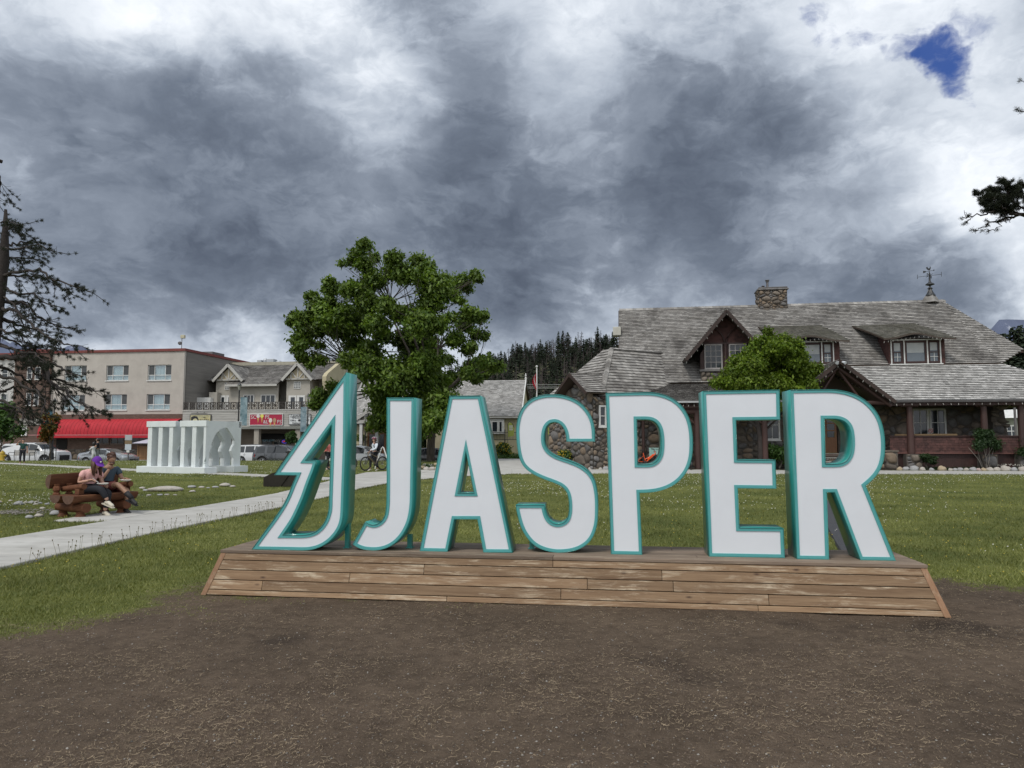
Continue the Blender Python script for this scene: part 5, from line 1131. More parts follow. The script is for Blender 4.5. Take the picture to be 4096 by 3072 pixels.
for (pkx, f0, f1, w0, w1, dr0, dr1, bay0, bay1) in [((910, 1456), (851, 1522), (970, 1520), (900, 926), (1531, 1559), 878, 932, 864, 936), ((1187, 1451), (1127, 1518), (1248, 1516), (1176, 1203), (1527, 1555), 1154, 1221, 1146, 1240)]:
    gd = 3.3; pk_ = HF.d(*pkx, gd); a_ = HF.d(*f0, gd); b_ = HF.d(*f1, gd); cx_ = (a_.x+b_.x)/2; zf = (a_.z+b_.z)/2; hwid = (b_.x-a_.x)/2; zp = pk_.z
    db = 9.0-(top_z-zp)/((top_z-e_z)/(9.0-D2+.3))
    for sg in (1, -1):
        xf = cx_+sg*hwid; q = [(xf, gd, zf), (xf, D2+.4, zf), (cx_, max(db, gd+1), zp), (cx_, gd, zp)]
        if sg < 0: q = [q[1], q[0], q[3], q[2]]
        shingles(sh, q, .22, .3, shm, seed=83, board=.08); MB().bar((xf, gd-.05, zf-.1), (cx_, gd-.05, zp-.1), .1, .28).build('bargeboard', fasc, sh)
    x0, x1 = S2(bay0, 1560, 3.8).x, S2(bay1, 1560, 3.8).x; MB().box(x0, x1, 3.8, D2+1.7, z_s1, zf+.05).build('bay_wall', cream, sh)
    MB().prism([(cx_-hwid+.3, zf), (cx_+hwid-.3, zf), (cx_, zp-.35)], 3.55, 3.8).build('gable_panel', mat('ochre_panel', (.33, .28, .19), (.38, .33, .23)), sh)
    for (xa, za, xb_, zb2) in [(cx_, zf, cx_, zp-.4), (cx_, zf, cx_-hwid*.42, zf+(zp-zf)*.45), (cx_, zf, cx_+hwid*.42, zf+(zp-zf)*.45), (cx_-hwid*.45, zf, cx_-hwid*.45, zf+(zp-zf)*.42), (cx_+hwid*.45, zf, cx_+hwid*.45, zf+(zp-zf)*.42), (cx_-hwid+.35, zf+.05, cx_+hwid-.35, zf+.05)]: MB().bar((xa, 3.53, za), (xb_, 3.53, zb2), .12, .06, up=(0, 1, 0)).build('half_timber', fasc, sh)
    r_ = (S2(w0[0], 1540, 3.8).x, S2(w0[1], 1540, 3.8).x, S2(w0[0], w1[1], 3.8).z, S2(w0[0], w1[0], 3.8).z); window(sh, r_[0], r_[1], r_[2], r_[3], 3.74, 4, 4, .05, .04, gm_=glass('block_glass', (.10, .11, .11), .2), sill=False)
    d0, d1 = S2(dr0, 1600, 3.8).x, S2(dr1, 1600, 3.8).x; zd = S2(dr0, 1582, 3.8).z
    for i in range(2):
        o_ = MB().box(d0+(d1-d0)*i/2+.03, d0+(d1-d0)*(i+1)/2-.03, 3.72, 3.8, z_s1, zd).build('door', white, sh); MB().box(d0+(d1-d0)*i/2+.3, d0+(d1-d0)*(i+1)/2-.2, 3.705, 3.722, z_s1+.3, zd-.2).build('pane', gls, o_)
mb = MB(); c = S2(1060, 1440, 12).z; 
for (u0, u1, h_, cyl) in ((1028, 1045, .9, 0), (1045, 1062, 1.1, 1), (1066, 1094, 1.0, 0), (1096, 1120, .8, 1)):
    a, b = HF.d(u0, 1440, 12).x, HF.d(u1, 1440, 12).x; o = MB()
    o = o.lathe([((b-a)/2, 0), ((b-a)/2, h_*.8), ((b-a)*.3, h_)], 12, ((a+b)/2, 12.5, par_z-.2)) if cyl else o.bevbox(a, b, 12, 13, par_z-.2, par_z+h_-.2, .06); o.build('roof_unit', mat('galvanised', (.36, .38, .40), (.42, .44, .46), 2, .5, metal=.3), sh)
r_ = rect(766, 842, 1590, 1607, 2.5); MB().box(r_[0], r_[1], 2.5, 3.2, z_s1, r_[3]).build('balcony_cabinet', white, sh); r_ = rect(836, 868, 1569, 1607, 3.0); MB().box(r_[0], r_[1], 3.0, 4.4, z_s1, r_[3]).build('balcony_wall', cream, sh)
# ---- shop signs
def board(label, u0, u1, v0, v1, bg, frame, d=-.1, fr=.07, cat='sign'):
    a, b, z0, z1 = rect(u0, u1, v0, v1, d); o = empty('shop_sign', HF.w((a+b)/2, d, z0), TY, label, cat); w_, h_ = b-a, z1-z0
    MB().box(-w_/2+fr, w_/2-fr, -.03, .05, fr, h_-fr).build('panel', bg, o); mb = MB(); mb.box(-w_/2, w_/2, -.05, .06, h_-fr, h_).box(-w_/2, w_/2, -.05, .06, 0, fr).box(-w_/2, -w_/2+fr, -.049, .06, fr, h_-fr).box(w_/2-fr, w_/2, -.049, .06, fr, h_-fr).build('frame', frame, o); return o, w_, h_
o, w_, h_ = board('crimson ice cream shop sign in a white frame on the siding', 998, 1132, 1655, 1702, mat('crimson', (.36, .010, .045), (.40, .014, .05)), white)
text3('lettering', 'SC', .52, white, o, (-w_*.375, -.045, h_*.70)); text3('lettering', 'PS', .52, white, o, (w_*.035, -.045, h_*.70)); text3('lettering', '&L', .52, white, o, (-.02, -.045, h_*.30)); text3('lettering', 'PS', .52, white, o, (w_*.40, -.045, h_*.30))
cone = mat('wafer', (.50, .28, .08), (.60, .36, .12)); ices = [(-w_*.235, .72, (.62, .60, .58)), (-w_*.12, .72, (.65, .60, .12)), (w_*.135, .32, (.66, .63, .56)), (w_*.255, .32, (.40, .24, .14))]
for i, (x, f, c_) in enumerate(ices):
    ic = MB().prism([(x-.12, h_*f-.02), (x, h_*f-.62), (x+.12, h_*f-.02)], -.05, -.035).build('cone', cone, o)
    MB().prism([(x+.19*math.cos(a), h_*f+.10+.19*math.sin(a)*(1.5 if math.sin(a) > 0 and i > 1 else 1)) for a in np.linspace(0, 6.28, 17)[:-1]], -.058, -.04).build('scoop', mat('ice_%d' % i, c_), ic)
o, w_, h_ = board('white laundromat sign with black script lettering beside the crimson sign', 1156, 1243, 1656, 1698, mat('sign_white', (.60, .62, .62)), mat('thin_black', (.03, .03, .03)), fr=.03)
blk = mat('sign_black', (.02, .02, .025))
text3('lettering', 'Laundromat', .50, blk, o, (0, -.04, h_*.83), shear=.35, sx=.86); text3('lettering', 'Full Service & Self Service', .17, blk, o, (0, -.04, h_*.62), shear=.3, sx=.95); text3('lettering', 'Office', .26, blk, o, (-w_*.30, -.04, h_*.38)); text3('lettering', 'ART', .26, blk, o, (w_*.34, -.04, h_*.38)); text3('lettering', 'Stationery Print', .25, blk, o, (0, -.04, h_*.14))
MB().prism([(.19*math.cos(a), h_*.40+.12*math.sin(a)) for a in np.linspace(0, 6.28, 13)[:-1]], -.045, -.03).build('emblem', blk, o)
o, w_, h_ = board('yellow restaurant sign with a black bird head, half hidden behind the white sculpture', 760, 844, 1658, 1706, mat('parchment', (.48, .42, .20), (.58, .55, .36), 2), blk, fr=.05)
text3('lettering', 'THE', .17, blk, o, (w_*.18, -.04, h_*.74)); text3('lettering', 'RAVEN', .42, blk, o, (w_*.14, -.04, h_*.50)); MB().prism([(-w_*.44, h_*.45), (-w_*.44, h_*.80), (-w_*.30, h_*.88), (-w_*.16, h_*.84), (-w_*.10, h_*.66), (-w_*.13, h_*.52), (-w_*.16, h_*.62), (-w_*.24, h_*.70), (-w_*.34, h_*.62), (-w_*.38, h_*.45)], -.045, -.03).build('bird_emblem', blk, o)
MB().tube([(-.9, -.25, h_+.12), (.9, -.25, h_+.12)], .03, 6).tube([(-.4, .1, h_+.25), (-.4, -.25, h_+.1)], .02, 5).tube([(.4, .1, h_+.25), (.4, -.25, h_+.1)], .02, 5).build('lamp_bar', iron, o)
# ================================================================== HALL and YELLOW HOUSE
hl = empty('village_hall', HF.w(0, 0, 0), TY, 'hall with a steep pale shingle roof and white timbered gable porch behind the big tree', 'building')
hx0, hx1 = HF.d(1385, 1600, 2).x, HF.d(1700, 1600, 2).x; he = HF.d(1500, 1695, 1.0).z; hr = HF.d(1480, 1528, 6.5).z
shingles(hl, [(hx0, 1.0, he), (hx1, 1.0, he), (hx1, 6.5, hr), (hx0, 6.5, hr)], .2, .3, shm_l, seed=90, board=.1); MB().box(hx0+.3, hx1-.3, 1.6, 12, GB, he+.1).build('wall', yel, hl)
shingles(hl, [(hx1, 12.0, he), (hx0, 12.0, he), (hx0, 6.5, hr), (hx1, 6.5, hr)], .4, .5, shm_l, seed=91, board=.1)
for x_ in (hx0+.3, hx1-.3): MB().add([(x_, 1.6, he), (x_, 12, he), (x_, 6.5, hr-.1)], [(0, 1, 2)]).build('gable_wall', yel, hl)
gx = HF.d(1474, 1660, -1).x; gz_, gf = HF.d(1474, 1640, -1).z, HF.d(1474, 1680, -1).z; gh = gx-HF.d(1414, 1680, -1).x
for sg in (1, -1):
    q = [(gx+sg*gh, -1, gf), (gx+sg*gh, 1.6, gf), (gx, 3.0, gz_), (gx, -1, gz_)]
    if sg < 0: q = [q[1], q[0], q[3], q[2]]
    shingles(hl, q, .2, .3, shm_l, seed=92, board=.08); MB().bar((gx+sg*gh, -1.05, gf-.1), (gx, -1.05, gz_-.1), .1, .3).build('bargeboard', fasc, hl)
    MB().bar((gx+sg*gh*.25, -.95, gf), (gx+sg*.02, -.95, gf+.8), .12, .08).bar((gx+sg*gh*.6, -.95, gf), (gx+sg*gh*.6, -.95, gf+.45), .12, .08).bar((gx+sg*.1, -.95, gf), (gx+sg*gh*.42, -.95, gf+.62), .12, .08).build('half_timber', white, hl)
    MB().bevbox(gx+sg*gh*.52-.15, gx+sg*gh*.52+.15, -.9, -.6, 1.0, gf-.3, .03).build('column', white, hl); stone_wall(hl, (gx+sg*gh*.52-.4, -.95, GB), (1, 0, 0), .8, 1.45, .3, 93, thick=.6, base='pedestal')
MB().prism([(gx-gh+.3, gf), (gx+gh-.3, gf), (gx, gz_-.3)], -.8, -.7).build('gable_panel', cream, hl); MB().box(gx-gh+.1, gx+gh-.1, -1.0, -.7, gf-.32, gf).build('fascia', fasc, hl)
for i in (-1, 0): o_ = MB().box(gx+i*1.0+.02, gx+i*1.0+.98, 1.5, 1.6, GB+.3, 2.4).build('door', MC['orange_wood'], hl); MB().box(gx+i*1.0+.2, gx+i*1.0+.8, 1.48, 1.51, .9, 2.2).build('pane', gls, o_)
yh = empty('yellow_house', (0, 0, 0), 0, 'yellow stucco house with a tall grey shingle roof left of the letter S', 'building'); YF = Fr((1.5, 66), TY); yh.location = (1.5, 66, 0); yh.rotation_euler = (0, 0, TY)
y1x = YF.d(2085, 1662, -.4).x; y0x = y1x-9.5; ye = YF.d(2000, 1664, -.4).z; yr = YF.d(2000, 1521, 4.8).z
shingles(yh, [(y0x, -.4, ye), (y1x, -.4, ye), (y1x-.25, 4.8, yr), (y0x, 4.8, yr)], .2, .28, shm_l, seed=94, board=.1); shingles(yh, [(y1x, 10, ye), (y0x, 10, ye), (y0x, 4.8, yr), (y1x-.25, 4.8, yr)], .4, .5, shm_l, seed=95, board=.1)
wy0 = YF.d(1958, 1700, 0).x; bw_ = rect
wr_ = [(YF.d(a, 1710, 0).x, YF.d(b, 1710, 0).x, YF.d(1985, 1729, 0).z, YF.d(1985, 1686, 0).z) for a, b in ((1957, 1967), (1971, 1994), (1999, 2012))]
MB().box(y0x+.4, y1x-.4, .0, 9.5, -.1, ye+.05).build('wall', yel, yh); MB().add([(y1x-.4, 0, ye), (y1x-.4, 9.5, ye), (y1x-.4, 4.8, yr-.1)], [(0, 1, 2)]).build('gable_wall', yel, yh)
MB().bar((y1x+.02, -.4, ye-.1), (y1x-.23, 4.8, yr-.05), .1, .25).build('bargeboard', white, yh); MB().box(y0x, y1x, -.48, -.4, ye-.2, ye-.04).build('fascia', fasc, yh)
MB().box(wr_[0][0]-.15, wr_[2][1]+.15, -.42, 0, wr_[0][2]-.15, wr_[0][3]+.15).hexa([(wr_[0][0]-.3, -.5, wr_[0][3]+.15), (wr_[2][1]+.3, -.5, wr_[0][3]+.15), (wr_[2][1]+.3, 0, wr_[0][3]+.15), (wr_[0][0]-.3, 0, wr_[0][3]+.15), (wr_[0][0]+.2, -.1, ye-.25), (wr_[2][1]-.2, -.1, ye-.25), (wr_[2][1]-.2, 0, ye-.25), (wr_[0][0]+.2, 0, ye-.25)]).build('bay', white, yh)
for r_ in wr_: window(yh, r_[0], r_[1], r_[2], r_[3], -.47, 1, 1, .05, .03, sill=False)
MB().lathe([(.08, 0), (.12, .15), (.04, .3), (.09, .4), (.02, .7)], 8, (y1x-.25, 4.8, yr)).build('finial', white, yh)
# railing and flags before the yellow house
fe = empty('metal_railing', tuple(YF.w(YF.d(1960, 1750, -3).x, -3, 0)), TY, 'black metal railing in front of the yellow house', 'railing'); fl_ = YF.d(2075, 1750, -3).x-YF.d(1960, 1750, -3).x; fz1, fz0 = YF.d(2010, 1729, -3).z, YF.d(2010, 1764, -3).z
for z_ in (fz0+.1, fz1-.04): MB().box(0, fl_, -.02, .02, z_, z_+.05).build('rail', iron, fe)
bm_ = MB().box(-.012, .012, -.012, .012, fz0+.12, fz1-.04).mesh('baluster', iron)
for i in range(int(fl_/.13)): link_mesh('baluster', bm_, fe, (.06+i*.13, 0, 0))
for x_ in (0, fl_*.52, fl_): MB().box(x_-.04, x_+.04, -.04, .04, 0, fz1+.25).build('post', iron, fe)
def feather(u, v0, v1, d, label, ys):
    f = YF; c = f.d(u, v1, d); t_ = f.d(u, v0, d).z; o = empty('feather_flag', tuple(f.w(c.x, d, 0)), TY, label, 'flag'); w_ = .55
    pts = [(0, c.z), (w_*.9, c.z+.1), (w_, (c.z+t_)/2), (w_*.9, t_-.35), (w_*.6, t_-.08), (w_*.3, t_), (0, t_-.15)]
    MB().prism(pts, -.01, .01).build('cloth', mat('lime_cloth', (.28, .32, .06), (.33, .37, .08)), o); MB().tube([(-.01, 0, 0), (-.02, 0, t_-.2), (.05, 0, t_-.02), (w_*.3, 0, t_+.03), (w_*.7, 0, t_-.12), (w_, 0, t_-.5)], .025, 6).build('pole', iron, o)
    for k in range(3): MB().box(.1, .42, -.02, -.011, c.z+(t_-c.z)*(.45+.12*k), c.z+(t_-c.z)*(.45+.12*k)+.09).build('print_line', white, o)
feather(2032, 1688, 1748, -4, 'lime feather flag in front of the yellow house railing', 0); feather(2192, 1692, 1738, -8, 'lime feather flag seen through the upper curve of the letter S', 0)
# flagpole with a hanging flag
c = at(2148, 1800, 52); fpz = at(2146, 1470, 52).z; o = empty('flagpole', (c.x, 52, 0), 0, 'white flagpole with a limp red and white flag behind the letter S', 'flagpole'); MB().tube([(0, 0, 0), (0, 0, fpz)], [.07, .045], 8).blob((0, 0, fpz+.07), .09).build('pole', white, o, smooth=True)
mb = MB(); n = 8; vs = []
zt2, zb2 = at(2140, 1492, 52).z, at(2140, 1552, 52).z
for i in range(n+1):
    x_ = -.05-.30*i/n; 
    for j in range(7): z_ = zt2-(zt2-zb2)*j/6; vs.append((x_*(.55+.45*math.sin(j*.7+.5)), .07*math.sin(i*2.2), z_-i*.04))
for band, c_, nm in (((0, 3), (.38, .015, .03), 'flag_red'), ((3, 5), (.6, .58, .57), 'flag_white'), ((5, 8), (.38, .015, .03), 'flag_red')):
    mb = MB(); mb.add(vs, [(i*7+j, (i+1)*7+j, (i+1)*7+j+1, i*7+j+1) for i in range(*band) for j in range(6)]); mb.build('flag_cloth', mat(nm, c_), o)
# distant cottage past the station porch, power lines
hc = empty('small_house', (at(4060, 1720, 85).x, 85, 0), R(-20), 'small grey green house with a white frame window beyond the station porch', 'house'); zh = at(4060, 1672, 85).z
MB().box(-1.5, 7, 0, 7, 0, zh).build('wall', stucco('green_stucco', (.24, .25, .20), (.28, .29, .24)), hc); MB().hexa([(-2.2, -.6, zh), (7.6, -.6, zh), (7.6, 7.6, zh), (-2.2, 7.6, zh), (-1, .8, zh+1.0), (6.5, .8, zh+1.3), (6.5, 6, zh+1.3), (-1, 6, zh+1.0)]).build('roof', white, hc)
window(hc, -.9, .2, 2.0, 3.4, -.05, 2, 2, .12, .08)
MB().box(-3, 12, -2, -1.5, 0, 1.6).build('low_wall', white, hc)
pl_ = empty('utility_pole', (at(4062, 1700, 80).x, 80, 0), 0, 'thin grey pole in front of the small grey green house', 'pole'); MB().tube([(0, 0, 0), (0, 0, 8.5)], [.16, .10], 8).build('pole', metal, pl_)
for i, v in enumerate((1529, 1538, 1543)):
    a = at(1900, v, 72); b = at(2420, v+1, 72); pts = [a.lerp(b, t_)-Vector((0, 0, .25*4*t_*(1-t_))) for t_ in np.linspace(0, 1, 9)]
    o = MB().tube([tuple(p) for p in pts], .022, 4).build('power_line', mat('pale_cable', (.35, .35, .34))); tag(o, ['top of the three pale cables strung behind the yellow house', 'middle of the three pale cables strung behind the yellow house', 'lowest of the three pale cables strung behind the yellow house'][i], 'cable', 'power lines behind the yellow house')
# ================================================================== WHITE SLICED SCULPTURE
SF_ = Fr((-14.4, 33.5), R(-24.6)); scu = empty('slatted_sculpture', (-14.4, 33.5, 0), R(-24.6), 'white walk-through sculpture of six upright panels with cut out silhouettes on the lawn', 'sculpture')
wp = mat('matt_white_paint', (.63, .67, .67), (.69, .73, .73), 1.5, .6, .05, dark=(.46, .49, .48), dsc=1.2, damt=.3)
PZ0 = .0; PZ1 = SF_.d(700, 1868, -.2).z; PT = SF_.d(820, 1683, 0).z; PDp = 2.16
cols = [(590, 606), (632, 648), (675, 690), (722, 737), (767, 783), (813, 829)]
op = [(.10, 0), (.10, .25), (.12, .42), (.20, .6), (.27, .72), (.37, .81), (.5, .86), (.59, .855), (.66, .78), (.76, .66), (.815, .58), (.80, .49), (.75, .42), (.725, .34), (.76, .26), (.80, .18), (.80, 0)]
H_ = PT-PZ1
for k, (u0, u1) in enumerate(cols):
    x0, x1 = SF_.d(u0, 1790, 0).x, SF_.d(u1, 1790, 0).x; x1 = min(x1, 0)
    f = (5-k)/5; o2 = [(a+(.18*f*math.sin(b*5+k)*.6+.08*f)*(1 if a < .45 else -.4), b*(1-.22*f)) for a, b in op]
    pts = [(0, 0)]+[(max(.06, a)*PDp, b*H_) for a, b in o2]+[(PDp, 0), (PDp, H_), (0, H_)]
    MB().prism([(a, PZ1+b) for a, b in pts], x0, x1, 'x').build('panel', wp, scu)
xs_ = [SF_.d(u, 1700, 0).x for u in (590, 705, 722, 829)]
MB().bevbox(xs_[0]-.02, xs_[1], -.035, .12, PT-.27, PT+.015, .008).build('header', wp, scu); MB().bevbox(xs_[2]+.0, .03, -.035, .12, PT-.27, PT+.015, .008).build('header', wp, scu)
MB().bevbox(xs_[0], -.0, PDp-.16, PDp+.03, PT-.3, PT+.012, .008).build('header', wp, scu)
MB().bevbox(xs_[0]-.28, -2.2, -.30, .42, 0, PZ1+.012, .01).build('plinth', wp, scu); MB().bevbox(-2.19, .30, -.30, .42, 0, PZ1+.012, .01).build('plinth', wp, scu); MB().bevbox(xs_[0]-.1, .24, PDp-.62, PDp+.28, 0, PZ1+.012, .01).build('plinth', wp, scu)
lx_ = (SF_.d(813, 1840, 0).x+SF_.d(829, 1840, 0).x)/2
MB().prism([(lx_-.07, PZ1+.27), (lx_+.05, PZ1+.52), (lx_+.05, PZ1+.27)], -.004, .0).build('pine_emblem', mat('grey_print', (.16, .20, .20)), scu); text3('lettering', 'JASPER', .055, MC['grey_print'], scu, (lx_, -.004, PZ1+.20), ext=.001)
# ================================================================== dark leaning interpretive stand
c0, c1 = gp(1092, 1948), gp(1212, 1950); o = empty('interpretive_stand', (c0.x, c0.y, 0), R(-8), 'dark slanting metal display stand on the lawn behind the pine tree emblem', 'stand')
bz = mat('dark_bronze_metal', (.022, .018, .014), (.032, .027, .021), 3, .45, metal=.3, spec=.4); wd_ = (c1-c0).length
MB().prism([(-.35, 0), (.25, 0), (.62, .50), (.5, .50), (.30, .56), (-.05, .46), (-.35, .32)], 0, .5, 'y').build('base', bz, o)
MB().hexa([(.02, .02, .42), (wd_-.1, .02, .42), (wd_-.1, .5, .42), (.02, .5, .42), (.50, .06, 1.19), (wd_+.20, .06, 1.19), (wd_+.20, .12, 1.22), (.50, .12, 1.22)]).build('panel', bz, o)
MB().prism([(-.02, .0), (wd_-.15, 0), (wd_-.02, .42), (.05, .42)], .03, .5, 'y').build('pedestal', bz, o)
# ================================================================== VEHICLES
tyre = mat('tyre_rubber', (.015, .015, .016), (.025, .025, .026), 8, .8); rimm = mat('alloy_rim', (.42, .43, .45), (.5, .51, .53), metal=.7, rough=.35); blkpl = mat('black_plastic', (.018, .018, .02), (.03, .03, .032), 6, .55)
cgl = mat('car_glass', (.018, .022, .026), (.03, .034, .04), 1, .06, spec=.7); hlm = mat('headlight_glass', (.55, .57, .6), rough=.1, spec=.8); tlm = mat('taillight_red', (.35, .012, .012), rough=.2)
def paint(n, c, met=.0, r=.25): return mat(n, c, tuple(x*1.06 for x in c), .8, r, spec=.6, metal=met, coat=.6)
def wheel_at(parent, x, y, z, r, w_=.22, side=-1, spokes=8):
    mb = MB(); prof = [(r*.66, -w_/2), (r*.95, -w_/2), (r, -w_*.35), (r, w_*.35), (r*.95, w_/2), (r*.66, w_/2)]; n = 24; vs = []; fs = []
    for pr, pz in prof:
        for k in range(n): a = 2*math.pi*k/n; vs.append((pr*math.cos(a), pz, pr*math.sin(a)))
    for i in range(5):
        for k in range(n): fs.append((i*n+k, i*n+(k+1) % n, (i+1)*n+(k+1) % n, (i+1)*n+k))
    mb.add(vs, fs); wh = mb.build('wheel', tyre, parent, smooth=True, loc=(x, y, z)); mb = MB(); yo = side*w_*.40
    for k in range(spokes): a = 2*math.pi*k/spokes; mb.bar((r*.10*math.cos(a), yo, r*.10*math.sin(a)), (r*.66*math.cos(a), yo-side*.02, r*.66*math.sin(a)), .055, .03, up=(0, 1, 0))
    rr_ = [(r*.655*math.cos(q), yo, r*.655*math.sin(q)) for q in np.linspace(0, 6.2832, 25)]; mb.tube(rr_, .022, 5, False); mb.blob((0, yo, 0), (.06, .03, .06), 8, 4)
    mb.build('rim', rimm, wh); vs = [(r*.64*math.cos(2*math.pi*k/16), yo-side*.08, r*.64*math.sin(2*math.pi*k/16)) for k in range(16)]; MB().add(vs, [tuple(range(16))]).build('wheel_well_disc', blkpl, wh); return wh
def car(label, cat, px, Y, L, Wd, top, belt, wheels, r, pm, ws, rw, sides, yaw=TY, zroad=-.585, clad=None, face=1, kind='parked_car', wt=.80, spokes=8, extra=None, group='vehicles parked along the road'):
    """top/belt: (x, z) outlines from the tail (x=0) to the nose (x=L)"""
    c = at(px, 1800, Y); rt = empty(kind, (c.x, Y, zroad), yaw, label, cat, group)
    nX = 64; xs = sorted(set(np.linspace(0, L, nX)) | {v for p in (ws, rw) for v in p}); tx = [p[0] for p in top]; tz = [p[1] for p in top]; bx = [p[0] for p in belt]; bzz = [p[1] for p in belt]
    rings = []; w2 = Wd/2; info = []
    for x in xs:
        zt = float(np.interp(x, tx, tz)); zb_ = float(np.interp(x, bx, bzz)); zb_ = min(zb_, zt-.01); low = .24+.10*max(0, 1-min(x, L-x)/.5)
        for wx in wheels:
            if abs(x-wx) < r*1.16: low = max(low, r+math.sqrt(max(0, (r*1.16)**2-(x-wx)**2)))
        e = min(1, min(x, L-x)/.55); wb = w2*(.82+.18*math.sqrt(max(0, 1-(1-e)**2))); cab = min(1, max(0, (zt-zb_)/.45)); wtt = wb*(.93*(1-cab)+wt*cab)
        rings.append([(x, -wb*.96, low), (x, -wb, max(low+.02, .5)), (x, -wb*1.0, max(low+.03, .72)), (x, -wb*.975, zb_), (x, -wtt, zt-.05 if cab > .2 else zt-.012), (x, -wtt*.88, zt), (x, 0, zt+.02), (x, wtt*.88, zt), (x, wtt, zt-.05 if cab > .2 else zt-.012), (x, wb*.975, zb_), (x, wb, max(low+.03, .72)), (x, wb, max(low+.02, .5)), (x, wb*.96, low)]); info.append((x, zt, zb_, cab))
    mb = MB(); m = 13; vs = [q for r_ in rings for q in r_]; fs = []
    for i in range(len(xs)-1):
        for k in range(m-1): fs.append((i*m+k, (i+1)*m+k, (i+1)*m+k+1, i*m+k+1))
    fs.append(tuple(range(m))); fs.append(tuple((len(xs)-1)*m+k for k in range(m))[::-1]); mb.add(vs, fs); mb.build('body', pm, rt, smooth=True)
    MB().box(.3, L-.3, -w2*.8, w2*.8, .22, .55).build('underbody', blkpl, rt)
    gi = lambda x: min(range(len(xs)), key=lambda i: abs(xs[i]-x))
    def pane_faces(rng, ks, nm, mt, off):
        mb = MB(); a, b = gi(rng[0]), gi(rng[1])
        for i in range(a, b):
            for k in ks: q = [Vector(rings[i][k]), Vector(rings[i+1][k]), Vector(rings[i+1][k+1]), Vector(rings[i][k+1])]; n_ = (q[1]-q[0]).cross(q[3]-q[0]); n_ = n_.normalized() if n_.length > 1e-9 else Vector((0, 0, 1)); n_ = -n_ if n_.z < 0 else n_; mb.add([v+n_*off for v in q], [(0, 1, 2, 3)])
        mb.build(nm, mt, rt, smooth=True)
    pane_faces(ws, (4, 5, 6, 7), 'windscreen', cgl, .012)
    if rw[1] > rw[0]: pane_faces(rw, (4, 5, 6, 7), 'rear_window', cgl, .012)
    for sd in (-1, 1):
        for (a, b) in sides:
            mb = MB(); n = 8; vs = []
            for j in range(n+1):
                x = a+(b-a)*j/n; i = max(k for k in range(len(xs)) if xs[k] <= x+1e-6); i = min(i, len(xs)-2); t_ = (x-xs[i])/(xs[i+1]-xs[i])
                p3 = Vector(rings[i][3]).lerp(Vector(rings[i+1][3]), t_); p4 = Vector(rings[i][4]).lerp(Vector(rings[i+1][4]), t_)
                for f in (.05, .92): q = p3.lerp(p4, f); vs.append((q.x, (q.y-.015)*(-1 if sd > 0 else 1), q.z))
            mb.add(vs, [(2*j, 2*j+2, 2*j+3, 2*j+1) for j in range(n)]); mb.build('side_window', cgl, rt)
    for wx in wheels:
        for sd in (-1, 1): wheel_at(rt, wx, sd*(w2-.12), r, r, .24, sd, spokes)
    zb_f = float(np.interp(L-.25, bx, bzz)); zr_ = float(np.interp(.12, bx, bzz))
    for sd in (-1, 1):
        MB().hexa([(L-.42, sd*w2*.62, zb_f-.16), (L-.05, sd*w2*.60, zb_f-.16), (L-.18, sd*w2*.93, zb_f-.16), (L-.42, sd*w2*1.0, zb_f-.16), (L-.40, sd*w2*.62, zb_f-.02), (L-.10, sd*w2*.60, zb_f-.02), (L-.22, sd*w2*.92, zb_f-.02), (L-.45, sd*w2*.985, zb_f-.02)]).build('headlight', hlm, rt)
        MB().hexa([(-.01, sd*w2*.58, zr_-.30), (.30, sd*w2*.58, zr_-.30), (.30, sd*w2*1.0, zr_-.30), (.04, sd*w2*.86, zr_-.30), (-.01, sd*w2*.58, zr_-.05), (.34, sd*w2*.58, zr_-.05), (.34, sd*w2*.985, zr_-.05), (.05, sd*w2*.86, zr_-.05)]).build('taillight', tlm, rt)
        mx = ws[0]-.0 if ws[0] > ws[1] else ws[0]; q = [i_ for i_ in info if i_[0] >= ws[0]][0]
        MB().bevbox(ws[1]-.45, ws[1]-.22, sd*(w2+.10)-.10, sd*(w2+.10)+.10, q[2]+.02, q[2]+.20, .03).build('wing_mirror', pm if not clad else blkpl, rt)
    MB().bevbox(L-.10, L+.02, -w2*.56, w2*.56, .42, zb_f-.14, .02).build('grille', blkpl, rt); MB().bevbox(L-.2, L+.04, -w2*.7, w2*.7, .24, .42, .03).build('bumper', blkpl, rt)
    if clad:
        for wx in wheels:
            pts = [(wx+r*1.2*math.cos(a), -w2-.005, r+r*1.2*math.sin(a)) for a in np.linspace(0, math.pi, 13)]; MB().tube(pts, .045, 5).build('arch_trim', blkpl, rt)
    for a_, b_ in sides[:2]: MB().box((a_+b_)/2-.55, (a_+b_)/2-.35, -w2-.02, -w2+.02, float(np.interp(a_, bx, bzz))-.16, float(np.interp(a_, bx, bzz))-.12).build('door_handle', pm, rt); MB().box(b_+.03, b_+.042, -w2-.004, -w2+.01, .36, float(np.interp(b_, bx, bzz))-.01).build('door_seam', blkpl, rt)
    if extra: extra(rt, L, w2)
    return rt
pw_ = paint('car_white', (.62, .63, .64)); pg = paint('car_grey', (.075, .08, .088), .4); psv = paint('car_silver', (.36, .38, .40), .6); pbk = paint('car_black', (.012, .013, .016))
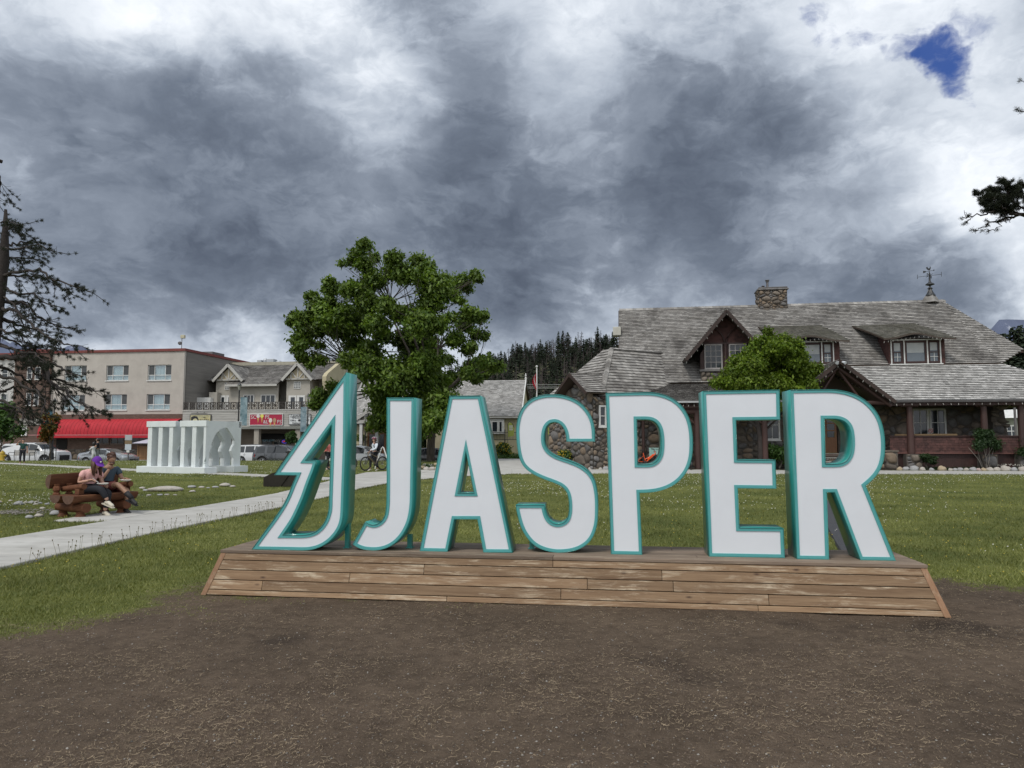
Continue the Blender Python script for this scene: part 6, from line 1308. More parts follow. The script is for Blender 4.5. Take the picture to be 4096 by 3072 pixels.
def truck_x(rt, L, w2):
    # canopy side glass over the bed, black arches
    MB().hexa([(.28, -w2*.93, 1.30), (1.95, -w2*.93, 1.30), (1.95, -w2*.86, 1.30), (.28, -w2*.86, 1.30), (.62, -w2*.84, 1.70), (1.90, -w2*.84, 1.70), (1.90, -w2*.80, 1.70), (.62, -w2*.80, 1.70)]).build('canopy_window', cgl, rt)
    for x_ in (2.06, 3.35): MB().box(x_, x_+.02, -w2-.006, -w2+.02, .45, 1.2).build('body_seam', blkpl, rt)
    MB().box(1.4, 4.3, -w2-.02, -w2+.05, .30, .40).build('side_step', pw_, rt)
car('white pickup truck with a white bed canopy parked behind the lawn, leftmost vehicle', 'truck', 21, 63.6, 5.93, 2.03, [(0, 1.12), (.08, 1.30), (.6, 1.86), (2.0, 1.90), (2.05, 1.80), (2.3, 1.95), (3.5, 1.95), (4.05, 1.80), (4.55, 1.36), (5.5, 1.26), (5.85, 1.15), (5.93, .8)], [(0, 1.10), (2.0, 1.25), (4.6, 1.27), (5.5, 1.20), (5.93, .8)], (1.05, 4.85), .43, pw_, (3.62, 4.5), (.1, .55), [(2.32, 3.2), (3.24, 4.0)], clad=1, kind='parked_truck', extra=truck_x, spokes=6)
car('silver sedan parked in front of the brick wall under the red awning', 'car', 335, 63.2, 4.88, 1.84, [(0, .85), (.12, 1.05), (.75, 1.13), (1.5, 1.40), (2.2, 1.45), (2.7, 1.43), (3.55, 1.08), (4.4, .92), (4.8, .75), (4.88, .5)], [(0, .84), (.75, .98), (3.4, .95), (4.4, .88), (4.88, .5)], (.98, 3.85), .335, psv, (2.75, 3.5), (.8, 1.45), [(1.25, 1.95), (2.0, 2.85)], spokes=10)
SUV = [(0, .95), (.06, 1.25), (.35, 1.62), (.8, 1.74), (2.2, 1.77), (3.0, 1.70), (3.65, 1.20), (4.6, 1.07), (4.95, .85), (5.02, .5)]; SB = [(0, 1.08), (3.6, 1.10), (4.6, 1.0), (5.02, .5)]
def rack(rt, L, w2):
    for s_ in (-1, 1): MB().tube([(.7, s_*w2*.68, 1.80), (2.7, s_*w2*.68, 1.80)], .022, 5).build('roof_rail', blkpl, rt)
    MB().box(1.3, 3.6, -w2-.015, -w2+.05, .34, .40).build('sill_trim', rimm, rt)
car('white SUV with roof bars parked behind the grey one', 'car', 948, 63.6, 4.8, 1.95, [(a*.96, b) for a, b in SUV], [(a*.96, b) for a, b in SB], (.95, 3.75), .37, pw_, (2.75, 3.45), (.05, .38), [(.45, 1.2), (1.3, 2.1), (2.2, 3.0)], extra=rack, spokes=5)
car('dark grey SUV with black arches parked beyond the pine tree emblem', 'car', 1029, 60.8, 5.05, 2.0, SUV, SB, (.98, 3.95), .40, pg, (3.05, 3.6), (.08, .42), [(.42, 1.15), (1.38, 2.15), (2.2, 3.1)], clad=1, extra=rack, spokes=5)
car('long white minivan behind the cyclist, seen between the emblem and the letter J', 'car', 1318, 60.9, 5.1, 1.98, [(0, .95), (.08, 1.2), (.4, 1.62), (2.8, 1.72), (3.3, 1.62), (4.05, 1.14), (4.8, 1.0), (5.05, .8), (5.1, .5)], [(0, 1.05), (4.1, 1.05), (5.1, .6)], (1.0, 4.15), .36, pw_, (3.35, 4.0), (.1, .42), [(.5, 1.6), (1.65, 2.5), (2.55, 3.4)], extra=rack, spokes=5, kind='parked_van')
car('black car seen past the big tree trunk between the letters J and A', 'car', 1640, 62.2, 4.7, 1.84, [(0, .9), (.1, 1.1), (.6, 1.4), (1.6, 1.52), (2.5, 1.5), (3.3, 1.08), (4.3, .95), (4.7, .5)], [(0, .95), (3.4, 1.0), (4.7, .55)], (.9, 3.7), .34, pbk, (2.6, 3.25), (.15, .55), [(.7, 1.5), (1.55, 2.5)])
# ================================================================== LAMPS, SIGN POST, HYDRANT, SMALL BENCH
bann = mat('banner_blue', (.10, .18, .22), (.34, .42, .46), 1.3, .7, dark=(.04, .10, .12), dsc=2.4, damt=.9)
def lamp(px, vtop, Y, label, side, dark=False):
    c = at(px, 1800, Y); zt = at(px, vtop, Y).z; o = empty('street_lamp', (c.x, Y, -.45 if Y > 60 else 0), 0, label, 'lamp', 'black street lamps along the road'); h = zt+(.45 if Y > 60 else 0)
    MB().lathe([(.16, 0), (.13, .5), (.075, .6), (.06, h*.5), (.05, h-.75), (.09, h-.72), (.05, h-.66)], 10).build('pole', iron, o, smooth=True)
    MB().lathe([(.07, 0), (.17, .36), (.165, .37)], 6, (0, 0, h-.66)).build('lantern_glass', mat('lantern_glass', (.30, .30, .27), (.4, .4, .36), rough=.25), o)
    MB().lathe([(.20, 0), (.08, .14), (.05, .20), (.02, .29)], 6, (0, 0, h-.29)).build('lantern_cap', iron, o)
    x0, x1 = (.12, .68) if side > 0 else (-.68, -.12)
    if side == 0: return
    b = MB().box(x0, x1, -.012, .012, h*.44, h*.80).build('banner', bann if not dark else mat('banner_teal', (.03, .09, .13), (.05, .13, .18)), o)
    for z_ in (h*.44, h*.80): MB().tube([(0, 0, z_), (x0 if side < 0 else x1, 0, z_)], .015, 5).build('bracket', iron, o)
lamp(209, 1590, 58.5, 'black street lamp with a dark blue banner, behind the pine branches', -1, True)
lamp(950, 1527, 57.0, 'black street lamp with a lake picture banner above the white sculpture', 1)
lamp(1228, 1573, 67.5, 'black street lamp with a pale banner beside the laundromat sign', -1)
lamp(1460, 1655, 70.5, 'black street lamp in front of the timbered hall porch', 0)
c = at(512, 1838, 58.5); o = empty('sign_post', (c.x, 58.5, -.1), TY, 'grey sign post with four stacked signs seen from behind', 'sign post'); h0 = .1; zf = lambda v: at(512, v, 58.5).z+.1
MB().box(-.035, .035, -.035, .035, 0, zf(1742)).build('post', metal, o); galv = MC['galvanised']
for (v0, v1, w_, m_) in ((1740, 1761, .32, galv), (1762, 1777, .32, mat('brown_sign', (.16, .11, .06), (.19, .135, .075))), (1776, 1800, .28, mat('pale_sign', (.42, .47, .52), (.47, .52, .57))), (1801, 1810, .13, white)): MB().bevbox(-w_, w_, -.06, -.04, zf(v1), zf(v0), .004).build('sign_plate', m_, o)
c = at(9, 1833, 57); o = empty('fire_hydrant', (c.x, 57, -.05), 0, 'yellow fire hydrant at the left edge behind the lawn', 'hydrant'); yl = mat('hydrant_yellow', (.50, .33, .03), (.56, .38, .05), 5, .5); MB().lathe([(.24, 0), (.24, .06), (.17, .08), (.16, .55), (.20, .57), (.20, .62), (.13, .72), (.05, .78), (.04, .84)], 14).build('barrel', yl, o, smooth=True)
for sx in (-1, 1): MB().tube([(sx*.14, 0, .42), (sx*.28, 0, .42)], [.08, .075], 10).build('outlet', yl, o)
c = at(42, 1835, 55.5); o = empty('park_bench', (c.x, 55.5, 0), TY, 'weathered grey slatted park bench with black iron arms at the far left', 'bench'); bw_ = 1.72; gw = mat('grey_slat', (.22, .21, .19), (.30, .285, .26), 4, .8, stretch=(.4, 5, 5))
for i in range(4): MB().hexa([(0, .35+i*.01, .42+i*.10), (bw_, .35+i*.01, .42+i*.10), (bw_, .375+i*.01, .42+i*.10), (0, .375+i*.01, .42+i*.10), (0, .36+i*.01, .505+i*.10), (bw_, .36+i*.01, .505+i*.10), (bw_, .385+i*.01, .505+i*.10), (0, .385+i*.01, .505+i*.10)]).build('slat', gw, o)
for i in range(4): MB().box(0, bw_, -.12+i*.11, -.03+i*.11, .40, .43).build('slat', gw, o)
for x_ in (-.05, bw_+.05): MB().tube([(x_, -.14, 0), (x_, -.10, .40), (x_, -.16, .60), (x_, .0, .66), (x_, .36, .62), (x_, .42, .85), (x_, .36, .40), (x_, .42, 0)], .025, 6).build('arm_frame', iron, o)
# ================================================================== LOG BENCH
BF = Fr((-8.65, 14.4), R(-24)); lb_ = empty('log_bench', (-8.65, 14.4, 0), R(-24), 'varnished reddish brown log bench with two people sitting on it beside the path', 'bench')
lw_ = wood('varnished_log', (.098, .038, .020), (.16, .066, .033), (.050, .018, .010), (.26, .13, .06), grain=(14, 1.2, 14), wear=.35, axis=1); le = mat('log_end_grain', (.085, .045, .028), (.13, .07, .045), 14, .7, .3)
def halflog(x, y0, y1, z, r, nm='seat_log', tilt=0.0, full=False, seg=10, ax='y', mtl=None):
    n = seg; prof = []
    if full: prof = [(r*math.cos(2*math.pi*k/14), r*math.sin(2*math.pi*k/14)) for k in range(14)]
    else: prof = [(r*math.cos(math.pi+math.pi*k/n), r*.92*math.sin(math.pi+math.pi*k/n)) for k in range(n+1)]+[(r*.9, .012), (-r*.9, .012)]
    ct, s_t = math.cos(tilt), math.sin(tilt); prof = [(a*ct-b*s_t, a*s_t+b*ct) for a, b in prof]; m = len(prof); ys_ = np.linspace(y0, y1, 7); mb = MB(); vs = []
    for j, y in enumerate(ys_):
        k_ = 1+.05*math.sin(y*5+x*9+z*7)
        for a, b in prof: vs.append((x+a*k_, y, z+b*k_))
    fs = [(j*m+k, j*m+(k+1) % m, (j+1)*m+(k+1) % m, (j+1)*m+k) for j in range(6) for k in range(m)]; mb.add(vs, fs); mb.add(vs[:m], [tuple(range(m))[::-1]], 1); mb.add(vs[-m:], [tuple(range(m))], 1)
    return mb.build(nm, [mtl or lw_, le], lb_, smooth=True)
halflog(.00, -.28, 1.16, .455, .165); halflog(-.35, -.31, 1.14, .455, .165)
bl_ = halflog(-.59, -.27, 1.24, .73, .155, 'back_log', tilt=R(-100))
for y_ in (-.02, .88):
    MB().tube([(-.66, y_, .215), (-.2, y_, .205), (.20, y_, .21)], [.085, .09, .095], 12).build('foot_log', lw_, lb_, smooth=True)
    for x_ in (-.50, .02): MB().lathe([(.10, 0), (.11, .03), (.085, .07), (.075, .10), (.09, .13)], 10, (x_, y_, 0)).build('leg', lw_, lb_, smooth=True)
for y_ in (-.16, .10, .36, .62, .84, 1.04): MB().lathe([(.065, 0), (.07, .03), (.045, .06), (.07, .10), (.065, .16), (.045, .18), (.06, .22)], 6, (-.53, y_, .455)).build('spindle', lw_, lb_)
for y_ in (-.02, 1.02):
    MB().tube([(-.55, y_, .565), (-.25, y_, .60), (.10, y_, .635)], [.055, .06, .062], 10).build('armrest', lw_, lb_, smooth=True); MB().bevbox(-.10, .02, y_-.055, y_+.055, .465, .59, .012).build('arm_post', lw_, lb_)
# ================================================================== PEOPLE
def skin_mesh(name, pts, edges, rad, mt, parent=None, sub=2, extra=None, root=0):
    me = bpy.data.meshes.new(name); me.from_pydata([tuple(p) for p in pts], edges, []); o = bpy.data.objects.new(name, me); COL.objects.link(o)
    md = o.modifiers.new('s', 'SKIN'); md.use_smooth_shade = True; md.branch_smoothing = .6
    sv = me.skin_vertices[0].data
    for i, r in enumerate(rad): sv[i].radius = (r, r) if not hasattr(r, '__len__') else r
    for v in sv: v.use_root = False
    sv[root].use_root = True
    o.modifiers.new('u', 'SUBSURF').levels = sub; o.modifiers['u'].render_levels = sub
    bpy.context.view_layer.update(); dg = bpy.context.evaluated_depsgraph_get(); m2 = bpy.data.meshes.new_from_object(o.evaluated_get(dg)); bpy.data.objects.remove(o); m2.name = name
    if extra:
        bm = bmesh.new(); bm.from_mesh(m2); t_ = extra.mesh('x', mt, 'all'); bm.from_mesh(t_); bm.to_mesh(m2); bm.free(); bpy.data.meshes.remove(t_)
    m2.materials.clear(); m2.materials.append(mt); m2.polygons.foreach_set('use_smooth', [True]*len(m2.polygons)); return link_mesh(name, m2, parent)
skinm = mat('skin', (.44, .25, .18), (.50, .29, .21), 6, .55); skin2 = mat('skin_tanned', (.30, .17, .11), (.35, .20, .13), 6, .55)
def cloth(n, c): return mat(n, c, tuple(x*1.15 for x in c), 5, .85, .3, 30)
def face_head(mb, c, f, s=1.0):
    """head at c facing f (horizontal unit vector + tilt)"""
    f = Vector(f).normalized(); r = f.cross(Vector((0, 0, 1))).normalized(); u = r.cross(f)
    P_3 = lambda a, b, d: tuple(Vector(c)+r*a*s+f*b*s+u*d*s)
    n, m = 14, 10; vs = []; fs = []
    for i in range(m+1):
        th = math.pi*i/m
        for k in range(n):
            a = 2*math.pi*k/n; x = math.sin(th)*math.sin(a); y = math.sin(th)*math.cos(a); z = math.cos(th)
            jaw = 1-.30*max(0, -z)**1.3; vs.append(P_3(x*.075*jaw, y*.095*(1-.12*max(0, -z)*(y < 0))+(.012*max(0, -z)), z*.118))
    for i in range(m):
        for k in range(n): fs.append((i*n+k, i*n+(k+1) % n, (i+1)*n+(k+1) % n, (i+1)*n+k))
    mb.add(vs, fs)
    mb.add([P_3(-.014, .088, .012), P_3(.014, .088, .012), P_3(.018, .092, -.030), P_3(-.018, .092, -.030), P_3(0, .122, -.024), P_3(0, .094, .02)], [(0, 3, 4), (1, 4, 2), (3, 2, 4), (5, 0, 4), (5, 4, 1)])
    for sx in (-1, 1): mb.blob(P_3(sx*.077, -.005, -.005), (.014*s, .02*s, .03*s), 6, 5)
    return P_3
def hand(mb, c, d, nrm, curl=.8, s=1.0, thumb=1):
    """c wrist, d direction of the fingers, nrm out of the back of the hand"""
    d = Vector(d).normalized(); nrm = Vector(nrm); nrm = (nrm-d*nrm.dot(d)).normalized(); sd_ = d.cross(nrm); c = Vector(c)
    mb.bar(c-d*.01, c+d*.085*s, .078*s, .028*s, up=tuple(nrm))
    for i in range(4):
        L_ = (.075, .085, .08, .062)[i]*s; b = c+d*.08*s+sd_*(-.03+.02*i)*s; a1 = curl*.5; a2 = curl*1.4
        p1 = b+(d*math.cos(a1)-nrm*math.sin(a1))*L_*.5; p2 = p1+(d*math.cos(a2)-nrm*math.sin(a2))*L_*.5; mb.tube([tuple(b), tuple(p1), tuple(p2)], [.0095*s, .0088*s, .007*s], 6)
    b = c+d*.02*s-sd_*.035*s*thumb; p1 = b+(d*.6-sd_*.7*thumb-nrm*.3).normalized()*.035*s; p2 = p1+(d*.9-sd_*.1*thumb-nrm*.5).normalized()*.03*s; mb.tube([tuple(b), tuple(p1), tuple(p2)], [.012*s, .011*s, .008*s], 6)
def shoe(parent, ank, toe, mt, sole=None, s=1.0):
    a, t_ = Vector(ank), Vector(toe); d = (t_-a); d.normalize(); u = Vector((0, 0, 1)); u = (u-d*u.dot(d)).normalized(); mb = MB(); n = 8; pts = []
    heel = a-d*.06*s-u*.045*s
    o = skin_mesh('shoe', [heel, heel+d*.09*s+u*.01*s, heel+d*.18*s-u*.008*s, heel+d*.255*s-u*.015*s, a+u*.0], [(0, 1), (1, 2), (2, 3), (1, 4)], [.040*s, .046*s, .044*s, .030*s, .045*s], mt, parent, 2)
    if sole: MB().hexa([tuple(heel+d*x+r_*y*(1 if x < .2 else .8)-u*z) for z in (.052, .032) for x, y in ((-.05, -.04), (.27, -.04), (.27, .04), (-.05, .04)) for r_ in (d.cross(u),)]).build('sole', sole, o)
    return o
def person(label, root, J, fdir, skin, top, bottom, shoes, hair, legs_bare=None, sleeve='short', group=None, s=1.0, loc=(0, 0, 0), rz=0, soles=None, hands=None, fem=False):
    rt = empty('person', loc, rz, label, 'person', group)
    N = ['pelvis', 'waist', 'chest', 'neck', 'head', 'shR', 'elR', 'wrR', 'shL', 'elL', 'wrL', 'hipR', 'knR', 'anR', 'hipL', 'knL', 'anL']
    P_ = [Vector(J[n]) for n in N]; E_ = [(0, 1), (1, 2), (2, 3), (3, 4), (2, 5), (5, 6), (6, 7), (2, 8), (8, 9), (9, 10), (0, 11), (11, 12), (12, 13), (0, 14), (14, 15), (15, 16)]
    k = .93 if fem else 1.0
    rad = [.12, .105*k, .125*k, .052, .06, .058*k, .042*k, .028*k, .058*k, .042*k, .028*k, .085, .058, .038, .085, .058, .038]
    ex = MB(); head = P_[4]+Vector((0, 0, .05)); P3_ = face_head(ex, head, fdir, s)
    hd = hands or {}
    for sd in ('R', 'L'):
        w_, e_ = Vector(J['wr'+sd]), Vector(J['el'+sd]); d = hd.get(sd, (w_-e_).normalized()); hand(ex, w_, d[0] if isinstance(d, tuple) and hasattr(d[0], '__len__') else d, (0, .3, 1), .9, s, 1 if sd == 'R' else -1)
    skin_mesh('body', P_, E_, [r*s for r in rad], skin, rt, 2, ex)
    idx = {n: i for i, n in enumerate(N)}
    def garment(name, names, edges, radii, mt):
        return skin_mesh(name, [Vector(p) for p in names], edges, [r*s for r in radii], mt, rt, 2)
    lR = Vector(J['shR']).lerp(Vector(J['elR']), .62 if sleeve == 'short' else 1.0); lL = Vector(J['shL']).lerp(Vector(J['elL']), .62 if sleeve == 'short' else 1.0)
    pts = [J['pelvis'], J['waist'], J['chest'], tuple(Vector(J['chest']).lerp(Vector(J['neck']), .6)), J['shR'], tuple(lR), J['shL'], tuple(lL)]; ed = [(0, 1), (1, 2), (2, 3), (2, 4), (4, 5), (2, 6), (6, 7)]; rr_ = [.142, .128*k, .148*k, .085, .078, .070, .078, .070]
    if sleeve == 'long': pts += [tuple(Vector(J['elR']).lerp(Vector(J['wrR']), .85)), tuple(Vector(J['elL']).lerp(Vector(J['wrL']), .85))]; ed += [(5, 8), (7, 9)]; rr_[5] = rr_[7] = .058; rr_ += [.045, .045]
    garment('shirt', pts, ed, rr_, top)
    kf = 1.0 if legs_bare is None else legs_bare
    q = [J['pelvis'], J['hipR'], J['hipL']]; e2 = [(0, 1), (0, 2)]; r2 = [.137, .105, .105]
    if kf >= 1: q += [J['knR'], J['knL'], tuple(Vector(J['knR']).lerp(Vector(J['anR']), .88)), tuple(Vector(J['knL']).lerp(Vector(J['anL']), .88))]; e2 += [(1, 3), (2, 4), (3, 5), (4, 6)]; r2 += [.075, .075, .052, .052]
    else: q += [tuple(Vector(J['hipR']).lerp(Vector(J['knR']), kf)), tuple(Vector(J['hipL']).lerp(Vector(J['knL']), kf))]; e2 += [(1, 3), (2, 4)]; r2 += [.10, .10]
    garment('trousers' if kf >= 1 else 'shorts', q, e2, r2, bottom)
    for sd in ('R', 'L'): shoe(rt, J['an'+sd], J['to'+sd], shoes, soles, s)
    if hair: hair(rt, P3_, head)
    return rt, P3_, head
def hair_cap(mt, long=0, curly=False):
    def f(rt, P3_, h):
        mb = MB(); n, m = 14, 6; vs = []; 
        for i in range(m+1):
            th = 1.75*i/m
            for k in range(n):
                a = 2*math.pi*k/n; y = math.cos(a); back = max(0, -y); t2 = th*(1+.25*back)*(1-.32*max(0, y)); q = 1+(.14*mnoise.noise(Vector((k*1.7, i*2.1, 3))) if curly else 0); vs.append(P3_(math.sin(t2)*math.sin(a)*.086*q, math.sin(t2)*y*.104*q-.006, math.cos(t2)*.128*q))
        mb.add(vs, [(i*n+k, i*n+(k+1) % n, (i+1)*n+(k+1) % n, (i+1)*n+k) for i in range(m) for k in range(n)])
        if long:
            for sx, y0 in ((-.07, -.03), (.07, -.03), (-.04, -.09), (.04, -.09), (0, -.10), (-.075, .02), (.075, .02)):
                p = Vector(P3_(sx, y0, .04)); mb.tube([tuple(p), tuple(p+Vector((0, 0, -long*.4))+Vector(P3_(0, -.01, 0))-Vector(P3_(0, 0, 0))), tuple(p+Vector((.02, 0, -long)))], [.035, .036, .012], 7)
        if curly:
            rs = random.Random(4)
            for i in range(60):
                a = rs.random()*6.28; t_ = rs.random()*1.2; y = math.cos(a)
                if y > .4 and t_ > .8: continue
                mb.blob(P3_(math.sin(t_)*math.sin(a)*.09, math.sin(t_)*y*.105-.01, math.cos(t_)*.13), .022, 6, 4)
        mb.build('hair', mt, rt, smooth='all')
    return f
brown = mat('brown_hair', (.055, .022, .012), (.09, .036, .020), 20, .5, .4, 60); dhair = mat('dark_hair', (.012, .010, .009), (.02, .016, .014), 20, .5)
cream_s = mat('cream_shoe', (.50, .46, .37), (.58, .54, .45), 12, .7); blk_s = mat('black_shoe', (.012, .012, .014), (.02, .02, .022), 12, .7)
# woman with the purple cap (bench frame: x forward, y away)
JW = dict(pelvis=(-.27, .32, .56), waist=(-.26, .32, .70), chest=(-.19, .32, .86), neck=(-.07, .31, .985), head=(-.01, .30, 1.045), shR=(-.20, .15, .91), elR=(-.25, .10, .70), wrR=(.00, .16, .745), shL=(-.18, .49, .91), elL=(-.12, .52, .68), wrL=(.08, .44, .655),
          hipR=(-.22, .25, .545), knR=(.26, .22, .585), anR=(.37, .30, .34), toR=(.60, .30, .28), hipL=(-.22, .40, .545), knL=(.26, .40, .50), anL=(.19, .38, .115), toL=(.50, .36, .07))
pk_ = cloth('pink_cotton', (.66, .37, .35)); nv = cloth('black_cotton', (.010, .011, .016))
wm, P3w, hw3 = person('seated woman in a pink T-shirt and purple cap eating from a paper plate', None, JW, (.90, -.05, -.42), skinm, pk_, nv, cream_s, hair_cap(brown, .30), loc=(-8.65, 14.4, 0), rz=R(-24), soles=cream_s, fem=True)
pur = cloth('purple_cloth', (.11, .018, .26)); mb = MB(); n, m = 16, 5; vs = []
for i in range(m+1):
    th = 1.42*i/m
    for k in range(n): a = 2*math.pi*k/n; vs.append(P3w(math.sin(th)*math.sin(a)*.094, math.sin(th)*math.cos(a)*.112-.004, math.cos(th)*.135+.012))
mb.add(vs, [(i*n+k, i*n+(k+1) % n, (i+1)*n+(k+1) % n, (i+1)*n+k) for i in range(m) for k in range(n)]); cap = mb.build('cap', pur, wm, smooth='all')
mb = MB(); vs = []
for i in range(9): a = -1.1+2.2*i/8; vs += [P3w(math.sin(a)*.092, math.cos(a)*.105, .035), P3w(math.sin(a)*.085, .09+math.cos(a)*.115, .012)]
mb.add(vs, [(2*i, 2*i+1, 2*i+3, 2*i+2) for i in range(8)]); md = mb.build('peak', pur, cap).modifiers.new('t', 'SOLIDIFY'); md.thickness = .006
MB().blob(P3w(0, .11, .075), (.022, .015, .02), 6, 4).build('cap_badge', mat('pale_badge', (.5, .48, .42)), cap)
mb = MB(); 
for sx in (-1, 1): mb.blob(P3w(sx*.032, .098, .012), (.02, .012, .016), 8, 5)
mb.tube([P3w(-.078, 0, .02), P3w(-.06, .088, .016), P3w(.06, .088, .016), P3w(.078, 0, .02)], .005, 5); mb.build('glasses', blkpl, wm)
# man in the dark blue shirt and red shorts
JM = dict(pelvis=(-.36, .82, .56), waist=(-.38, .82, .72), chest=(-.36, .82, .90), neck=(-.29, .81, 1.04), head=(-.24, .80, 1.12), shR=(-.34, .63, .96), elR=(-.20, .56, .73), wrR=(-.13, .68, .96), shL=(-.34, 1.01, .96), elL=(-.22, 1.06, .72), wrL=(.01, .98, .74),
          hipR=(-.30, .74, .56), knR=(.12, .70, .64), anR=(.45, .78, .36), toR=(.70, .78, .27), hipL=(-.30, .92, .56), knL=(.14, .92, .50), anL=(.14, .90, .12), toL=(.42, .86, .06))
mn, P3m, hm3 = person('seated man in a dark blue T-shirt and rust red shorts, hand at mouth', None, JM, (.97, -.10, -.22), skin2, cloth('navy_cotton', (.045, .07, .095)), cloth('rust_cotton', (.115, .028, .024)), blk_s, hair_cap(brown, 0, True), legs_bare=.75, loc=(-8.65, 14.4, 0), rz=R(-24), soles=blk_s, hands={'R': (.3, .1, .9)})
MB().blob(P3m(0, .055, -.085), (.055, .05, .045), 10, 6).build('beard', brown, mn, smooth='all')
for n_ in ('R', 'L'): k_, a_ = Vector(JM['kn'+n_]), Vector(JM['an'+n_]); MB().tube([tuple(k_.lerp(a_, .62)), tuple(k_.lerp(a_, 1.02))], [.056, .047], 10).build('sock', blk_s, mn, smooth='all')
def plate(x, y, z, rz_, lab, food):
    o = empty('paper_plate', BF.w(x, y, z), rz_, lab, 'plate'); MB().lathe([(.05, .0), (.085, .006), (.105, .028), (.115, .03), (.108, .034), (.085, .012), (.05, .006)], 20).build('dish', mat('paper_white', (.62, .61, .57), (.7, .69, .65)), o, smooth=True)
    mb = MB(); rs = random.Random(2)
    for i in range(9): a = rs.random()*6.28; r = rs.random()*.06; mb.blob((r*math.cos(a), r*math.sin(a), .02), (.025, .022, .014), 6, 4, .4, i)
    mb.build('food', food, o, smooth='all')
plate(.17, .32, .655, 0, 'white paper plate of orange noodles held by the woman in pink', mat('noodles', (.45, .16, .04), (.55, .25, .08), 20)); plate(.14, .86, .70, 0, 'white paper plate on the knee of the man in the dark blue T-shirt', mat('pale_food', (.5, .38, .25), (.55, .45, .33)))
o = MB().tube([tuple(BF.w(.05, .18, .80)), tuple(BF.w(.12, .26, .70))], [.004, .008], 5).build('fork', white); tag(o, 'small fork dipping from the hand of the woman in pink into the noodles', 'fork')
# standing and walking people
def stand(px, v, Y, h, yaw, armR=None, armL=None, stride=.12, lean=0.0):
    c = at(px, v, Y); k = h/1.70
    J = dict(pelvis=(0, 0, .95), waist=(0, .01+lean*.1, 1.10), chest=(0, .0+lean*.3, 1.30), neck=(0, .01+lean*.45, 1.46), head=(0, .02+lean*.5, 1.54), shR=(.17, lean*.35, 1.38), elR=(.23, -.02+lean*.2, 1.12), wrR=(.22, .08+lean*.1, .90), shL=(-.17, lean*.35, 1.38), elL=(-.23, -.02, 1.12), wrL=(-.22, .08, .90),
             hipR=(.09, 0, .90), knR=(.10, stride*.8+.03, .50), anR=(.10, stride, .10), toR=(.11, stride+.2, .06), hipL=(-.09, 0, .90), knL=(-.10, -stride*.3+.03, .50), anL=(-.10, -stride, .10), toL=(-.11, -stride+.2, .06))
    if armR: J['elR'], J['wrR'] = armR
    if armL: J['elL'], J['wrL'] = armL
    return {n: tuple(Vector(p)*k) for n, p in J.items()}, (c.x, Y, 0)
J, l = stand(88, 1857, 47.0, 1.66, 0, armR=((.36, .12, 1.30), (.20, .26, 1.52)), armL=((-.24, -.02, 1.12), (-.26, .04, .88)), stride=.10)
person('woman in dark green T-shirt holding a phone up, far left', None, J, (0, 1, 0), skinm, cloth('green_cotton', (.012, .055, .045)), nv, mat('pink_shoe', (.45, .34, .30)), hair_cap(dhair), loc=l, rz=R(205), fem=True)
J, l = stand(388, 1857, 46.5, 1.72, 0, armR=((.28, .18, 1.10), (.05, .34, 1.10)), armL=((-.26, .15, 1.12), (-.05, .36, 1.15)), stride=.14)
pm_, P3_, _h = person('adult in black top and grey trousers carrying a child', None, J, (0, 1, 0), skin2, nv, cloth('grey_cotton', (.16, .18, .18)), cream_s, hair_cap(dhair, .12), loc=l, rz=R(120))
c = at(374, 1780, 46.2); ch = empty('person', (c.x, 46.2, .78), R(60), 'small dark haired child in a white fleece carried in the arms of an adult', 'person'); gw_ = cloth('white_fleece', (.42, .43, .42)); skin_mesh('body', [(0, 0, .0), (0, 0, .30), (.02, 0, .45), (.13, .0, .32), (.25, .06, .42), (-.12, 0, .30), (-.2, .1, .15), (.08, -.12, -.15), (.1, -.1, -.4), (-.08, -.12, -.15), (-.1, -.1, -.4)], [(0, 1), (1, 2), (1, 3), (3, 4), (1, 5), (5, 6), (0, 7), (7, 8), (0, 9), (9, 10)], [.15, .13, .06, .07, .04, .07, .04, .08, .06, .08, .06], gw_, ch, 2); MB().blob((.02, 0, .58), (.10, .10, .12), 12, 8).build('hair', dhair, ch, smooth='all')
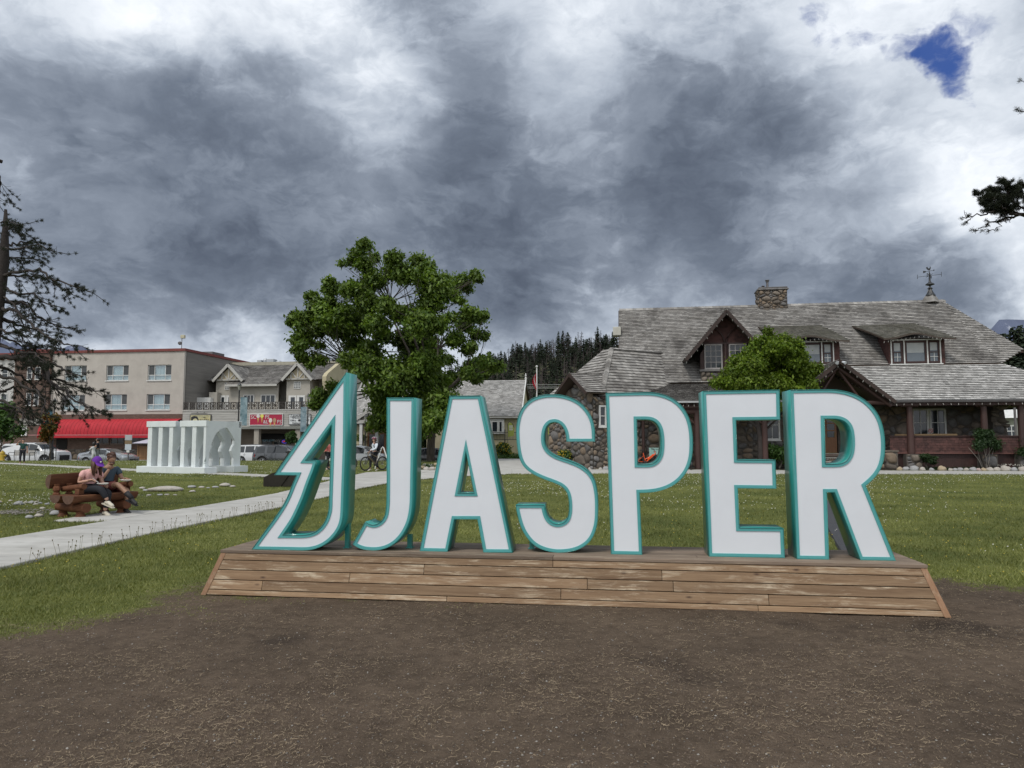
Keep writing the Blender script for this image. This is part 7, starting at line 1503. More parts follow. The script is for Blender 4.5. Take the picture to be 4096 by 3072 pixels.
# bicycles
def bicycle(label, loc, yaw, frame_c, name='bicycle', low=False, group=None):
    o = empty(name, loc, yaw, label, 'bicycle', group); fm = paint(label.split()[0]+'_frame_paint', frame_c); rw_, fw, r = (0, 0, .36), (1.12, 0, .36), .335
    for c_ in (rw_, fw):
        mb = MB(); mb.tube([(c_[0]+r*math.cos(a), 0, c_[2]+r*math.sin(a)) for a in np.linspace(0, 6.2832, 33)], .029, 8, False); wh = mb.build('wheel', tyre, o, smooth=True)
        mb = MB(); mb.tube([(c_[0]+(r-.035)*math.cos(a), 0, c_[2]+(r-.035)*math.sin(a)) for a in np.linspace(0, 6.2832, 33)], .010, 5, False)
        for k in range(16): a = 2*math.pi*k/16; mb.tube([(c_[0], .02*(-1)**k, c_[2]), (c_[0]+r*.9*math.cos(a), 0, c_[2]+r*.9*math.sin(a))], .0016, 3, False)
        mb.build('rim', blkpl, wh); MB().tube([(c_[0], -.05, c_[2]), (c_[0], .05, c_[2])], .022, 8).build('hub', metal, wh); MB().tube([(c_[0]+.08*math.cos(a), -.045, c_[2]+.08*math.sin(a)) for a in np.linspace(0, 6.2832, 17)], .007, 4, False).build('brake_disc', rimm, wh)
    bb, ht, hb, stt = (.45, 0, .30), (.93, 0, .90), (.98, 0, .76), (.32, 0, .80)
    mb = MB(); mb.tube([bb, hb], [.03, .034], 8).tube([bb, stt], .018, 8).tube([bb, rw_], .012, 6).tube([(.37, 0, .66), rw_], .011, 6).tube([hb, ht], .024, 8)
    mb.tube([(.36, 0, .68) if not low else (.42, 0, .45), ht if not low else hb], .020, 8); mb.build('frame', fm, o, smooth=True)
    MB().tube([ht, hb, (1.02, -.06, .62), (1.12, -.06, .36)], [.02, .022, .02, .016], 7).tube([hb, (1.02, .06, .62), (1.12, .06, .36)], .018, 7).build('fork', blkpl, o)
    mb = MB(); mb.tube([ht, (.90, 0, 1.00)], .018, 6).tube([(.82, -.32, 1.03), (.90, -.12, 1.01), (.90, .12, 1.01), (.82, .32, 1.03)], .012, 6).tube([(.82, -.32, 1.03), (.78, -.36, 1.03)], .018, 6).tube([(.82, .32, 1.03), (.78, .36, 1.03)], .018, 6); mb.build('handlebar', blkpl, o)
    MB().tube([stt, (.29, 0, .92)], .014, 6).blob((.26, 0, .945), (.14, .07, .03), 10, 5).build('saddle', blkpl, o, smooth='all')
    MB().tube([(bb[0], -.09, bb[2]), (bb[0], .09, bb[2])], .07, 12).bar((.45, -.10, .30), (.52, -.10, .14), .02, .02).bar((.45, .10, .30), (.38, .10, .46), .02, .02).box(.48, .58, -.18, -.10, .12, .14).box(.32, .42, .10, .18, .45, .47).build('crank', blkpl, o)
    MB().bar(tuple(Vector(bb).lerp(Vector(hb), .25)+Vector((-.03, 0, .05))), tuple(Vector(bb).lerp(Vector(hb), .85)+Vector((-.03, 0, .05))), .07, .05).build('battery', fm if low else blkpl, o)
    return o
fb = at(1452, 1857, 36.0); rb = at(1530, 1851, 37.0); d_ = Vector((fb.x-rb.x, fb.y-rb.y, 0)); yw = math.atan2(-d_.y, -d_.x)+math.pi
bicycle('bronze electric mountain bike pushed by the woman in white', (rb.x, rb.y, .03), yw, (.17, .13, .09))
J, l = stand(1496, 1885, 36.9, 1.70, 0, armR=((.30, -.16, 1.14), (.40, -.02, 1.0)), armL=((-.26, .12, 1.16), (-.16, .36, 1.04)), stride=.16)
wc_, P3_, _h = person('walking woman in a white shirt and red helmet pushing a bicycle along the path', None, J, (-.2, 1, -.05), skinm, cloth('white_cotton', (.52, .56, .60)), nv, cream_s, hair_cap(brown, .14), sleeve='long', loc=l, rz=yw-math.pi/2, fem=True)
def helmet(rt, P3_, m1, m2):
    mb = MB(); n, m = 14, 5; vs = []
    for i in range(m+1):
        th = 1.35*i/m
        for k in range(n): a = 2*math.pi*k/n; vs.append(P3_(math.sin(th)*math.sin(a)*.108, math.sin(th)*math.cos(a)*.145-.01, math.cos(th)*.115+.045))
    mb.add(vs, [(i*n+k, i*n+(k+1) % n, (i+1)*n+(k+1) % n, (i+1)*n+k) for i in range(m) for k in range(n)]); h = mb.build('helmet', m1, rt, smooth='all')
    mb = MB()
    for sx in (-.06, 0, .06): mb.tube([P3_(sx*1.5, .09, .09), P3_(sx, .03, .172-abs(sx)*.4), P3_(sx, -.08, .15-abs(sx)*.3), P3_(sx*1.4, -.14, .07)], .013, 5)
    mb.build('vent_ribs', m2, h)
helmet(wc_, P3_, mat('maroon_shell', (.16, .012, .04)), mat('silver_shell', (.4, .41, .42)))
MB().bevbox(-.15, .15, -.30, -.14, 1.02, 1.44, .05).build('backpack', nv, wc_); 
for sx in (-.1, .1): MB().tube([(sx, -.14, 1.42), (sx, .04, 1.47), (sx, .15, 1.30), (sx*1.3, .0, 1.06)], .018, 6).build('backpack_strap', nv, wc_)
J, l = stand(1313, 1881, 38.3, 1.62, 0, armR=((.24, .10, 1.14), (.18, .34, 1.02)), armL=((-.24, .12, 1.14), (-.14, .36, 1.02)), stride=.10)
wr2, P3_, _h = person('woman in coral jacket and pale green helmet behind the pine emblem', None, J, (.1, 1, 0), skinm, cloth('coral_fleece', (.60, .17, .15)), nv, mat('pink_shoe', (.45, .34, .30)), hair_cap(dhair), sleeve='long', loc=l, rz=R(80), fem=True)
helmet(wr2, P3_, mat('mint_shell', (.22, .40, .36)), mat('silver_shell', (.4, .41, .42)))
c = at(1352, 1860, 38.0); bicycle('black bicycle standing beside the woman in coral, mostly hidden behind the emblem', (c.x-.35, 38.0, .0), R(-12), (.02, .02, .025))
rk = at(1500, 1880, 39.5); o = empty('bike_rack', (rk.x, 39.5, 0), R(-15), 'white inverted V bicycle stand beyond the cyclist', 'rack'); h_ = at(1522, 1788, 39.5).z
MB().tube([(0, 0, 0), (.38, 0, h_*.96), (.44, 0, h_), (.50, 0, h_*.96), (.92, 0, 0)], .035, 8).build('hoop', white, o, smooth=True)
c = ST.d(2605, 1872, -.4); w_ = ST.w(c.x-.75, -.7, .0); bicycle('orange step-through electric bicycle parked under the station eaves, seen through the P', (w_.x, w_.y, .09), SY+R(4), (.80, .10, .015), low=True)
o = tag(MB().box(-.2, 1.35, -.16, .16, .0, .058).build('stand_plate', metal, loc=(w_.x, w_.y, .03), rot=(0, 0, SY+R(4))), 'low grey metal plate under the orange bicycle', 'bike stand')
mb_ = ST.w(ST.d(2615, 1800, -.05).x, -.05, 0); o = empty('notice_stand', tuple(mb_), SY, 'mint green rental notice board behind the orange bicycle', 'sign'); MB().bevbox(-.25, .55, -.03, .0, .68, 1.16, .01).build('panel', mat('mint_panel', (.25, .42, .38), (.28, .46, .42)), o); MB().box(-.30, -.27, -.02, .01, 0, .75).box(.47, .50, -.02, .01, 0, .75).build('legs', blkpl, o); text3('lettering', 'E-BIKE RENTALS', .08, blk, o, (.15, -.035, 1.08), ext=.002); text3('lettering', 'USA', .09, blk, o, (.05, -.035, .95), ext=.002)
c = ST.w(ST.d(2762, 1890, -1.6).x, -1.9, 0); bicycle('black bicycle leaning by the red post between the letters P and E', tuple(c+Vector((0, 0, .02))), SY+R(85), (.018, .018, .02))
# ================================================================== TREES AND PLANTS
bark = mat('grey_bark', (.060, .050, .040), (.115, .098, .080), 3, .95, .8, 14, stretch=(4, 4, .8), bdist=.05); bark_d = mat('dark_bark', (.022, .018, .016), (.045, .036, .032), 4, .95, .7, 16)
def leaves_np(C, Rr, n, size, seed, flat=.75, tri=False, droop=.5, shell=.5):
    """leaf faces spread through blobs. C (k,3) centres, Rr (k,) radii, n leaves in all"""
    g = np.random.default_rng(seed); k = len(C); wt_ = Rr**2.1; idx_ = g.choice(k, n, p=wt_/wt_.sum()); d = g.normal(size=(n, 3)); d /= np.linalg.norm(d, axis=1)[:, None]
    rr = (g.random(n)**shell)*Rr[idx_]; d2 = d*rr[:, None]; d2[:, 2] *= flat; lump = (1+.38*np.sin(d[:, 0]*6+idx_)*np.sin(d[:, 2]*5+idx_*1.7)*np.sin(d[:, 1]*5+idx_*.7)+.16*np.sin(d[:, 0]*15+d[:, 2]*13+idx_))*(1+.35*(g.random(n) < .13)); P_ = C[idx_]+d2*lump[:, None]
    up = d*.5+g.normal(size=(n, 3))*.55+np.array([0, 0, .8]); up /= np.linalg.norm(up, axis=1)[:, None]
    a = np.cross(up, g.normal(size=(n, 3))); a /= np.linalg.norm(a, axis=1)[:, None]; a[:, 2] -= droop; b = np.cross(up, a); b /= np.maximum(1e-6, np.linalg.norm(b, axis=1))[:, None]
    s = size*(.55+.9*g.random(n))[:, None]; V = np.stack([P_-a*s*.5, P_+b*s*.34, P_+a*s*.6, P_-b*s*.34], 1).reshape(-1, 3); return V, np.arange(n*4).reshape(-1, 4)
def twig_tubes(mb, a, b, r0, r1, rs, n=5, sag=.0, wob=.12):
    a, b = Vector(a), Vector(b); L_ = (b-a).length; pts = []; off = Vector((rs.uniform(-1, 1), rs.uniform(-1, 1), rs.uniform(-.5, .5)))*L_*wob
    for i in range(n+1): t_ = i/n; p = a.lerp(b, t_)+off*math.sin(t_*math.pi)+Vector((rs.uniform(-1, 1), rs.uniform(-1, 1), rs.uniform(-1, 1)))*L_*.02*(0 < i < n)+Vector((0, 0, -sag*L_*t_*t_)); pts.append(p)
    mb.tube([tuple(p) for p in pts], [r0+(r1-r0)*i/n for i in range(n+1)], 6 if r0 > .05 else 4, caps=False); return pts
def px_tree(name, label, cat, base, Y, blobs, nleaf, leaf, lm, trunk_r, fork_z, depth, seed, flat=.8, shell=.55, group=None, bk=None, twig=True, limbs=None, base_z=0):
    rs = random.Random(seed); c = at(base[0], base[1], Y); o = empty(name, (c.x, Y, base_z), 0, label, cat, group); C = []; Rr = []
    for (u, v, r) in blobs:
        dy = rs.uniform(-1, 1)*depth*.75*math.sqrt(max(0, 1-min(1, abs(u-base[0])*Y/FP/depth)**2)); p = at(u, v, Y+dy); C.append((p.x-c.x, p.y-Y, p.z-base_z)); Rr.append(r*Y/FP)
    if depth > 1:       # rear and front clumps so that the crown is as deep as it is wide
        for (u, v, r) in blobs[::2]:
            dy = rs.uniform(.5, 1)*depth*(1 if rs.random() < .5 else -1)*.8; p = at(u+rs.uniform(-40, 40), v+rs.uniform(-20, 30), Y+dy*.6); C.append((p.x-c.x, p.y-Y, p.z-base_z)); Rr.append(r*.8*Y/FP)
    C = np.array(C); Rr = np.array(Rr); V, F_ = leaves_np(C, Rr, nleaf, leaf, seed, flat, shell=shell); np_mesh('crown', V, F_, lm, o)
    mb = MB(); top = Vector((rs.uniform(-.2, .2), 0, fork_z)); twig_tubes(mb, (0, 0, -.1), top, trunk_r*1.25, trunk_r*.85, rs, 6, wob=.03); order = sorted(range(len(C)), key=lambda i: C[i][2]); hubs = []
    nb_ = max(3, min(9, len(C)//6)); zs_ = sorted(C[:, 2])
    for h in range(nb_):
        k = rs.choice(order[len(order)//4:]); q = Vector(C[k]); end = top.lerp(q, .62)+Vector((0, 0, .3)); pts = twig_tubes(mb, top-Vector((0, 0, rs.random()*fork_z*.3)), end, trunk_r*.55, trunk_r*.22, rs, 6); hubs += pts[2:]
    for i in range(len(C)):
        q = Vector(C[i]); hb = min(hubs, key=lambda p: (p-q).length+(2 if p.z > q.z+1 else 0)); pts = twig_tubes(mb, hb, q, trunk_r*.16, trunk_r*.05, rs, 4)
        if twig:
            for _ in range(5): e = q+Vector((rs.gauss(0, 1), rs.gauss(0, 1), rs.gauss(0, .8))).normalized()*Rr[i]*.85; twig_tubes(mb, pts[rs.randint(2, 4)], e, trunk_r*.045, trunk_r*.018, rs, 3)
    mb.build('trunk', bk or bark, o, smooth='all'); return o
z2 = lambda L_: [(1100+a*.5426, 920+b*.5426, c*.5426) for a, b, c in L_]
elm = z2([(665,115,55),(600,180,60),(660,245,75),(735,200,45),(560,235,40),(700,320,60),(870,205,60),(855,270,50),(920,195,35),(1060,225,65),(1130,275,60),(950,320,85),(1080,350,80),(1150,345,45),(740,370,80),(850,330,50),(395,385,48),(420,440,50),(560,440,75),(640,440,85),(480,430,40),(265,485,48),(300,550,65),(400,530,60),(500,600,85),(680,540,95),(820,550,65),(250,620,40),(1180,440,105),(1140,545,95),(1300,400,75),(1390,370,65),(1475,325,42),(1420,430,50),(1330,480,45),(1250,360,50),(1430,610,65),(1510,650,55),(1540,620,35),(1400,700,75),(1480,770,52),(1330,810,70),(1420,880,50),(1300,640,45),(150,630,48),(215,690,75),(350,640,75),(110,680,32),(195,800,75),(300,740,70),(170,880,50),(210,940,50),(330,850,40),(260,990,45),(345,960,45),(480,730,95),(610,690,95),(760,680,85),(990,620,85),(1090,690,110),(1010,780,110),(1110,840,105),(1210,700,60),(600,850,95),(700,880,85),(800,780,70),(555,960,75),(690,1020,105),(840,1020,95),(990,940,95),(1090,990,105),(1190,950,85),(1280,960,45),(1470,1010,90),(1550,970,60),(1630,1005,52),(1480,1090,50),(1555,1050,50),(1420,1050,50),(1680,1000,22),(330,1210,58),(425,1150,50),(295,1290,45),(380,1260,40),(900,1120,110),(1040,1090,110),(1180,1110,100),(1290,1110,80),(820,1220,85),(760,1310,60),(780,1420,75),(900,1320,115),(1080,1270,120),(1230,1270,105),(1180,1400,90),(1000,1420,100),(1120,1470,65),(1270,1380,60),(1330,1250,50),(730,1180,60)])
elmm = leafmat('elm_leaf', (.050, .098, .013), (.155, .225, .038), .36, .5, .48)
px_tree('broadleaf_tree', 'huge green broadleaf tree with a gappy crown rising behind the letters J and A', 'tree', (1722, 1832), 55.0, [(a, b, c*1.14) for a, b, c in elm], 150000, .225, elmm, .30, 4.2, 7.5, 5, shell=.6)
# crown 2: tree with light green drooping leaves before the building
z6 = lambda L_: [(2700+a*.3617, 1050+b*.3617, c*.3617) for a, b, c in L_]
ash = z6([(1020,760,70),(1050,850,110),(930,900,120),(1200,860,110),(1330,920,130),(850,1010,140),(1010,1000,170),(1180,1030,180),(1360,1060,150),(700,1110,140),(860,1160,180),(1050,1190,190),(1240,1200,190),(1430,1180,150),(1560,1180,110),(600,1240,130),(560,1340,110),(720,1300,170),(900,1330,190),(1100,1350,190),(1300,1340,170),(1450,1300,130),(1560,1290,80),(1180,1480,90),(1190,1600,60),(820,1430,130),(1000,1450,130),(660,1400,110),(1350,1430,110)])
ashm = leafmat('light_leaf', (.065, .12, .012), (.19, .26, .034), .42, .5, .42)
px_tree('garden_tree', 'round light green tree with drooping leaves in front of the stone building', 'tree', (3047, 1850), 37.6, [(a, b, c*.80) for a, b, c in ash], 60000, .125, ashm, .14, 2.6, 2.3, 6, shell=.55, flat=.85, bk=bark_d)
# smaller trees and shrubs
def bush(label, u0, u1, v0, v1, Y, n, leaf, lm, seed, name='shrub', cat='shrub', stems=0, k=9, bz=0, dp=None, vb=None):
    rs = random.Random(seed); cu, cv, ru, rv = (u0+u1)/2, (v0+v1)/2, (u1-u0)/2, (v1-v0)/2; bl = [(cu+ru*.62*rs.uniform(-1, 1), cv+rv*.62*rs.uniform(-1, 1), min(ru, rv)*rs.uniform(.32, .5)) for _ in range(k)]+[(cu, cv, min(ru, rv)*.62)]
    return px_tree(name, label, cat, (cu, vb or v1), Y, bl, n, leaf, lm, .035 if stems else .05, max(.15, at(cu, (v1+cv)/2, Y).z*.6), dp or ru*Y/FP*.9, seed, twig=False, base_z=bz)
gl_ = leafmat('mid_leaf', (.030, .075, .014), (.075, .135, .030), .3, .5, .3); dl_ = leafmat('dark_leaf', (.016, .038, .012), (.040, .075, .024), .25, .5, .3); ol_ = leafmat('turning_leaf', (.085, .10, .014), (.22, .085, .022), .35, .5, .35); ll_ = leafmat('lime_leaf', (.10, .15, .02), (.17, .21, .035), .4, .5, .25)
bush('green street tree at the far left in front of the white and brick corner', -90, 92, 1590, 1752, 57.5, 9000, .24, gl_, 11, 'street_tree', 'tree', k=16, vb=1838)
bush('slim sapling turning orange inside a black tree guard before the red awning', 160, 242, 1640, 1778, 58.0, 5000, .17, ol_, 12, 'sapling', 'tree', k=12, vb=1838)
c = at(200, 1838, 58.0); o = empty('tree_guard', (c.x, 58, -.3), 0, 'black iron guard round the orange sapling', 'tree guard'); mb = MB()
for i in range(8): a = i*math.pi/4; MB().tube([(.42*math.cos(a), .42*math.sin(a), 0), (.42*math.cos(a), .42*math.sin(a), 1.35), (.55*math.cos(a), .55*math.sin(a), 1.5)], .02, 4).build('bar', iron, o)
for z_ in (.5, 1.3): MB().tube([(.42*math.cos(a), .42*math.sin(a), z_) for a in np.linspace(0, 6.2832, 17)], .02, 4, False).build('hoop', iron, o)
bush('small green street tree in front of the ice cream shop window', 1140, 1192, 1722, 1778, 69.5, 3500, .18, gl_, 13, 'street_tree', 'tree', k=9, vb=1835, bz=-.45)
bush('pale green garden shrub below the hall porch, seen behind the cyclist', 1424, 1470, 1735, 1772, 73.0, 1500, .2, ll_, 14, bz=-.4)
bush('yellowish young tree in front of the hall porch right of the street lamp', 1452, 1520, 1655, 1735, 69.8, 2600, .2, ll_, 15, 'young_tree', 'tree', k=10, vb=1830, bz=-.4)
bush('pale green tree behind the big tree, above the yellow house', 1700, 1885, 1475, 1620, 82, 7000, .34, ll_, 16, 'background_tree', 'tree', k=16, vb=1830)
bush('dense dark tree behind the trunk of the big tree', 1560, 1800, 1560, 1800, 74, 9000, .34, dl_, 17, 'background_tree', 'tree', k=20, vb=1830)
yb = bush('yellow flowering shrub against the stone wall, seen through the letter S', 2205, 2328, 1782, 1862, 39.8, 5200, .09, gl_, 18)
yb2 = bush('yellow flowering shrub between the letters A and S', 1975, 2065, 1758, 1832, 62.5, 5200, .13, gl_, 19)
def bloom(host, n, r, seed, lab):
    g = np.random.default_rng(seed); co = np.empty(len(host.children[0].data.vertices)*3, np.float32); cr = [c for c in host.children if c.name.startswith('crown')][0]; co = np.empty(len(cr.data.vertices)*3, np.float32); cr.data.vertices.foreach_get('co', co); co = co.reshape(-1, 3); cen = co.mean(0); dd = co-cen
    sc_ = np.linalg.norm(dd, axis=1); pk = np.where((sc_ > np.percentile(sc_, 55)) & ((dd[:, 2] > -.1) | (dd[:, 1] < 0)))[0]; s = g.choice(pk, n); V, F_ = octs(co[s, 0], co[s, 1], co[s, 2], np.full(n, r)*(.6+.8*g.random(n)), .7); np_mesh('flowers', V, F_, mat('yellow_petal', (.55, .38, .02), (.68, .50, .04), 20, .7), host, kind='stuff')
bloom(yb, 420, .032, 3, ''); bloom(yb2, 420, .05, 4, '')
bush('leafy green shrub seen through the letter E in front of the stone wall', 3062, 3160, 1762, 1868, 37.9, 4200, .11, gl_, 20, k=10)
bush('round green bush on pale stems before the porch parapet', 3880, 4008, 1712, 1812, 36.6, 9000, .085, dl_, 21, k=16, vb=1868)
bush('dark green bush at the right edge before the porch', 4062, 4190, 1728, 1840, 36.4, 8000, .085, dl_, 22, k=16, vb=1868)
bush('low dark plant with a white flower beside the stone pedestal', 3672, 3755, 1812, 1862, 37.0, 3000, .07, dl_, 23)
# stems of the round bush
o = empty('bush_stems', at(3945, 1868, 36.55), 0)
c = at(3945, 1868, 36.55); bpy.data.objects.remove(o); host = [x for x in COL.objects if x.get('label') == 'round green bush on pale stems before the porch parapet'][0]; mb = MB(); rs = random.Random(5)
for i in range(7): a = rs.uniform(-.8, .8); mb.tube([(a*.15, 0, 0), (a*.5, rs.uniform(-.2, .2), .6), (a*.9, rs.uniform(-.3, .3), 1.2)], [.02, .016, .01], 5)
mb.build('stems', mat('pale_stem', (.24, .21, .18), (.3, .27, .23)), host)
# ground cover in the station bed and the bed by the walkway
def cover(name, poly, n, h, leaf, lm, seed):
    g = np.random.default_rng(seed); x0, x1 = min(p[0] for p in poly), max(p[0] for p in poly); y0, y1 = min(p[1] for p in poly), max(p[1] for p in poly); C = []
    while len(C) < 260:
        x, y = g.uniform(x0, x1), g.uniform(y0, y1)
        if inpoly((x, y), poly): C.append((x, y, h*.35*g.random()))
    C = np.array(C); V, F_ = leaves_np(C, np.full(len(C), h*.9)*(.5+.8*g.random(len(C))), n, leaf, seed, .7); V[:, 2] = np.abs(V[:, 2]); np_mesh(name, V, F_, lm, kind='stuff')
fw_ = ST.w
cover('ground_cover', [(fw_(.9, -.3).x, fw_(.9, -.3).y), (fw_(10, -.3).x, fw_(10, -.3).y), (fw_(10, .3).x, fw_(10, .3).y), (fw_(.9, .3).x, fw_(.9, .3).y)], 9000, .22, .06, dl_, 31)
cover('bed_plants', [(-1.6, 61), (2.6, 61), (2.6, 63), (-1.6, 63)], 6000, .5, .12, gl_, 32)
cover('bed_plants', [(-5.6, 38.2), (-4.6, 38.2), (-4.4, 41), (-6.5, 41)], 1500, .35, .08, dl_, 33)
soil = MB().hexa([tuple(fw_(-12.5, -.05, -.05)), tuple(fw_(11, -.75, -.05)), tuple(fw_(11, 3, -.05)), tuple(fw_(-12.5, 3, -.05)), tuple(fw_(-12.5, -.05, .06)), tuple(fw_(11, -.75, .06)), tuple(fw_(11, 3, .06)), tuple(fw_(-12.5, 3, .06))]).build('planting_bed', mat('bed_soil', (.035, .027, .021), (.06, .047, .038), 8, .95, .6, 40), kind='structure')
# white bed flowers
g = np.random.default_rng(8); x = g.uniform(4.8, 8, 90); y = g.uniform(-.45, .0, 90); p = [fw_(a, b) for a, b in zip(x, y)]; V, F_ = octs(np.array([q.x for q in p]), np.array([q.y for q in p]), np.full(90, .26)+.1*g.random(90), np.full(90, .022), .8); np_mesh('bed_flowers', V, F_, MC['clover_white'], kind='stuff')
# ================================================================== STONES
stm = [mat('river_stone', (.34, .31, .27), (.46, .43, .39), 4, .85, .3, 20, dark=(.2, .18, .16), dsc=6, damt=.4), mat('river_stone_grey', (.27, .27, .27), (.38, .38, .38), 4, .85, .3, 20, dark=(.16, .16, .16), dsc=6, damt=.4), mat('river_stone_rose', (.34, .26, .24), (.44, .35, .33), 4, .85, .3, 20), mat('river_stone_tan', (.33, .26, .17), (.42, .34, .24), 4, .85, .3, 20)]
def stone(u, vb, Y, wpx, hr, seed, label, group=None, cat='stone', name='edging_stone', m=None, loc=None, flat=-.55, yr=.8):
    c = Vector(loc) if loc is not None else (gp(u, vb) if Y is None else at(u, vb, Y)); r = wpx/2*c.y/FP if wpx > 3 else wpx; zz_ = float(gz(np.array(c.x), np.array(c.y))) if loc is None else c.z
    mb = MB().blob((0, 0, r*hr*.5), (r, r*yr, r*hr), 12, 8, .30, seed, flat=flat); o = mb.build(name, stm[(m if m is not None else seed) % 4], smooth='all', loc=(c.x, c.y, zz_)); o.rotation_euler = (0, 0, (seed*1.3) % .8-.4); return tag(o, label, cat, group)
ords = ['first', 'second', 'third', 'fourth', 'fifth', 'sixth', 'seventh', 'eighth', 'ninth', 'tenth', 'eleventh', 'twelfth', 'thirteenth', 'fourteenth', 'fifteenth', 'sixteenth', 'seventeenth', 'eighteenth']
colr = {0: 'cream', 1: 'grey', 2: 'rosy', 3: 'tan'}
row = [(3598, 24, 3), (3624, 25, 1), (3656, 33, 1), (3690, 25, 0), (3726, 20, 1), (3766, 32, 3), (3802, 18, 0), (3820, 18, 1), (3842, 22, 1), (3866, 20, 0), (3893, 26, 1), (3914, 20, 2), (3935, 22, 3), (3960, 26, 0), (3989, 28, 0), (4022, 36, 0), (4057, 28, 1), (4090, 34, 0)]
for i, (u, w_, m) in enumerate(row): stone(u, 1883, float(ST.w(ST.d(u, 1880, -.72).x, -.72).y), w_*1.05, .82, 40+i, '%s rounded %s stone right of the entry pier in the row edging the bed' % (ords[i], colr[m]), 'rounded stones edging the station bed', m=m)
for i, (u, w_, m) in enumerate([(2363, 20, 0), (2386, 12, 3), (2401, 18, 0), (2423, 26, 1)]): stone(u, 1880, None, w_, .75, 70+i, '%s pale stone left of the letter P stem at the foot of the stone wall' % ords[i], 'pale stones at the wing foot', m=m)
for i, (u, v, w_) in enumerate([(1690, 1876, 26), (1706, 1880, 24), (1728, 1881, 26), (1748, 1879, 24), (1700, 1864, 20), (1722, 1866, 22), (1744, 1862, 22), (1862, 1872, 12)]): stone(u, v+2, None, w_, .8, 80+i, '%s boulder of the pile at the pavement edge between the letters J and A' % ords[i], 'boulders between J and A', m=(0 if i % 3 else 3))
for i, u in enumerate((2004, 2018, 2034, 2050, 2066)): stone(u, 1833, 61.5, 12, .7, 90+i, '%s small pale stone in the row under the flowers left of the letter S' % ords[i], 'small stones edging the far flower bed', m=0)
lab2 = ['tip', 'large', 'small', 'wide', 'little', 'pale', 'flat', 'round', 'long', 'half sunk']
left = [(-4, 2010, 24, 'stone cut by the left edge left of the log bench'), (74, 2017, 38, 'largest rounded pale stone left of the log bench'), (104, 2011, 18, 'small stone touching the largest one left of the bench'), (126, 2012, 26, 'grey oval stone third in the line left of the bench'), (146, 2010, 18, 'small brownish stone fourth in the line left of the bench'), (160, 2014, 18, 'last small stone of the line nearest the bench seat'), (142, 2019, 20, 'flat stone just below the line left of the bench'), (188, 2018, 22, 'flat white stone alone beside the bench end logs'), (170, 2036, 22, 'small pale stone in the grass below the line left of the bench'), (118, 2076, 32, 'rounded stone at the pebble patch nearest the camera left of the bench'), (157, 2068, 34, 'long flat stone beside the rounded one near the bench legs'), (222, 2062, 44, 'wide flat stone half hidden behind the bench front legs'), (42, 2004, 16, 'small stone at the upper left near the photo edge')]
for i, (u, v, w_, lb) in enumerate(left): stone(u, v, None, w_, .55, 110+i, lb, 'field stones left of the log bench', m=1 if i % 2 else 0, flat=-.3)
o = stone(665, 1965, None, 132, .20, 131, 'large flat pale slab rock on the lawn right of the log bench', None, 'rock', 'slab_rock', 0, flat=-.4, yr=.55)
right = [(586, 1965, 28, 'sloping stone touching the left end of the large slab rock'), (569, 1956, 26, 'thin flat stone just left and above the large slab rock'), (596, 1982, 20, 'round grey stone below the left end of the slab rock'), (640, 1981, 24, 'round grey stone below the middle of the slab rock'), (668, 1980, 20, 'small pale stone below the right half of the slab rock'), (700, 1980, 16, 'little stone below the right end of the slab rock'), (768, 1953, 34, 'flat stone first right of the slab rock'), (806, 1953, 24, 'second flat stone right of the slab rock'), (770, 1968, 26, 'small stone right of and below the slab rock'), (862, 1953, 28, 'third flat stone right of the slab rock'), (900, 1947, 42, 'broad rocky lump farthest right of the slab rock'), (930, 1950, 24, 'small stone ending the line right of the slab rock'), (833, 1955, 16, 'tiny stone among the flat stones right of the slab rock')]
for i, (u, v, w_, lb) in enumerate(right): stone(u, v, None, w_, .42, 140+i, lb, 'field stones right of the log bench', m=0 if i % 3 else 1, flat=-.3)
# pebbly bare patch left of the bench
g = np.random.default_rng(3); c = gp(60, 2052); x = c.x+g.normal(0, .55, 700); y = c.y+g.normal(0, .35, 700); V, F_ = octs(x, y, gz(x, y)+.03, .008+.016*g.random(700), .5); np_mesh('pebble_patch', V, F_, MC['pebble'], kind='stuff')
# seed heads standing up along the path edge
g = np.random.default_rng(6); mb = MB(); n = 110
ys_ = 8.8+g.random(n)*8; V = []; 
for i in range(n):
    y = ys_[i]; x = float(Rx(y))+.05+abs(g.normal(0, .07)); h = .10+.14*g.random(); dx, dy = g.normal(0, .03), g.normal(0, .03); mb.tube([(x, y, 0), (x+dx, y+dy, h)], .0022, 3, False); mb.blob((x+dx, y+dy, h), (.008, .008, .012), 5, 3)
mb.build('grass_seed_heads', mat('seed_head', (.10, .10, .04), (.16, .13, .07)), kind='stuff')
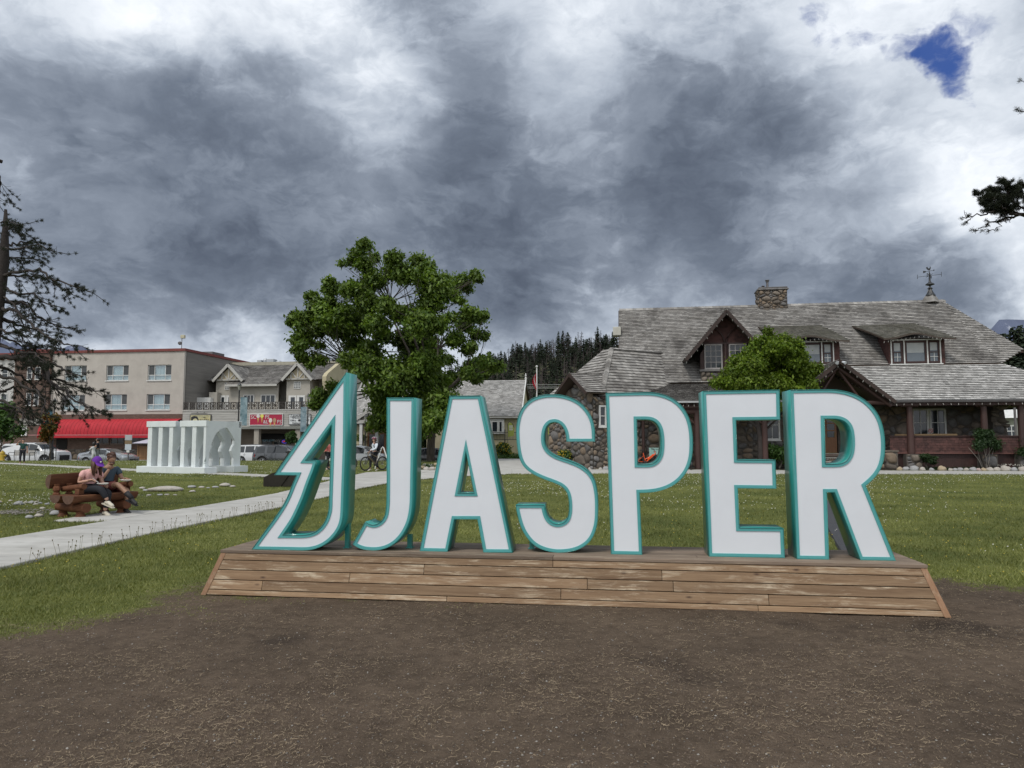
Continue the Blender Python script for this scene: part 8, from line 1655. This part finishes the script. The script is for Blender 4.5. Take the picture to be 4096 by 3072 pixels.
# ================================================================== PINE AT THE LEFT, PINE BRANCHES AT THE RIGHT
ndm = leafmat('pine_needle', (.010, .017, .009), (.030, .036, .018), .12, .6, .3)
def needles(P_, D_, n, L_, wd, seed):
    g = np.random.default_rng(seed); m = len(P_); idx_ = np.repeat(np.arange(m), n); N_ = len(idx_); d = D_[idx_]*.7+g.normal(size=(N_, 3))*.62; d /= np.linalg.norm(d, axis=1)[:, None]; s = np.cross(d, g.normal(size=(N_, 3))); s /= np.linalg.norm(s, axis=1)[:, None]
    b = P_[idx_]+g.normal(size=(N_, 3))*.015; l = L_*(.6+.6*g.random(N_))[:, None]; V = np.stack([b-s*wd, b+s*wd, b+d*l], 1).reshape(-1, 3); return V, np.arange(N_*3).reshape(-1, 3)
class Pine:
    def __init__(s, seed): s.mb = MB(); s.tips = []; s.dirs = []; s.rs = random.Random(seed)
    def limb(s, pts, r0, r1, tuft=.5, side=10, slen=.9, droop=.25, cones=False):
        """a main limb through given points with side twigs that carry tufts, denser to the tip"""
        rs = s.rs; pts = [Vector(p) for p in pts]; dense = []
        for i in range(len(pts)-1):
            for k in range(4): t_ = k/4; dense.append(pts[i].lerp(pts[i+1], t_)+Vector((rs.gauss(0, 1), rs.gauss(0, 1), rs.gauss(0, 1)))*.02)
        dense.append(pts[-1]); n = len(dense); s.mb.tube([tuple(p) for p in dense], [r0+(r1-r0)*(i/(n-1))**.8 for i in range(n)], 5, False); L_ = sum((dense[i+1]-dense[i]).length for i in range(n-1))
        for j in range(side):
            f = .12+.88*(j+rs.random())/side; i = min(n-2, int(f*(n-1))); p = dense[i]; ax = (dense[i+1]-dense[i]).normalized(); sd_ = ax.cross(Vector((0, 0, 1))); sd_ = sd_.normalized() if sd_.length > .1 else Vector((0, 1, 0)); sg = rs.choice((-1, 1))
            d = (ax*rs.uniform(.4, 1.0)+sd_*sg*rs.uniform(.1, 1.0)+Vector((0, 0, rs.uniform(-.45, .35)-droop*.5))).normalized(); l = slen*rs.uniform(.35, 1.0)*(1.15-f*.6); q = p; tp = [p]
            for k in range(4): d = (d+Vector((rs.gauss(0, .16), rs.gauss(0, .16), rs.gauss(0, .14)-droop*.12+.02*k))).normalized(); q = q+d*l/4; tp.append(q)
            s.mb.tube([tuple(v) for v in tp], [max(.003, r1*.8), max(.002, r1*.35)][0:1]*len(tp), 3, False)
            for k in (1, 2, 3, 4):
                if rs.random() < tuft*(.35+.65*f) or k == 4 and rs.random() < tuft+.2: s.tips.append(tp[k]); s.dirs.append(d)
                for _ in range(2):
                    if rs.random() < .6:
                        d3 = (d+Vector((rs.gauss(0, .7), rs.gauss(0, .7), rs.gauss(0, .6)))).normalized(); e = tp[k]+d3*l*rs.uniform(.12, .32); s.mb.tube([tuple(tp[k]), tuple(e)], .0035, 3, False)
                        if rs.random() < tuft*(.5+.5*f): s.tips.append(e); s.dirs.append(d3)
        s.tips.append(dense[-1]); s.dirs.append((dense[-1]-dense[-2]).normalized())
YP = 16.0
def L_(pts, Y=YP, dy=0.0): return [at(u*.5424, 800+v*.5424, Y+dy*i/(len(pts)-1)) for i, (u, v) in enumerate(pts)]
def pine_obj(name, label, P, base, nn, nl, nw, seed, cat='tree'):
    o = empty(name, base, 0, label, cat); b = Vector(base); P.mb.v = [tuple(Vector(v)-b) for v in P.mb.v]; P.mb.build('branches', bark_d, o, smooth='all', kind=None)
    T = np.array([tuple(t-b) for t in P.tips]); D = np.array([tuple(d) for d in P.dirs]); V, F_ = needles(T, D, nn, nl, nw, seed); np_mesh('needles', V, F_, ndm, o); return o
P = Pine(3); q_ = at(14, 1050, YP); tr_ = [Vector((q_.x+.1+d_, YP, z_)) for d_, z_ in ((-.45, -.1), (-.36, 1.5), (-.2, 3.0), (0, at(0, 1050, YP).z), (.0, at(0, 930, YP).z), (-.02, at(0, 838, YP).z))]
P.mb.tube([tuple(Vector((p.x-.10, p.y, p.z))) for p in tr_], [.22, .19, .16, .12, .07, .03], 10)
limbs = [([(0,160),(60,150),(150,180)],.02,.6,-.5), ([(10,240),(80,190),(150,220)],.02,.6,.4), ([(10,330),(120,330),(230,300),(300,300)],.03,.6,.8), ([(10,350),(150,360),(280,330),(400,378)],.03,.65,-.4), ([(10,430),(120,420),(290,440)],.03,.45,.9), ([(20,550),(140,530),(280,512),(400,590),(540,640),(690,670)],.045,.62,-.8), ([(20,560),(160,560),(290,550),(420,620),(580,715)],.03,.55,.6),
         ([(10,640),(120,690),(250,690),(330,760),(470,800)],.035,.5,-.3), ([(10,740),(110,745),(210,760),(240,860)],.035,.25,.7), ([(10,800),(130,820),(230,910),(340,1000),(470,1060),(550,1075)],.045,.42,-.9), ([(0,740),(200,770),(300,870),(420,940),(560,945)],.035,.4,.3), ([(10,880),(130,920),(260,960),(380,1030),(440,1100)],.03,.35,.9),
         ([(0,950),(90,990),(190,960),(300,1010)],.03,.35,-.7), ([(0,1160),(180,1170),(300,1200),(400,1210),(480,1260),(600,1300)],.065,.45,-.6), ([(300,1200),(330,1280),(430,1330),(560,1370),(700,1400),(795,1420)],.045,.5,.5), ([(310,1220),(380,1340),(480,1420),(600,1500),(680,1550),(760,1575)],.045,.45,-.5), ([(300,1210),(320,1290),(420,1400),(520,1500),(560,1560)],.04,.4,.2),
         ([(0,1230),(90,1260),(200,1330),(300,1420),(320,1520)],.04,.3,.7), ([(0,1300),(140,1350),(260,1400),(330,1500),(300,1600)],.04,.35,-.8), ([(0,1420),(100,1380),(180,1460),(230,1560),(300,1640)],.035,.3,.5), ([(0,1480),(100,1520),(170,1560),(160,1640)],.03,.3,-.5), ([(0,1000),(140,1060),(260,1090),(380,1060)],.03,.45,.4), ([(0,1080),(120,1110),(260,1130),(350,1210)],.035,.55,-.9), ([(160,1170),(240,1110),(330,1160)],.03,.5,.9),
         ([(0,1060),(90,1100),(180,1160),(270,1290),(380,1300)],.04,.45,.2), ([(0,860),(80,900),(170,1040),(260,1080)],.03,.3,.2), ([(0,700),(90,760),(150,860),(200,960)],.03,.25,-.2), ([(0,1540),(110,1560),(210,1610)],.03,.3,.2)]
for pts, r0, tf, dy in limbs: P.limb(L_(pts, YP, dy*2.0), r0, .009, tf, 16 if len(pts) > 4 else 11, .78, .35)
for i in range(16):      # limbs on the sides away from the picture
    a = random.Random(i).uniform(1.9, 4.4); z = 2.6+i*.36; c = Vector((tr_[2].x-.1, YP, z)); l = 2.6-abs(i-4)*.12; d = Vector((math.cos(a), math.sin(a)*.9, 0)); P.limb([c, c+d*l*.4+Vector((0, 0, .1)), c+d*l*.8-Vector((0, 0, .1)), c+d*l-Vector((0, 0, .35))], .045, .009, .45, 11, .8, .3)
pine_obj('pine_tree', 'sparse dark pine tree reaching in from the left edge with drooping bare branches', P, (tr_[0].x, YP, 0), 50, .056, .0038, 5)
# a pine outside the right edge whose branch ends reach into the picture
P = Pine(8); YR = 11.0; q = lambda pts, dy=0: [at(3800+a*.2110, 650+b*.2110, YR+dy*i/(len(pts)-1)) for i, (a, b) in enumerate(pts[::-1])][::1]
tk = at(4560, 900, YR); P.mb.tube([(tk.x, YR, 0), (tk.x+.05, YR, 3), (tk.x-.05, YR, 6.5), (tk.x, YR, 9.5)], [.20, .17, .12, .04], 9)
root_ = (3600, 900)
for pts, r0, tf, sd_n, sl, dy in [([(220,1060),(420,1000),(700,960),(1000,950),(1403,980),root_],.03,.12,9,.35,0), ([(420,1280),(600,1230),(850,1130),(1100,1060),(1403,980),root_],.03,.08,8,.28,.3), ([(610,1290),(880,1270),(1030,1140),(1110,1060),(1350,990)],.014,.05,6,.14,0), ([(500,560),(620,650),(760,770),(950,860),(1150,930),(1403,960)],.02,.85,18,.24,.3), ([(940,310),(1040,400),(1100,560),(1120,700),(1200,930)],.016,.8,14,.22,-.2), ([(760,520),(880,520),(960,640),(1060,800),(1140,930)],.016,.8,15,.24,.2), ([(1100,380),(1180,500),(1260,640),(1300,800),(1403,920)],.016,.85,14,.26,0), ([(1250,440),(1330,560),(1403,660),(1500,800)],.016,.8,12,.26,.3), ([(720,620),(840,720),(960,820),(1100,930)],.014,.9,14,.22,-.3), ([(620,780),(740,860),(900,920),(1050,950)],.014,.85,12,.2,.3), ([(1340,330),(1390,440),(1460,560)],.01,.2,5,.14,0), ([(900,640),(1040,720),(1180,800),(1403,860)],.014,.9,16,.26,.1)]:
    P.limb(q(pts, dy), r0, .005, tf, sd_n, sl, .05)
for i in range(26):
    a = random.Random(i+50).uniform(-1.3, 1.3); z = 3.4+i*.23; c = Vector((tk.x, YR, z)); l = 2.0; d = Vector((math.cos(a), math.sin(a), 0)); P.limb([c, c+d*l*.5+Vector((0, 0, .1)), c+d*l-Vector((0, 0, .2))], .04, .008, .75, 14, .7, .2)
P.limb([at(4550, 420, YR), at(4300, 330, YR), at(4120, 345, YR), at(4080, 322, YR)], .02, .003, .05, 9, .12, .0); P.limb([at(4550, 520, YR), at(4300, 470, YR), at(4100, 450, YR), at(4066, 438, YR)], .02, .003, .05, 9, .12, .0)
pine_obj('pine_tree', 'pine outside the right edge whose branch tip with dark needles reaches into the sky', P, (tk.x, YR, 0), 60, .045, .0028, 6)
# ================================================================== FAR HILLS AND FOREST
def ridge_pts(pts, Y): return [at(u, v, Y) for u, v in pts]
def hill(name, crest, Y0, Y1, zb, seed, m, kind='structure', rough=4.0, back=80):
    """ground rises from (Y0, zb) to the crest line at Y1, falls behind it"""
    C = [at(u, v, Y1) for u, v in crest]; xs_ = np.array([p.x for p in C]); zs_ = np.array([p.z for p in C]); nx, ny = 60, 30; V = []
    for j in range(ny+8):
        t_ = j/(ny-1)
        for i in range(nx):
            xe = xs_[0]+(xs_[-1]-xs_[0])*i/(nx-1); zc = float(np.interp(xe, xs_, zs_))
            if t_ <= 1: y = Y0+(Y1-Y0)*t_; z = zb+(zc-zb)*(t_**1.15); x = xe*(y/Y1*.35+.65)
            else: y = Y1+(t_-1)*(Y1-Y0)*1.0; z = zc-(t_-1)*abs(zc-zb)*.9; x = xe
            V.append((x, y, z+rough*mnoise.noise(Vector((x*.012, y*.012, seed)))*min(1, t_*2)))
    V = np.array(V); idx_ = np.arange(nx*(ny+8)).reshape(ny+8, nx); F_ = np.stack([idx_[:-1, :-1], idx_[:-1, 1:], idx_[1:, 1:], idx_[1:, :-1]], -1).reshape(-1, 4)
    np_mesh(name, V, F_, m, kind=kind, smooth=True); G = V.reshape(ny+8, nx, 3); return G
hm_ = mat('forest_floor', (.045, .050, .022), (.095, .095, .040), .05, .95, dark=(.03, .028, .02), dsc=.02, damt=.6)
G1 = hill('wooded_hill', [(-2600, 1600), (900, 1575), (1500, 1560), (1900, 1500), (2050, 1465), (2200, 1425), (2350, 1405), (2500, 1395), (2900, 1360), (3400, 1370), (3800, 1420), (4300, 1400), (5200, 1380), (7000, 1450)], 150, 420, -1, 1.0, hm_)
firm = [leafmat('fir_dark', (.017, .028, .016), (.040, .054, .030), .1, .8, .4), leafmat('fir_green', (.018, .034, .014), (.042, .060, .026), .1, .8, .4)]; burnt = mat('burnt_wood', (.034, .026, .025), (.062, .050, .048), 2, .95)
def conifer_mesh(kind, seed):
    g = np.random.default_rng(seed); V = []; F_ = []; H = 1.0
    if kind == 'burnt':
        nbr, wid, tri_w = 42, .10, .006
    else: nbr, wid, tri_w = 230, .145 if kind == 'fir' else .12, .030
    mb = MB(); mb.tube([(0, 0, 0), (0, 0, .5), (0, 0, .98)], [.016, .011, .003], 4, False)
    for i in range(nbr):
        f = g.random()**.85; z = (.10 if kind != 'burnt' else .25)+(.90 if kind != 'burnt' else .72)*f; r = wid*(1-f)**.75*(.65+.5*g.random())+.012; a = g.random()*6.283; dx, dy = math.cos(a), math.sin(a); s = tri_w*(.6+.8*g.random())*(1.2-f*.6); px_, py_ = -dy*s, dx*s; dz = -.35*r if kind != 'burnt' else .05*r
        mb.add([(px_*.3, py_*.3, z), (-px_*.3, -py_*.3, z), (dx*r-px_, dy*r-py_, z+dz-.012), (dx*r*1.15, dy*r*1.15, z+dz+.004), (dx*r+px_, dy*r+py_, z+dz-.012)], [(0, 1, 2, 3, 4)], 1)
    return mb
cm = {}
for k_ in ('fir', 'slim', 'burnt'):
    for s_ in range(3): cm[k_, s_] = conifer_mesh(k_, s_*7+len(k_)).mesh('conifer', [burnt, firm[s_ % 2] if k_ != 'burnt' else burnt])
cn = MB().tube([(0, 0, 0), (0, 0, .5), (0, 0, .98)], [.016, .011, .003], 4, False).mesh('trunk_shape', burnt)
def put_tree(x, y, z, h, k_, s_, label, grp):
    o = link_mesh('conifer' if k_ != 'burnt' else 'burnt_tree', cm[k_, s_], None, (x, y, z-.3), (0, 0, (x*7) % 6.28), (h*(1.5 if k_ != 'slim' else 1.15),)*2+(h,)); return tag(o, label, 'tree', grp)
rs = random.Random(12)
def zhill(G, x, y):
    d = (G[:, :, 0]-x)**2+(G[:, :, 1]-y)**2; j, i = np.unravel_index(np.argmin(d), d.shape); return float(G[j, i, 2])
# crest trees seen one by one against the sky
n_ = 0; u = 1945
while u < 2500:
    v0 = float(np.interp(u, [1900, 2050, 2200, 2350, 2500], [1500, 1465, 1425, 1405, 1395])); k_ = 'burnt' if rs.random() < (.25 if u < 2180 else .55) else rs.choice(('fir', 'slim')); Y = 420+rs.uniform(-22, 8); p = at(u, v0, 420); h = rs.uniform(8.5, 14.5)*(1.0+.12*(u > 2150)); x = p.x*Y/420
    z_ = zhill(G1, x, Y)-.4
    put_tree(x, Y, z_, h, k_, rs.randint(0, 2), {'burnt': 'bare burnt conifer standing on the hill crest left of the stone building', 'fir': 'dark pointed fir on the hill crest left of the stone building', 'slim': 'slim dark spruce on the hill crest left of the stone building'}[k_], {'burnt': 'burnt trees on the hill crest', 'fir': 'firs on the hill crest', 'slim': 'slim spruces on the hill crest'}[k_]); n_ += 1; u += rs.uniform(3.0, 7.5)
# slope forest, one mass
def mass(name, G, n, x0, x1, y0, y1, hmin, hmax, pb, seed, dens=None):
    g = np.random.default_rng(seed); VV = []; FF = []; MM = []; base = 0
    proto = {}
    for k_ in cm:
        me = cm[k_]; co = np.empty(len(me.vertices)*3, np.float32); me.vertices.foreach_get('co', co); polys = [tuple(p.vertices) for p in me.polygons]; mi = [p.material_index for p in me.polygons]; proto[k_] = (co.reshape(-1, 3), polys, mi)
    lite = {}
    for k_, (co, polys, mi) in proto.items():
        ps = [p for i, p in enumerate(polys) if (mi[i] == 0) or (i % 3 == 0)]; used = sorted({v for p in ps for v in p}); mp = {v: i for i, v in enumerate(used)}; c2 = co[used].copy(); c2[:, :2] *= 1.0; lite[k_] = (c2, [tuple(mp[v] for v in p) for p in ps], [1 if len(p) == 5 else 0 for p in ps])
    mb = MB(); mb2 = MB()
    for i in range(n):
        x = g.uniform(x0, x1); y = g.uniform(y0, y1)
        kk = ('burnt', int(g.integers(3))) if g.random() < pb else (('fir', 'slim')[int(g.integers(2))], int(g.integers(3))); co, ps, mi = lite[kk]; h = g.uniform(hmin, hmax); z = zhill(G, x, y)-.4; a = g.random()*6.28; ca, sa = math.cos(a), math.sin(a); w_ = g.uniform(1.5, 2.2); h *= .9
        V = np.stack([x+(co[:, 0]*ca-co[:, 1]*sa)*h*w_, y+(co[:, 0]*sa+co[:, 1]*ca)*h*w_, z+co[:, 2]*h], 1); b = len(mb.v); mb.v.extend(map(tuple, V)); mb.f.extend([tuple(q+b for q in p) for p in ps]); mb.m.extend([m_ if kk[0] != 'burnt' else 0 for m_ in mi] if True else [])
    mb.build(name, [burnt, firm[0]], None, kind='stuff')
mass('forest', G1, 760, -35, 90, 190, 412, 8, 13, .35, 21)
mass('forest', G1, 420, 175, 330, 190, 415, 9, 14, .05, 22)
mass('forest', G1, 260, 90, 175, 300, 415, 8, 12, .3, 23)
# nearer firs at the right edge and the far mountain
u = 3948
while u < 4180:
    Y = rs.uniform(120, 190); vt = 1300+rs.uniform(-12, 70)+max(0, (4010-u))*.5; top_ = at(u, vt, Y); put_tree(top_.x, Y, 0.3, top_.z-.2, rs.choice(('fir', 'fir', 'slim')), rs.randint(0, 2), 'tall dark fir beyond the right end of the shingle roof', 'firs beyond the right end of the roof'); u += rs.uniform(7, 16)
mm = bpy.data.materials.new('hazy_mountain_rock'); mm.use_nodes = True; t = NT(mm.node_tree); out = t.n('ShaderNodeOutputMaterial'); p = t.n('ShaderNodeBsdfPrincipled'); t.link(p.outputs[0], out.inputs[0]); co = t.n('ShaderNodeTexCoord').outputs['Object']; geo = t.n('ShaderNodeNewGeometry'); sp = t.n('ShaderNodeSeparateXYZ'); t.link(co, sp.inputs[0])
rk_ = t.mix(t.noise(t.vmath('MULTIPLY', co, (1, 1, .4)), .012, 8, .7), (.060, .075, .125), (.13, .155, .23)); sn = t.math('MULTIPLY', t.remap(sp.outputs[2], 480, 900), t.remap(t.noise(t.vmath('MULTIPLY', co, (1.6, 1, .45)), .010, 9, .72), .57, .62)); t.link(t.mix(sn, rk_, (.72, .75, .8)), p.inputs['Base Color']); p.inputs['Roughness'].default_value = .95  # distant haze painted in: rock colours shifted towards blue
MG = hill('mountain', [(3600, 1500), (3760, 1440), (3900, 1370), (3950, 1330), (3985, 1292), (4020, 1290), (4060, 1298), (4120, 1285), (4300, 1270), (4700, 1300), (5600, 1420)], 2600, 4200, 0, 4.0, mm, rough=45)
MG2 = hill('mountain', [(-2600, 1350), (-1200, 1300), (-300, 1360), (0, 1385), (120, 1380), (230, 1378), (330, 1405), (420, 1440), (700, 1500), (1100, 1560)], 2600, 4200, 0, 7.0, mm, rough=120)
# ================================================================== LIGHT STRINGS
bulb = mat('string_bulb', (.36, .35, .32), (.44, .43, .40), rough=.3)
def string(label, pts, n, sag=.05):
    o = empty('string_lights', (20, 37.5, 0), SY, label, 'string lights', 'strings of white bulbs on the station eaves'); mb = MB(); wb = MB(); pts = [Vector(p) for p in pts]; seg = [(pts[i+1]-pts[i]).length for i in range(len(pts)-1)]; T_ = sum(seg); rs2 = random.Random(len(label)); prev = None
    for k in range(n+1):
        d = T_*k/n; i = 0
        while i < len(seg)-1 and d > seg[i]: d -= seg[i]; i += 1
        p = pts[i].lerp(pts[i+1], min(1, d/seg[i])); 
        if prev is not None: wb.tube([tuple(prev), tuple((prev+p)/2-Vector((0, 0, sag))), tuple(p)], .006, 3, False)
        q = p-Vector((0, 0, .02)); e = q+Vector((rs2.uniform(-.05, .05), rs2.uniform(-.03, .03), -.10)); mb.tube([tuple(q), tuple(q.lerp(e, .5)), tuple(e)], [.008, .015, .005], 5); prev = p
    wb.build('wire', iron, o); mb.build('bulbs', bulb, o, kind='stuff')
string('string of small white bulbs under the long porch gutter at the right', [(-.1, -.12, 3.52), (10.4, -.12, 3.52)], 28)
string('string of small white bulbs along the entry gable edges', [(lf.x+.1, -.86, lf.z-.2), (pk.x, -.86, pk.z-.24), (rf.x, -.86, rf.z-.2)], 17)
string('string of small white bulbs along the tall pointed dormer', [(Lf.x+.05, 1.26, zf_ if False else Lf.z-.2), (P0_.x, 1.26, P0_.z-.24), (2*P0_.x-Lf.x, 1.26, Lf.z-.2)], 16)
string('string of small white bulbs under the right shed dormer roof', [(ST.d(3537, 1362, 2.33).x, 2.33, ST.d(3537, 1364, 2.33).z), (ST.d(3690, 1341, 2.33).x, 2.33, ST.d(3690, 1341, 2.33).z), (ST.d(3820, 1360, 2.33).x, 2.33, ST.d(3820, 1360, 2.33).z)], 16)
string('string of small white bulbs under the left shed dormer roof', [(ST.d(3190, 1362, 2.33).x, 2.33, ST.d(3190, 1364, 2.33).z), (ST.d(3272, 1352, 2.33).x, 2.33, ST.d(3272, 1352, 2.33).z), (ST.d(3392, 1372, 2.33).x, 2.33, ST.d(3392, 1372, 2.33).z)], 12)
string('string of small white bulbs under the log porch gutter behind the E', [(sE+.2, dE-.06, zE-.15), (-5.8, dE-.06, zE-.15)], 22)
